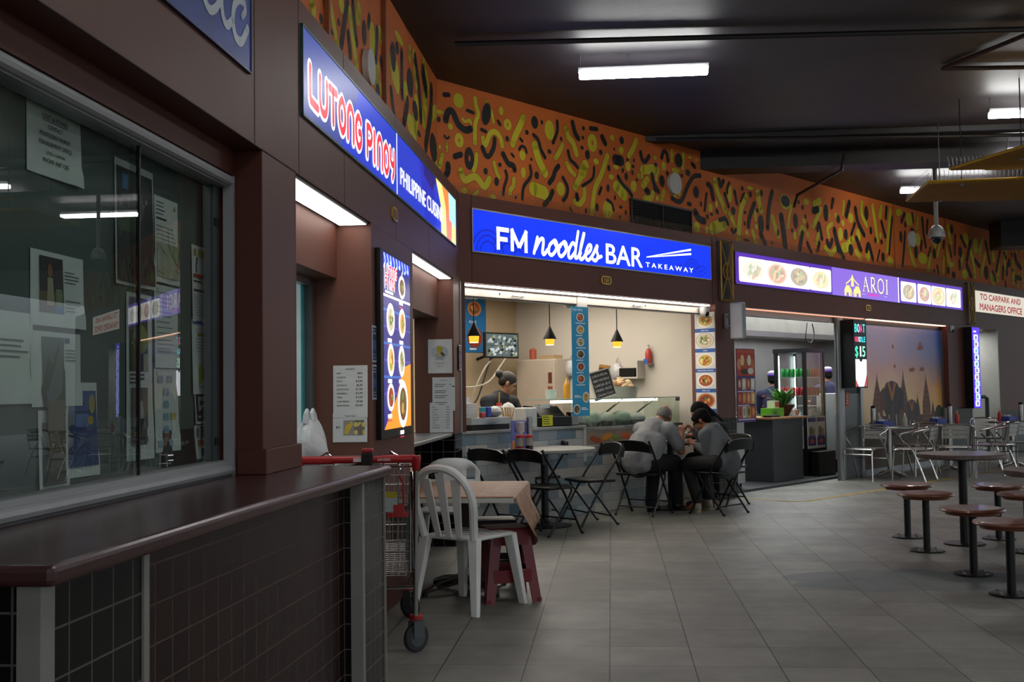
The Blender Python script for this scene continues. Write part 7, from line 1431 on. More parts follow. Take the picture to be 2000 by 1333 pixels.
t = thing('chopstick_holder', 'holder with a fan of pale wooden chopsticks on the noodle counter', 'holder', at(FB, 1.16, 0.50, 0.936)); m = MB(); m.lathe([(0.045, 0), (0.05, 0.1)], mat('cream_cup', 'b8a88c', 0.5), n=14); m.build('cup', t); m = MB(); rg = random.Random(12)
for k in range(34): a, l = rg.uniform(0, 6.28), rg.uniform(0.03, 0.1); m.tube([(0.02 * math.cos(a), 0.02 * math.sin(a), 0.02), (l * math.cos(a), l * math.sin(a), 0.21)], 0.0035, mat('pale_wood', 'c9a870', 0.6), 4)
m.build('chopsticks', t)['kind'] = 'stuff'
for k in range(9):
    m = MB(); m.box(-0.1, 0.1, -0.009, 0.009, 0, 0.2, mat('foam_white', 'cfcfcb')); tag(m.build('foam_box_lid', M=at(FB, 1.40 + 0.02 * k, 0.56, 0.936, PI / 2 * 0.92), bevel=0.012), 'white foam clamshell in the row standing on the noodle counter', 'food container', 'row of foam clamshells')
m = MB(); m.ball((0, 0, 0.02), (0.13, 0.1, 0.24), mat('foam_white'), 14); m.v = [(a, b_, max(c, 0)) for a, b_, c in m.v]; tag(m.build('foam_bowl_stack', M=at(FB, 1.36, 0.68, 0.936)), 'tall rounded bundle of white foam bowls behind the clamshells', 'bowls')
t = thing('cash_register', 'black cash register with a yellow note on the noodle counter', 'cash register', at(FB, 1.84, 0.58, 0.936, math.radians(-10)))
m = MB(); m.box(-0.21, 0.21, -0.17, 0.2, 0, 0.1, BLACKP); m.build('drawer_case', t, bevel=0.008); m = MB(); m.add([(-0.17, -0.12, 0.1), (0.17, -0.12, 0.1), (0.17, 0.18, 0.1), (-0.17, 0.18, 0.1), (-0.17, 0.02, 0.21), (0.17, 0.02, 0.21), (0.17, 0.18, 0.22), (-0.17, 0.18, 0.22)], [(3, 2, 1, 0), (0, 1, 5, 4), (4, 5, 6, 7), (1, 2, 6, 5), (2, 3, 7, 6), (3, 0, 4, 7)], BLACKP); m.build('keyboard_housing', t, bevel=0.008)
m = MB(); m.rect(-0.2, -0.06, 0.01, 0.12, -0.176, P('c9c41c')); m.lines(-0.19, -0.08, 0.02, 0.11, 4, -0.1765, P('3a3a10'), 0.35, 3); m.box(-0.12, 0.0, -0.06, -0.055, 0.19, 0.23, P('d0d0cc')); m.build('price_notes', t)
tag(MB().box(-0.06, 0.06, -0.03, 0.03, 0, 0.14, mat('small_sign_black', '17171a', 0.5)).box(-0.055, 0.055, -0.032, -0.03, 0.01, 0.13, P('8a8a8a')).build('counter_card', M=at(FB, 2.12, 0.46, 0.936)), 'small framed card standing right of the cash register', 'card')
m = MB(); m.lathe([(0.02, 0), (0.02, 0.09), (0.01, 0.12)], mat('chilli_bottle', 'a8401c', 0.3), n=10); tag(m.build('chilli_bottle', M=at(FB, 2.02, 0.45, 0.936)), 'small orange chilli bottle between the cash register and the framed card', 'bottle')
t = thing('drink_tub', 'white tub with red lid and yellow straws in front of the server', 'tub', at(FB, 1.42, 0.86, 0.936)); m = MB(); m.lathe([(0.06, 0), (0.065, 0.22)], mat('foam_white'), n=14); m.build('tub', t); m = MB(); m.lathe([(0.03, 0.22), (0.03, 0.25)], mat('red_lid'), n=10); m.tube([(0, 0, 0.24), (0.005, 0, 0.36)], 0.006, mat('yellow_straw', 'd8a820', 0.4), 6); m.build('straw_lid', t)

# ================================================================== NEXT SHOP (steel kitchen)
t = thing('reception_counter', 'dark grey counter with a thin wooden top in the next shop', 'counter', FB)
m = MB(); m.box(6.42, 7.26, 0.49, 1.02, 0.03, 0.872, DARKG); m.build('body', t, bevel=0.004); m = MB(); m.box(6.36, 7.32, 0.44, 1.06, 0.872, 0.90, mat('light_wood_top', '9a6a42', 0.4, var=0.15, scale=8)); m.build('worktop', t, bevel=0.005)
t = thing('white_cabinet', 'narrow white cabinet on short legs behind the brown pier', 'cabinet', FB); m = MB(); m.box(4.9, 5.46, 0.36, 0.8, 0.1, 0.94, mat('white_cabinet_paint', 'a5a6a3', 0.5)); m.build('body', t, bevel=0.004); m = MB(); [m.tube([(x, y, 0.03), (x, y, 0.1)], 0.015, BLACKM, 8) for x in (4.95, 5.41) for y in (0.4, 0.76)]; m.build('legs', t)
t = thing('cooking_hood', 'long stainless steel cooking hood over the kitchen', 'hood', FB)
HS = mat('hood_steel', '7c7b74', 0.35, 0.2, var=0.12, scale=4)
m = MB(); m.box(5.0, 12.2, 1.55, 2.78, 2.14, 2.72, HS); m.build('canopy', t); m = MB(); m.box(5.0, 12.2, 1.50, 1.56, 2.08, 2.16, STEEL); m.build('front_rail', t); m = MB()
for s in (7.2, 9.4): m.box(s - 0.35, s + 0.35, 1.7, 1.8, 2.125, 2.14, E('f0f6ff', 22.0))
m.build('hood_light', t)
tag(MB().box(5.1, 7.0, 2.2, 2.78, 0.03, 0.88, STEEL).box(7.1, 12.2, 2.2, 2.78, 0.03, 0.9, STEEL).box(7.1, 12.2, 2.7, 2.78, 0.9, 1.15, STEEL).build('steel_bench', M=FB), 'long stainless cooking bench along the kitchen back wall', 'bench')
t = thing('drinks_fridge', 'black framed glass drinks fridge with rows of cans', 'refrigerator', FB)
f0, f1, g0, g1 = 7.6, 8.2, 0.60, 1.1
m = MB(); m.box(f0, f1, g0, g1, 0.03, 0.42, BLACKP); m.box(f0 - 0.01, f1 + 0.01, g0 - 0.01, g1 + 0.01, 1.80, 1.86, BLACKP)
for s in (f0, f1 - 0.04):
    for y_ in (g0, g1 - 0.05): m.box(s, s + 0.04, y_, y_ + 0.05, 0.42, 1.8, BLACKP)
m.box(f0 + 0.04, f1, g1 - 0.02, g1, 0.42, 1.8, mat('fridge_back', 'a8b4b8', 0.3)); m.build('cabinet', t)
m = MB(); m.box(f0 + 0.005, f0 + 0.01, g0 + 0.05, g1 - 0.05, 0.42, 1.8, CLEAR); m.box(f0 + 0.04, f1 - 0.04, g0 + 0.005, g0 + 0.01, 0.42, 1.8, CLEAR); m.build('glass_panes', t)
m = MB(); [m.box(f0 + 0.03, f1 - 0.02, g0 + 0.03, g1 - 0.03, z, z + 0.008, mat('wire_shelf', '9aa0a2', 0.3, 0.6)) for z in (0.75, 1.02, 1.17, 1.44)]; m.build('shelves', t)
m = MB(); m.box(f0 + 0.05, f0 + 0.065, g1 - 0.055, g1 - 0.04, 0.5, 1.76, E('e8fff8', 5.0)); m.box(f1 - 0.07, f1 - 0.055, g1 - 0.055, g1 - 0.04, 0.5, 1.76, E('e8fff8', 5.0)); m.build('tube_lights', t)
def can(M, col, label, grp):
    o = None
    t = MB(); t.lathe([(0.028, 0), (0.032, 0.006), (0.032, 0.108), (0.026, 0.118)], mat('can_' + col, col, 0.3, 0.4), n=12); return tag(t.build('drink_can', M=M), label, 'can', grp)
cn = {}
for row, (z, cols) in enumerate(((1.449, ['1f8a3a'] * 6 + ['2f9a44', 'b8641c', 'b8641c', 'b8641c']), (1.179, ['a81e2c'] * 6 + ['8a1420'] * 4))):
    for k, c in enumerate(cols):
        if k < 5: M = at(FB, f0 + 0.075, g1 - 0.11 - 0.075 * k, z)
        else: M = at(FB, f0 + 0.08 + 0.082 * (k - 4), g0 + 0.075, z)
        nm = {'1f8a3a': 'green drink can in the upper row of the drinks fridge', '2f9a44': 'lighter green drink can beside the orange cans in the drinks fridge', 'b8641c': 'orange drink can in the upper row of the drinks fridge', 'a81e2c': 'bright red drink can in the lower row of the drinks fridge', '8a1420': 'dark red drink can in the lower front row of the drinks fridge'}[c]
        if c not in cn: cn[c] = can(M, c, nm, 'drink cans in the fridge: ' + c)
        else: q = cn[c].copy(); COL.objects.link(q); q.matrix_world = M
        (cn[c] if c not in cn else cn[c])['group'] = {'1f8a3a': 'green drink cans', '2f9a44': 'green drink cans', 'b8641c': 'orange drink cans', 'a81e2c': 'red drink cans', '8a1420': 'dark red drink cans'}[c]
bo = None
for k in range(6):
    M = at(FB, f0 + 0.12 + 0.09 * k if k > 2 else f0 + 0.09, g0 + 0.09 if k > 2 else g1 - 0.13 - 0.12 * k, 0.759)
    if bo is None:
        bo = thing('water_bottle', 'clear plastic water bottle on the low shelf of the drinks fridge', 'bottle', M, 'water bottles in the fridge'); m = MB(); m.lathe([(0.036, 0), (0.037, 0.15), (0.014, 0.2), (0.014, 0.225)], mat('clear_water', '9ab0b4', 0.15), n=12); m.build('body', bo); m = MB(); m.lathe([(0.016, 0.225), (0.016, 0.245)], mat('white_trim'), n=10); m.build('cap', bo)
    else: dup(bo, M)
t = thing('potted_plant', 'leafy green plant in brown wrapping on the dark grey counter', 'plant', at(FB, 7.12, 0.72, 0.9)); m = MB(); m.lathe([(0.08, 0), (0.14, 0.10), (0.19, 0.16), (0.17, 0.155), (0.1, 0.02)], mat('brown_wrap', '4a3020', 0.7, bump=0.3), n=14); m.build('wrapping', t); m = MB(); rg = random.Random(21); LG = [mat('leaf_a', '3f7a2c', 0.35, var=0.2), mat('leaf_b', '5a9440', 0.35, var=0.2), mat('leaf_c', '2c5a22', 0.4, var=0.2)]
for k in range(34):
    a, L, up = rg.uniform(0, 6.28), rg.uniform(0.12, 0.26), rg.uniform(0.1, 0.3); c, s = math.cos(a), math.sin(a); b0 = Vector((0.03 * c, 0.03 * s, 0.12)); tip = b0 + Vector((L * c, L * s, up)); md = (b0 + tip) / 2 + Vector((0, 0, 0.05)); w = Vector((-s, c, 0)) * 0.04
    m.add([b0, md + w, tip, md - w, md + Vector((0, 0, -0.012))], [(0, 4, 1), (1, 4, 2), (2, 4, 3), (3, 4, 0)], LG[k % 3], True)
m.build('leaves', t)
t = thing('tissue_box', 'bright green box on the dark grey counter left of the plant', 'box', at(FB, 6.73, 0.66, 0.901)); m = MB(); m.box(-0.16, 0.16, -0.09, 0.09, 0, 0.12, mat('lime_box', '5aa81e', 0.4)); m.build('carton', t); m = MB(); m.text('HILL', -0.12, 0.035, 0.05, -0.0905, P('1f4a10'), bold=0.02); m.build('print', t); m = MB(); m.box(0.02, 0.14, -0.03, 0.09, 0.12, 0.22, mat('pale_tissue', 'c4bca8', 0.7)); m.box(0.02, 0.14, -0.031, -0.03, 0.13, 0.2, P('c05a3a')); m.build('tissue_pack', t)
t = thing('till_screen', 'tilted pale till screen on the dark grey counter', 'till', at(FB, 6.55, 0.80, 0.901, 0.5, -0.45)); m = MB(); m.box(-0.15, 0.15, 0, 0.02, 0.0, 0.24, mat('pale_casing', 'b0ac98', 0.4)); m.build('screen_case', t); m = MB(); m.box(-0.13, 0.13, -0.002, 0, 0.02, 0.22, E('a8b04a', 0.35)); m.build('screen', t)
t = thing('sanitiser_bottle', 'clear pump bottle at the right end of the wooden counter top', 'bottle', at(FB, 7.10, 0.52, 0.901)); m = MB(); m.lathe([(0.04, 0), (0.042, 0.09), (0.018, 0.12)], mat('clear_gel', 'b8b0a8', 0.2), n=12); m.box(-0.03, 0.03, -0.043, -0.04, 0.02, 0.08, P('c8705a')); m.build('body', t); m = MB(); m.tube([(0, 0, 0.12), (0, 0, 0.16), (-0.03, 0, 0.165)], 0.007, mat('white_trim'), 6); m.build('pump', t)
tag(MB().box(-0.13, 0.13, -0.06, 0.06, 0, 0.03, BLACKP).build('card_terminal', M=at(FB, 6.52, 0.56, 0.901), bevel=0.01), 'black card terminal at the left end of the wooden counter top', 'terminal')
for k, s in enumerate((7.72, 8.0)):
    t = thing('hanging_poster', ('left festival poster with a dark blue border hung low on the drinks fridge', 'right festival poster with a dark blue border hung low on the drinks fridge')[k], 'poster', at(FB, s, 0.585, 0.42), 'two festival posters'); m = MB(); m.box(-0.13, 0.13, -0.003, 0.003, 0, 0.46, P('b8b4b0')); m.build('sheet', t); m = MB(); y = -0.0036; m.rect(-0.12, 0.12, 0.04, 0.16, y, P('26255e')); m.rect(-0.12, 0.12, 0.38, 0.44, y, P('3a3a6a')); m.ell(0, 0.1, 0.06, 0.035, y - 0.0004, P('b84a2a'), n=12); m.ell(-0.03, 0.25, 0.05, 0.07, y, P('6a5a3a'), n=10); m.ell(0.05, 0.24, 0.04, 0.06, y - 0.0002, P('8a7a5a'), n=10); m.rect(-0.1, 0.1, 0.16, 0.19, y, P('4a4a7a')); m.build('print', t)
tag(MB().box(7.64, 8.16, 0.44, 0.575, 0.03, 0.38, BLACKP).build('waste_bin', M=FB, bevel=0.01), 'black bin under the two festival posters', 'bin')
t = thing('hand_truck', 'dark blue hand truck with small wheels standing by the partition', 'hand truck', at(FB, 8.56, 0.45, 0.03)); NB_ = mat('navy_bag', '1c2440', 0.6, bump=0.3)
m = MB(); m.ball((0, 0, 0.5), (0.16, 0.12, 0.32), NB_, 12); m.build('bag', t); m = MB(); m.tube([(-0.12, 0.1, 0.1), (-0.12, 0.1, 0.86), (0.12, 0.1, 0.86), (0.12, 0.1, 0.1)], 0.014, STEEL, 8); m.build('frame', t)
for s in (-0.13, 0.13): m = MB(); m.lathe([(0.1, -0.02), (0.1, 0.02)], BLACKP, M=Matrix.Translation((s, 0.08, 0.1)) @ Matrix.Rotation(PI / 2, 4, 'Y'), n=18); m.build('wheel', t)
t = thing('chest_freezer', 'white cabinet deep in the kitchen behind the drinks fridge', 'cabinet', at(FB, 8.98, 0.82, 0.0)); m = MB(); m.box(-0.28, 0.32, -0.12, 0.18, 0.0, 1.2, mat('white_enamel', 'a4a8aa', 0.4)); m.build('cabinet_body', t, bevel=0.01)
m = MB(); m.tube(catmull([(9.0, 0.5, 1.5), (9.25, 0.5, 1.42), (9.4, 0.55, 1.15), (9.6, 0.5, 0.9), (9.5, 0.5, 0.6)], 5), 0.01, BLACKP, 6); m.tube(catmull([(7.3, 0.4, 2.2), (7.25, 0.4, 1.98), (7.4, 0.4, 1.92), (7.5, 0.4, 2.05), (7.45, 0.4, 2.2)], 5), 0.008, BLACKP, 6); tag(m.build('loose_cable', M=FB), 'loose black cables hanging inside the kitchen', 'cables')
t = thing('handrail', 'grey handrail at the passage right of the violet sign', 'handrail', at(FB, 13.2, -0.02, 0)); m = MB(); m.tube([(-0.7, 0.6, 1.08), (0.35, 0.2, 1.08), (0.42, 0.18, 1.05), (0.42, 0.18, 0.0)], 0.035, mat('handrail_grey', '3a4446', 0.4, 0.3), 10); m.build('rail', t)

# ================================================================== PEOPLE
def skin(key, h): return mat(key, h, 0.5, var=0.06, scale=18)
def blob(name, parent, material, caps, balls=(), voxel=0.01, smooth=4):
    m = MB(); d = mat('tmp_body', '808080')
    for a, ra, b, rb in caps:
        m.tube([a, [a[i] + (b[i] - a[i]) * 0.5 for i in range(3)], b], [ra, (ra + rb) / 2, rb], d, 12); m.ball(a, ra, d, 12); m.ball(b, rb, d, 12)
    for c, r, R in balls: m.ball(c, r, d, 14, R)
    me = bpy.data.meshes.new(name); me.from_pydata([tuple(q) for q in m.v], [], m.f); o = bpy.data.objects.new(name, me); COL.objects.link(o)
    r = o.modifiers.new('r', 'REMESH'); r.mode = 'VOXEL'; r.voxel_size = voxel
    s = o.modifiers.new('s', 'SMOOTH'); s.iterations = smooth; s.factor = 0.5
    bpy.context.view_layer.update()
    e = bpy.data.meshes.new_from_object(o.evaluated_get(bpy.context.evaluated_depsgraph_get()))
    o.modifiers.clear(); o.data = e; bpy.data.meshes.remove(me); e.name = name
    e.materials.clear(); e.materials.append(material); e.polygons.foreach_set('use_smooth', [True] * len(e.polygons)); e.update()
    if parent is not None: o.parent = parent
    return o
def V(*a): return Vector(a)
def head_frame(c, deg, pitch, tilt=0.0): return Matrix.Translation(c) @ Matrix.Rotation(math.radians(deg - 90), 4, 'Z') @ Matrix.Rotation(math.radians(pitch), 4, 'X') @ Matrix.Rotation(math.radians(tilt), 4, 'Y')
def head_parts(H, k=1.0):
    R = H.to_3x3(); q = lambda x, y, z: H @ V(x * k, y * k, z * k)
    balls = [(q(0, -0.008, 0.025), (0.074 * k, 0.094 * k, 0.092 * k), R), (q(0, 0.03, -0.05), (0.056 * k, 0.062 * k, 0.06 * k), R), (q(0, 0.06, -0.085), (0.032 * k, 0.03 * k, 0.025 * k), R), (q(0, 0.088, -0.022), (0.014 * k, 0.02 * k, 0.024 * k), R),
             (q(0.077, -0.012, -0.015), (0.011 * k, 0.022 * k, 0.033 * k), R), (q(-0.077, -0.012, -0.015), (0.011 * k, 0.022 * k, 0.033 * k), R), (q(0, 0.078, -0.06), (0.024 * k, 0.014 * k, 0.01 * k), R), (q(0, 0.068, 0.022), (0.058 * k, 0.02 * k, 0.014 * k), R)]
    return balls, q, R
def hand(w, d, nrm, lat, c1=0.6, c2=1.0, k=1.0):
    d, nrm = d.normalized(), nrm.normalized(); lat = lat.normalized(); caps = []
    for i, L in enumerate((0.070, 0.078, 0.072, 0.056)):
        off = lat * (0.030 - 0.0195 * i) * k; kn = w + (d * (0.086 - 0.006 * abs(i - 1)) + nrm * 0.004) * k + off
        caps.append((w + off * 0.55 + d * 0.01 * k, 0.0125 * k, kn, 0.0115 * k)); a = c1 + 0.12 * i; p = kn
        for j, (f, rr) in enumerate(((0.46, 0.0098), (0.31, 0.009), (0.23, 0.0082))):
            dr = d * math.cos(a) + nrm * math.sin(a); n = p + dr * L * f * k; caps.append((p, (rr + 0.0006) * k, n, rr * k)); p = n; a += c2 * (0.75 if j else 1)
    b = w + (d * 0.022 + lat * 0.03) * k; m = b + (d * 0.6 + lat * 0.55 + nrm * 0.45).normalized() * 0.042 * k; t = m + (d * 0.85 + nrm * 0.5 - lat * 0.1).normalized() * 0.034 * k
    caps += [(w + d * 0.012 * k + lat * 0.012 * k, 0.014 * k, b, 0.0135 * k), (b, 0.013 * k, m, 0.011 * k), (m, 0.0105 * k, t, 0.0085 * k)]
    return caps
def face_marks(root, q, k, iris='1a1210', brow='2a201c'):
    m = MB()
    for s in (-1, 1): m.ball(q(s * 0.030, 0.077, 0.003), (0.011 * k, 0.008 * k, 0.0075 * k), mat('eye_' + iris, iris, 0.25), 10)
    m.build('eyes', root)
    m = MB()
    for s in (-1, 1): m.tube([q(s * 0.014, 0.088, 0.024), q(s * 0.03, 0.084, 0.030), q(s * 0.048, 0.070, 0.026)], [0.003 * k, 0.0042 * k, 0.002 * k], mat('brow_' + brow, brow, 0.8), 6)
    m.build('eyebrows', root)
    m = MB(); m.tube([q(-0.022, 0.083, -0.058), q(0, 0.093, -0.060), q(0.022, 0.083, -0.058)], [0.003 * k, 0.005 * k, 0.003 * k], mat('lip_tone', '8a4a42', 0.5), 6); m.build('lips', root)
def shoe(name, root, ankle, d, mt_, sole=None):
    d = V(d[0], d[1], 0).normalized(); s = V(-d.y, d.x, 0); R = Matrix(((s.x, d.x, 0), (s.y, d.y, 0), (0, 0, 1)))
    c = V(ankle[0], ankle[1], 0) + d * 0.06
    b = blob(name, root, mt_, [(c - d * 0.09 + V(0, 0, 0.045), 0.038, c + d * 0.08 + V(0, 0, 0.034), 0.03), (c - d * 0.07 + V(0, 0, 0.05), 0.042, V(ankle[0], ankle[1], 0.10), 0.042)], voxel=0.009)
    m = MB(); m.lathe([(0.046, 0.0), (0.048, 0.018), (0.044, 0.022)], sole or BLACKP, c + V(0, 0, 0), 20, M=None, sx=1, sy=1)
    mm = MB(); mm.lathe([(0.046, 0.0), (0.048, 0.018), (0.044, 0.022)], sole or BLACKP, n=20, M=Matrix.Translation(c) @ R.to_4x4() @ Matrix.Diagonal((0.95, 2.75, 1, 1))); mm.build('sole', b)

def person(label, at_xy): return thing('person', label, 'person', Matrix.Translation((0, 0, 0)))

# ---- man in the grey shirt
SK1 = skin('man_skin', '9a6248')
rt = person('person in a grey short sleeved shirt bent over the table, back towards us', None)
Pv, Ch, Up, Nk = V(0.27, 11.70, 0.55), V(0.37, 11.82, 0.74), V(0.455, 11.92, 0.885), V(0.50, 11.98, 0.965)
SR, SL = V(0.605, 11.835, 0.875), V(0.305, 12.01, 0.875); ER, EL = V(0.725, 11.91, 0.645), V(0.36, 12.24, 0.80); WR, WL = V(0.742, 12.05, 0.815), V(0.50, 12.36, 0.80)
HR, HL = V(0.36, 11.65, 0.535), V(0.18, 11.755, 0.535); KR, KL = V(0.66, 12.06, 0.52), V(0.45, 12.17, 0.52); AR, AL = V(0.70, 12.22, 0.10), V(0.40, 12.02, 0.10)
H = head_frame((0.565, 12.055, 1.01), 62, -45); hb, q, R = head_parts(H)
caps = [(Pv, 0.13, Ch, 0.13), (Ch, 0.14, Up, 0.13), (Up, 0.10, Nk, 0.058), (Nk, 0.056, V(0.545, 12.03, 1.01), 0.056), (Up, 0.08, SR, 0.065), (Up, 0.08, SL, 0.065), (SR, 0.056, ER, 0.043), (ER, 0.042, WR, 0.028), (SL, 0.056, EL, 0.043), (EL, 0.042, WL, 0.028),
        (HR, 0.09, KR, 0.062), (HL, 0.09, KL, 0.062), (KR, 0.058, AR, 0.04), (KL, 0.058, AL, 0.04), (AR, 0.04, AR + V(0.06, 0.08, -0.06), 0.035), (AL, 0.04, AL + V(0.05, 0.08, -0.06), 0.035)]
caps += hand(WR, V(0.05, 0.22, 1), V(0.2, 0.9, -0.15), V(-0.85, 0.25, 0), 0.9, 1.0); caps += hand(WL, V(0.9, 0.35, -0.15), V(0.1, 0, -1), V(0.3, 0.9, 0), 0.3, 0.5)
blob('body', rt, SK1, caps, hb, voxel=0.0072, smooth=3)
SHIRT = mat('grey_linen_shirt', '7c7e80', 0.85, var=0.12, scale=9, bump=0.9, bscale=16)
m_ = blob('shirt', rt, SHIRT, [(Pv + V(-0.02, -0.03, 0.0), 0.155, Ch + V(-0.02, -0.02, 0), 0.165), (Pv + V(0.075, -0.05, 0), 0.12, Ch + V(0.07, -0.04, 0), 0.13), (Pv + V(-0.075, 0.04, 0), 0.12, Ch + V(-0.07, 0.04, 0), 0.13), (Ch, 0.165, Up + V(-0.01, -0.015, -0.01), 0.145), (Up + V(0, 0, -0.02), 0.115, SR + V(-0.01, 0, 0), 0.088), (Up + V(0, 0, -0.02), 0.115, SL, 0.088),
    (SR, 0.08, SR + (ER - SR) * 0.72, 0.072), (SL + V(0.02, -0.02, -0.02), 0.076, SL + (EL - SL) * 0.8, 0.07), (Pv + V(-0.07, -0.05, -0.02), 0.09, Pv + V(0.05, -0.11, -0.02), 0.09)], voxel=0.011, smooth=9)
blob('collar', m_, mat('grey_collar', '6f7174', 0.85), [(Nk + V(-0.05, 0.01, -0.03), 0.025, Nk + V(0.0, -0.045, -0.02), 0.027), (Nk + V(0.0, -0.045, -0.02), 0.027, Nk + V(0.05, -0.035, -0.03), 0.025)], voxel=0.008)
TRB = mat('black_trousers', '0a0a0c', 0.8, var=0.15, scale=10, bump=0.6, bscale=14)
blob('trousers', rt, TRB, [(HR, 0.118, KR, 0.085), (HL, 0.118, KL, 0.085), (Pv + V(0, 0, -0.02), 0.15, Pv + V(0.02, 0.03, -0.0), 0.14), (KR, 0.082, AR + V(0, 0, -0.01), 0.062), (KL, 0.082, AL + V(0, 0, -0.01), 0.062)], voxel=0.011, smooth=3)
blob('hair', rt, mat('grey_hair', '5c5a57', 0.8, var=0.35, scale=40, bump=0.5, bscale=90), [], [(q(0, -0.03, 0.012), (0.079, 0.083, 0.082), R), (q(0, -0.06, -0.02), (0.066, 0.05, 0.062), R), (q(0.062, -0.01, 0.0), (0.02, 0.04, 0.045), R), (q(-0.062, -0.01, 0.0), (0.02, 0.04, 0.045), R)], voxel=0.007)
blob('bald_crown', rt, SK1, [], [(q(0, -0.03, 0.068), (0.052, 0.06, 0.046), R)], voxel=0.006)
face_marks(rt, q, 1.0, brow='55504c')
shoe('shoe', rt, AR, (0.5, 0.86), mat('black_shoe', '121110', 0.5)); shoe('shoe', rt, AL, (0.5, 0.86), mat('black_shoe', '121110', 0.5))

# ---- boy in the grey hoodie
SK2 = skin('boy_skin', '8a5438')
rt = person('person with short black hair in a grey hoodie eating with chopsticks, seen from the side', None)
Pv, Ch, Up, Nk = V(1.17, 11.775, 0.54), V(1.12, 11.83, 0.69), V(1.055, 11.90, 0.82), V(1.005, 11.94, 0.895)
SL, SR = V(0.965, 11.80, 0.815), V(1.13, 12.02, 0.82); EL, ER = V(1.02, 11.79, 0.615), V(1.02, 12.16, 0.70); WL, WR = V(0.875, 11.955, 0.715), V(0.875, 12.11, 0.855)
HL, HR = V(1.09, 11.71, 0.53), V(1.22, 11.86, 0.53); KL, KR = V(0.79, 11.97, 0.50), V(0.93, 12.14, 0.50); AL, AR = V(0.885, 11.935, 0.10), V(1.02, 12.16, 0.12)
H = head_frame((0.955, 11.985, 0.97), 150, -33); hb, q, R = head_parts(H, 0.93)
caps = [(Pv, 0.115, Ch, 0.115), (Ch, 0.12, Up, 0.11), (Up, 0.08, Nk, 0.05), (Nk, 0.048, V(0.97, 11.97, 0.94), 0.05), (Up, 0.07, SL, 0.055), (Up, 0.07, SR, 0.055), (SL, 0.046, EL, 0.037), (EL, 0.036, WL, 0.025), (SR, 0.046, ER, 0.037), (ER, 0.036, WR, 0.025),
        (HL, 0.08, KL, 0.055), (HR, 0.08, KR, 0.055), (KL, 0.05, AL, 0.035), (KR, 0.05, AR, 0.035), (AL, 0.035, AL + V(-0.07, 0.06, -0.06), 0.03), (AR, 0.035, AR + V(-0.07, 0.06, -0.06), 0.03)]
caps += hand(WL, V(-0.75, 0.55, 0.55), V(-0.1, 0.5, -0.6), V(0.1, 0.6, 0.75), 0.7, 0.9, 0.93); caps += hand(WR, V(-0.65, 0.1, 0.7), V(-0.5, -0.2, -0.6), V(0.2, -0.9, 0.1), 0.7, 0.9, 0.93)
blob('body', rt, SK2, caps, hb, voxel=0.0068, smooth=3)
HOOD = mat('grey_hoodie', '565b5e', 0.9, var=0.08, scale=9, bump=0.6, bscale=12)
m_ = blob('hoodie', rt, HOOD, [(Pv + V(0.0, -0.02, -0.03), 0.155, Ch, 0.15), (Ch, 0.15, Up, 0.13), (Pv + V(0.03, 0.03, 0), 0.14, Ch + V(0.02, 0.03, 0), 0.14), (Up + V(0, 0, -0.01), 0.10, SL, 0.075), (Up + V(0, 0, -0.01), 0.10, SR, 0.075), (SL, 0.074, EL, 0.066), (EL, 0.066, EL + (WL - EL) * 0.86, 0.042), (SR, 0.074, ER, 0.064), (ER, 0.064, ER + (WR - ER) * 0.86, 0.042)], voxel=0.011, smooth=8)
blob('hood', m_, HOOD, [(Nk + V(0.07, -0.085, -0.005), 0.05, Nk + V(0.09, 0.03, 0.0), 0.055), (Nk + V(-0.01, -0.09, -0.03), 0.036, Nk + V(0.07, -0.085, -0.005), 0.05), (Nk + V(0.09, 0.03, 0.0), 0.055, Nk + V(0.02, 0.10, -0.03), 0.036), (Nk + V(0.09, -0.03, -0.02), 0.055, Nk + V(0.10, -0.035, -0.10), 0.04)], voxel=0.01, smooth=10)
blob('trousers', rt, TRB, [(HL, 0.105, KL, 0.077), (HR, 0.105, KR, 0.077), (Pv + V(0, 0, -0.03), 0.13, Pv + V(-0.02, 0.02, -0.02), 0.13), (KL, 0.074, AL + V(0, 0, 0.03), 0.055), (KR, 0.074, AR + V(0, 0, 0.03), 0.055)], voxel=0.011, smooth=3)
blob('hair', rt, mat('black_hair', '080708', 0.85, spec=0.15, var=0.3, scale=40, bump=0.5, bscale=90), [], [(q(0, -0.014, 0.045), (0.085, 0.10, 0.085), R), (q(0, -0.06, 0.0), (0.075, 0.055, 0.075), R), (q(0, 0.06, 0.06), (0.07, 0.04, 0.04), R), (q(0.066, 0.01, 0.03), (0.02, 0.045, 0.045), R), (q(-0.066, 0.01, 0.03), (0.02, 0.045, 0.045), R)], voxel=0.0075)
face_marks(rt, q, 0.93)
SN = mat('pale_sneaker', '8f8878', 0.6, var=0.3, scale=30); SO = mat('cream_sole', 'a89a72', 0.5)
shoe('shoe', rt, AL, (-0.1, 0.9), SN, SO); shoe('shoe', rt, AR, (-0.4, 0.8), SN, SO)

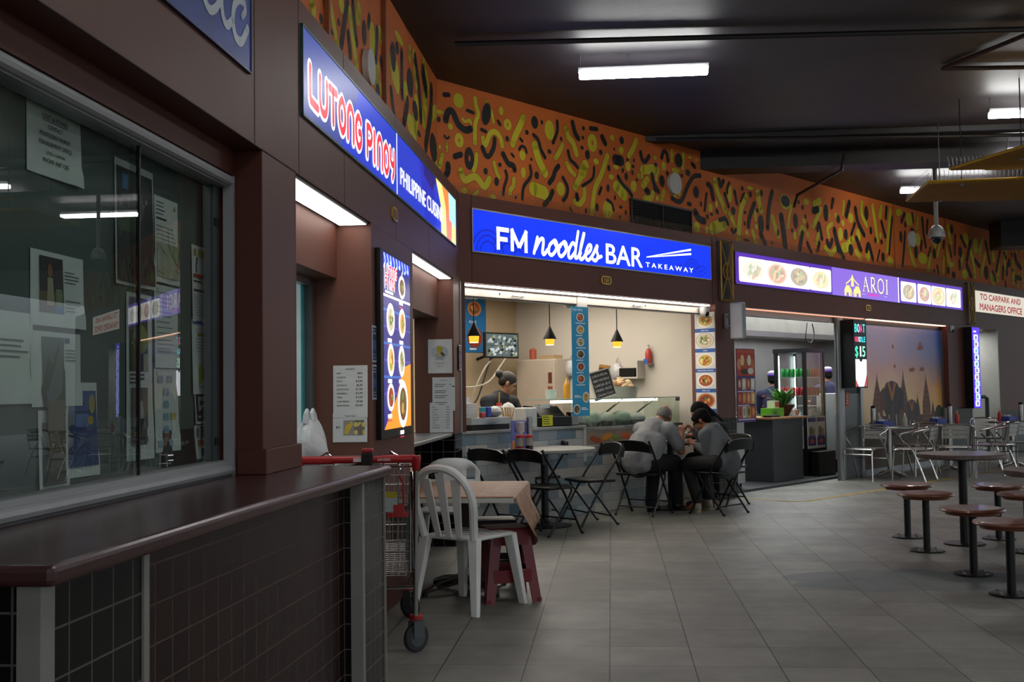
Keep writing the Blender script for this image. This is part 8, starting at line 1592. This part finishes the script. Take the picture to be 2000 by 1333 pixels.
# ---- woman with long black hair
SK3 = skin('woman_skin', 'a06a50')
rt = person('person with long black hair in a black top, behind the boy in the hoodie', None)
Pv, Ch, Up, Nk = V(1.22, 12.72, 0.55), V(1.17, 12.68, 0.73), V(1.09, 12.62, 0.89), V(1.02, 12.565, 0.965)
SR, SL = V(1.0, 12.77, 0.86), V(1.21, 12.50, 0.86); ER, EL = V(0.83, 12.66, 0.72), V(1.03, 12.36, 0.70); WR, WL = V(0.74, 12.46, 0.79), V(0.86, 12.30, 0.80)
HR, HL = V(1.14, 12.80, 0.53), V(1.28, 12.62, 0.53); KR, KL = V(0.87, 12.52, 0.52), V(1.0, 12.38, 0.52); AR, AL = V(0.93, 12.55, 0.10), V(1.06, 12.42, 0.10)
H = head_frame((0.965, 12.525, 1.035), 222, -35); hb, q, R = head_parts(H, 0.97)
caps = [(Pv, 0.12, Ch, 0.11), (Ch, 0.12, Up, 0.11), (Up, 0.08, Nk, 0.05), (Nk, 0.048, V(0.985, 12.54, 1.0), 0.05), (Up, 0.07, SL, 0.055), (Up, 0.07, SR, 0.055), (SL, 0.046, EL, 0.037), (EL, 0.036, WL, 0.025), (SR, 0.046, ER, 0.037), (ER, 0.036, WR, 0.025), (HL, 0.085, KL, 0.058), (HR, 0.085, KR, 0.058), (KL, 0.052, AL, 0.036), (KR, 0.052, AR, 0.036), (AL, 0.036, AL + V(-0.06, -0.06, -0.06), 0.03), (AR, 0.036, AR + V(-0.06, -0.06, -0.06), 0.03)]
caps += hand(WR, V(-0.2, -0.9, -0.1), V(0, 0, -1), V(0.9, -0.2, 0), 0.4, 0.6, 0.95); caps += hand(WL, V(-0.9, -0.1, 0.0), V(0, 0, -1), V(-0.1, 0.9, 0), 0.4, 0.6, 0.95)
blob('body', rt, SK3, caps, hb, voxel=0.0072, smooth=3)
BT = mat('black_top', '15171a', 0.85, var=0.15, scale=9, bump=0.5, bscale=14)
blob('top', rt, BT, [(Pv, 0.145, Ch, 0.14), (Ch, 0.145, Up, 0.125), (Up + V(0, 0, -0.01), 0.095, SL, 0.075), (Up + V(0, 0, -0.01), 0.095, SR, 0.075), (SL, 0.07, EL, 0.055), (EL, 0.055, EL + (WL - EL) * 0.8, 0.04), (SR, 0.07, ER, 0.055), (ER, 0.055, ER + (WR - ER) * 0.8, 0.04)], voxel=0.011)
blob('trousers', rt, TRB, [(HL, 0.105, KL, 0.077), (HR, 0.105, KR, 0.077), (Pv + V(0, 0, -0.03), 0.135, Pv + V(-0.02, -0.02, -0.02), 0.13), (KL, 0.072, AL, 0.055), (KR, 0.072, AR, 0.055)], voxel=0.011)
blob('hair', rt, mat('black_hair'), [(q(0.0, -0.08, 0.0), 0.07, Up + V(0.10, 0.09, 0.02), 0.075), (q(0.07, -0.02, 0.0), 0.03, q(0.075, 0.0, -0.16), 0.028), (q(-0.07, -0.02, 0.0), 0.03, q(-0.075, 0.0, -0.16), 0.028), (Up + V(0.10, 0.09, 0.02), 0.075, Ch + V(0.10, 0.09, 0.03), 0.06)], [(q(0, -0.02, 0.042), (0.084, 0.098, 0.084), R), (q(0, -0.06, 0.0), (0.08, 0.06, 0.085), R)], voxel=0.009)
face_marks(rt, q, 0.97)
shoe('shoe', rt, AL, (-0.7, -0.6), mat('black_shoe', '121110', 0.5)); shoe('shoe', rt, AR, (-0.7, -0.6), mat('black_shoe', '121110', 0.5))

# bowls, chopsticks and things on the diners' table
def bowl(x, y, label, r=0.085):
    t = thing('noodle_bowl', label, 'bowl', Matrix.Translation((x, y, 0.75)), 'white noodle bowls'); m = MB(); m.lathe([(r * 0.5, 0.0), (r * 0.55, 0.008), (r * 0.9, 0.05), (r, 0.075), (r * 0.96, 0.075), (r * 0.86, 0.05)], mat('white_ceramic', 'c4c2bc', 0.3), n=24); m.build('shell', t); m = MB(); m.lathe([(0.0, 0.058), (r * 0.88, 0.058)], mat('noodle_soup', '9a7440', 0.3, var=0.4, scale=40), n=20); m.build('soup', t)
bowl(0.74, 12.30, 'white noodle bowl in front of the boy in the hoodie'); bowl(0.56, 12.52, 'white noodle bowl farther back on the diners table')
m = MB(); CH_ = mat('pale_wood', 'c9a870')
m.tube([(0.80, 12.085, 0.93), (0.755, 12.26, 0.80)], 0.0035, CH_, 5); m.tube([(0.81, 12.08, 0.935), (0.775, 12.27, 0.80)], 0.0035, CH_, 5); tag(m.build('chopsticks'), 'pair of pale chopsticks held by the boy in the hoodie', 'chopsticks')
m = MB(); m.ball((0, 0, 0.11), (0.07, 0.03, 0.085), mat('thin_white_plastic'), 10); m.lathe([(0.05, 0), (0.06, 0.05)], mat('thin_white_plastic'), n=12)
tag(m.build('plastic_bag', M=Matrix.Translation((0.40, 12.42, 0.751))), 'small white plastic bag standing on the diners table left of the man', 'plastic bag')

# ---- server in the noodle shop
def bq(s, y, z): return FB @ V(s, y, z)
SK4 = skin('server_skin', 'b07c5c')
rt = person('person with a black hair bun and black polo shirt working behind the noodle counter', None)
s0, y0 = 1.80, 1.22
Pv, Ch, Up, Nk = bq(s0, y0 + 0.06, 0.92), bq(s0, y0 + 0.04, 1.08), bq(s0 + 0.02, y0, 1.20), bq(s0 + 0.05, y0 - 0.04, 1.285)
SR, SL = bq(s0 - 0.185, y0, 1.19), bq(s0 + 0.215, y0 - 0.01, 1.18); ER, EL = bq(s0 - 0.23, y0 - 0.10, 0.96), bq(s0 + 0.27, y0 - 0.10, 0.96); WR, WL = bq(s0 - 0.08, y0 - 0.24, 0.99), bq(s0 + 0.12, y0 - 0.24, 0.99)
deg = math.degrees(math.atan2(-0.6026, 0.798))
H = head_frame(bq(s0 + 0.075, y0 - 0.075, 1.395), deg + 52, -32); hb, q, R = head_parts(H, 0.98)
caps = [(Pv, 0.13, Ch, 0.12), (Ch, 0.12, Up, 0.11), (Up, 0.08, Nk, 0.052), (Nk, 0.05, bq(s0 + 0.065, y0 - 0.06, 1.345), 0.05), (Up, 0.07, SL, 0.058), (Up, 0.07, SR, 0.058), (SL, 0.05, EL, 0.04), (EL, 0.038, WL, 0.026), (SR, 0.05, ER, 0.04), (ER, 0.038, WR, 0.026), (Pv + bq(-0.09, 0, 0) - bq(0, 0, 0), 0.10, bq(s0 - 0.09, y0 + 0.06, 0.48), 0.07), (Pv + bq(0.09, 0, 0) - bq(0, 0, 0), 0.10, bq(s0 + 0.09, y0 + 0.06, 0.48), 0.07), (bq(s0 - 0.09, y0 + 0.06, 0.48), 0.06, bq(s0 - 0.09, y0 + 0.08, 0.08), 0.045), (bq(s0 + 0.09, y0 + 0.06, 0.48), 0.06, bq(s0 + 0.09, y0 + 0.08, 0.08), 0.045), (bq(s0 - 0.09, y0 + 0.08, 0.05), 0.045, bq(s0 - 0.09, y0 - 0.08, 0.04), 0.038), (bq(s0 + 0.09, y0 + 0.08, 0.05), 0.045, bq(s0 + 0.09, y0 - 0.08, 0.04), 0.038)]
fd = bq(0, -1, 0) - bq(0, 0, 0); sd = bq(1, 0, 0) - bq(0, 0, 0)
caps += hand(WR, fd + sd * 0.6, V(0, 0, -1), sd * 1 - fd * 0.5, 0.5, 0.8, 0.95); caps += hand(WL, fd - sd * 0.6, V(0, 0, -1), -sd - fd * 0.5, 0.5, 0.8, 0.95)
blob('body', rt, SK4, caps, hb, voxel=0.008, smooth=3)
POLO = mat('black_polo', '1d1f26', 0.85, var=0.12, scale=9, bump=0.4, bscale=14)
m_ = blob('polo_shirt', rt, POLO, [(Pv, 0.155, Ch, 0.15), (Pv + sd * 0.06, 0.13, Ch + sd * 0.06, 0.13), (Pv - sd * 0.06, 0.13, Ch - sd * 0.06, 0.13), (Ch, 0.15, Up, 0.125), (Up - V(0, 0, 0.01), 0.10, SL, 0.08), (Up - V(0, 0, 0.01), 0.10, SR, 0.08), (SL, 0.076, SL + (EL - SL) * 0.85, 0.065), (SR, 0.076, SR + (ER - SR) * 0.85, 0.065)], voxel=0.011)
blob('collar', m_, mat('navy_collar', '1a1f44', 0.8), [(Nk - sd * 0.055 + V(0, 0, -0.03), 0.018, Nk + fd * 0.06 + V(0, 0, -0.06), 0.018), (Nk + sd * 0.055 + V(0, 0, -0.03), 0.018, Nk + fd * 0.06 + V(0, 0, -0.06), 0.018)], voxel=0.007)
blob('trousers', rt, TRB, [(Pv - sd * 0.09, 0.115, bq(s0 - 0.09, y0 + 0.06, 0.48), 0.085), (Pv + sd * 0.09, 0.115, bq(s0 + 0.09, y0 + 0.06, 0.48), 0.085), (bq(s0 - 0.09, y0 + 0.06, 0.48), 0.08, bq(s0 - 0.09, y0 + 0.08, 0.08), 0.06), (bq(s0 + 0.09, y0 + 0.06, 0.48), 0.08, bq(s0 + 0.09, y0 + 0.08, 0.08), 0.06)], voxel=0.013)
blob('hair', rt, mat('dark_brown_hair', '1c130f', 0.55, var=0.3, scale=40, bump=0.5, bscale=90), [], [(q(0, -0.02, 0.038), (0.082, 0.10, 0.085), R), (q(0, -0.06, 0.0), (0.074, 0.055, 0.07), R), (q(0, -0.135, 0.035), (0.045, 0.045, 0.045), R), (q(0.068, 0.005, 0.02), (0.016, 0.03, 0.045), R), (q(-0.068, 0.005, 0.02), (0.016, 0.03, 0.045), R)], voxel=0.0075)
face_marks(rt, q, 0.98)

# ---- cooks with purple and white caps
def cook(s0, y0, hz, fdeg, label, dots=True):
    rt = person(label, None); SK = skin('cook_skin', '9a6a4c'); o = bq(s0, y0, 0); D = lambda a, b, z: V(o.x, o.y, 0) + V(math.cos(math.radians(fdeg)), math.sin(math.radians(fdeg)), 0) * a + V(math.sin(math.radians(fdeg)), -math.cos(math.radians(fdeg)), 0) * b + V(0, 0, z)
    H = head_frame(D(0.05, 0, hz), fdeg, -12); hb, q, R = head_parts(H, 0.97); dz = hz - 1.42
    Pv, Ch, Up, Nk = D(0, 0, 0.90), D(0, 0, 1.08 + dz), D(0.01, 0, 1.20 + dz), D(0.03, 0, 1.29 + dz); S = [D(0.0, k * 0.18, 1.19 + dz) for k in (-1, 1)]; Eb = [D(0.08, k * 0.23, 0.95 + dz) for k in (-1, 1)]; Wr = [D(0.28, k * 0.15, 1.0 + dz) for k in (-1, 1)]
    caps = [(Pv, 0.13, Ch, 0.12), (Ch, 0.12, Up, 0.11), (Up, 0.08, Nk, 0.05), (Nk, 0.05, D(0.04, 0, hz - 0.05), 0.05)]
    for i, k in enumerate((-1, 1)):
        kn, an = D(0.02, k * 0.09, 0.48), D(0, k * 0.09, 0.09); caps += [(Up, 0.07, S[i], 0.058), (S[i], 0.05, Eb[i], 0.04), (Eb[i], 0.038, Wr[i], 0.026), (D(0, k * 0.09, 0.88), 0.10, kn, 0.065), (kn, 0.06, an, 0.042), (an, 0.04, an + D(0.14, 0, 0.05) - D(0, 0, 0.09), 0.035)]
        fw = D(1, 0, 0) - D(0, 0, 0); caps += hand(Wr[i], fw, V(0, 0, -1), (D(0, -k, 0) - D(0, 0, 0)), 0.6, 0.9, 0.95)
    blob('body', rt, SK, caps, hb, voxel=0.009, smooth=3)
    TU = mat('navy_tunic', '161a38', 0.8, var=0.2, scale=12, bump=0.4, bscale=16)
    tn = blob('tunic', rt, TU, [(Pv, 0.165, Ch, 0.145), (Ch, 0.145, Up, 0.125)] + [c for i in (0, 1) for c in ((Up, 0.10, S[i], 0.08), (S[i], 0.076, Eb[i], 0.062), (Eb[i], 0.06, Wr[i] * 0.3 + Eb[i] * 0.7, 0.055))], voxel=0.012)
    blob('trousers', rt, TRB, [(D(0, k * 0.09, 0.88), 0.12, D(0.02, k * 0.09, 0.48), 0.085) for k in (-1, 1)] + [(D(0.02, k * 0.09, 0.48), 0.08, D(0, k * 0.09, 0.09), 0.06) for k in (-1, 1)], voxel=0.013)
    blob('hair', rt, mat('black_hair'), [], [(q(0, -0.02, 0.02), (0.081, 0.096, 0.07), R), (q(0, -0.06, -0.02), (0.07, 0.05, 0.06), R)], voxel=0.009)
    cp = blob('cap', rt, mat('purple_cap', '4f2f8c', 0.7, var=0.08), [], [(q(0, -0.01, 0.05), (0.094, 0.112, 0.05), R)], voxel=0.008)
    blob('cap_crown', cp, mat('white_cap_crown', 'a8a6ae', 0.7, var=0.06), [], [(q(0, -0.02, 0.083), (0.09, 0.105, 0.045), R)], voxel=0.008)
    if dots:
        m = MB(); rg = random.Random(3)
        for k in range(26):
            a, z = rg.uniform(0, 6.28), rg.uniform(0.95, 1.2); p = D(0.152 * math.cos(a), 0.16 * math.sin(a), z); m.ball(p, 0.012, mat('tunic_dot', 'b0503a', 0.7), 6)
        m.build('dot_pattern', tn)
    face_marks(rt, q, 0.97)
fs = math.degrees(math.atan2(0.798, 0.6026))
cook(8.05, 1.38, 1.425, fs + 8, 'person in a navy dotted tunic and purple cap left of the drinks fridge')
cook(9.42, 1.15, 1.49, fs + 60, 'person with a white and purple cap right of the drinks fridge', False)
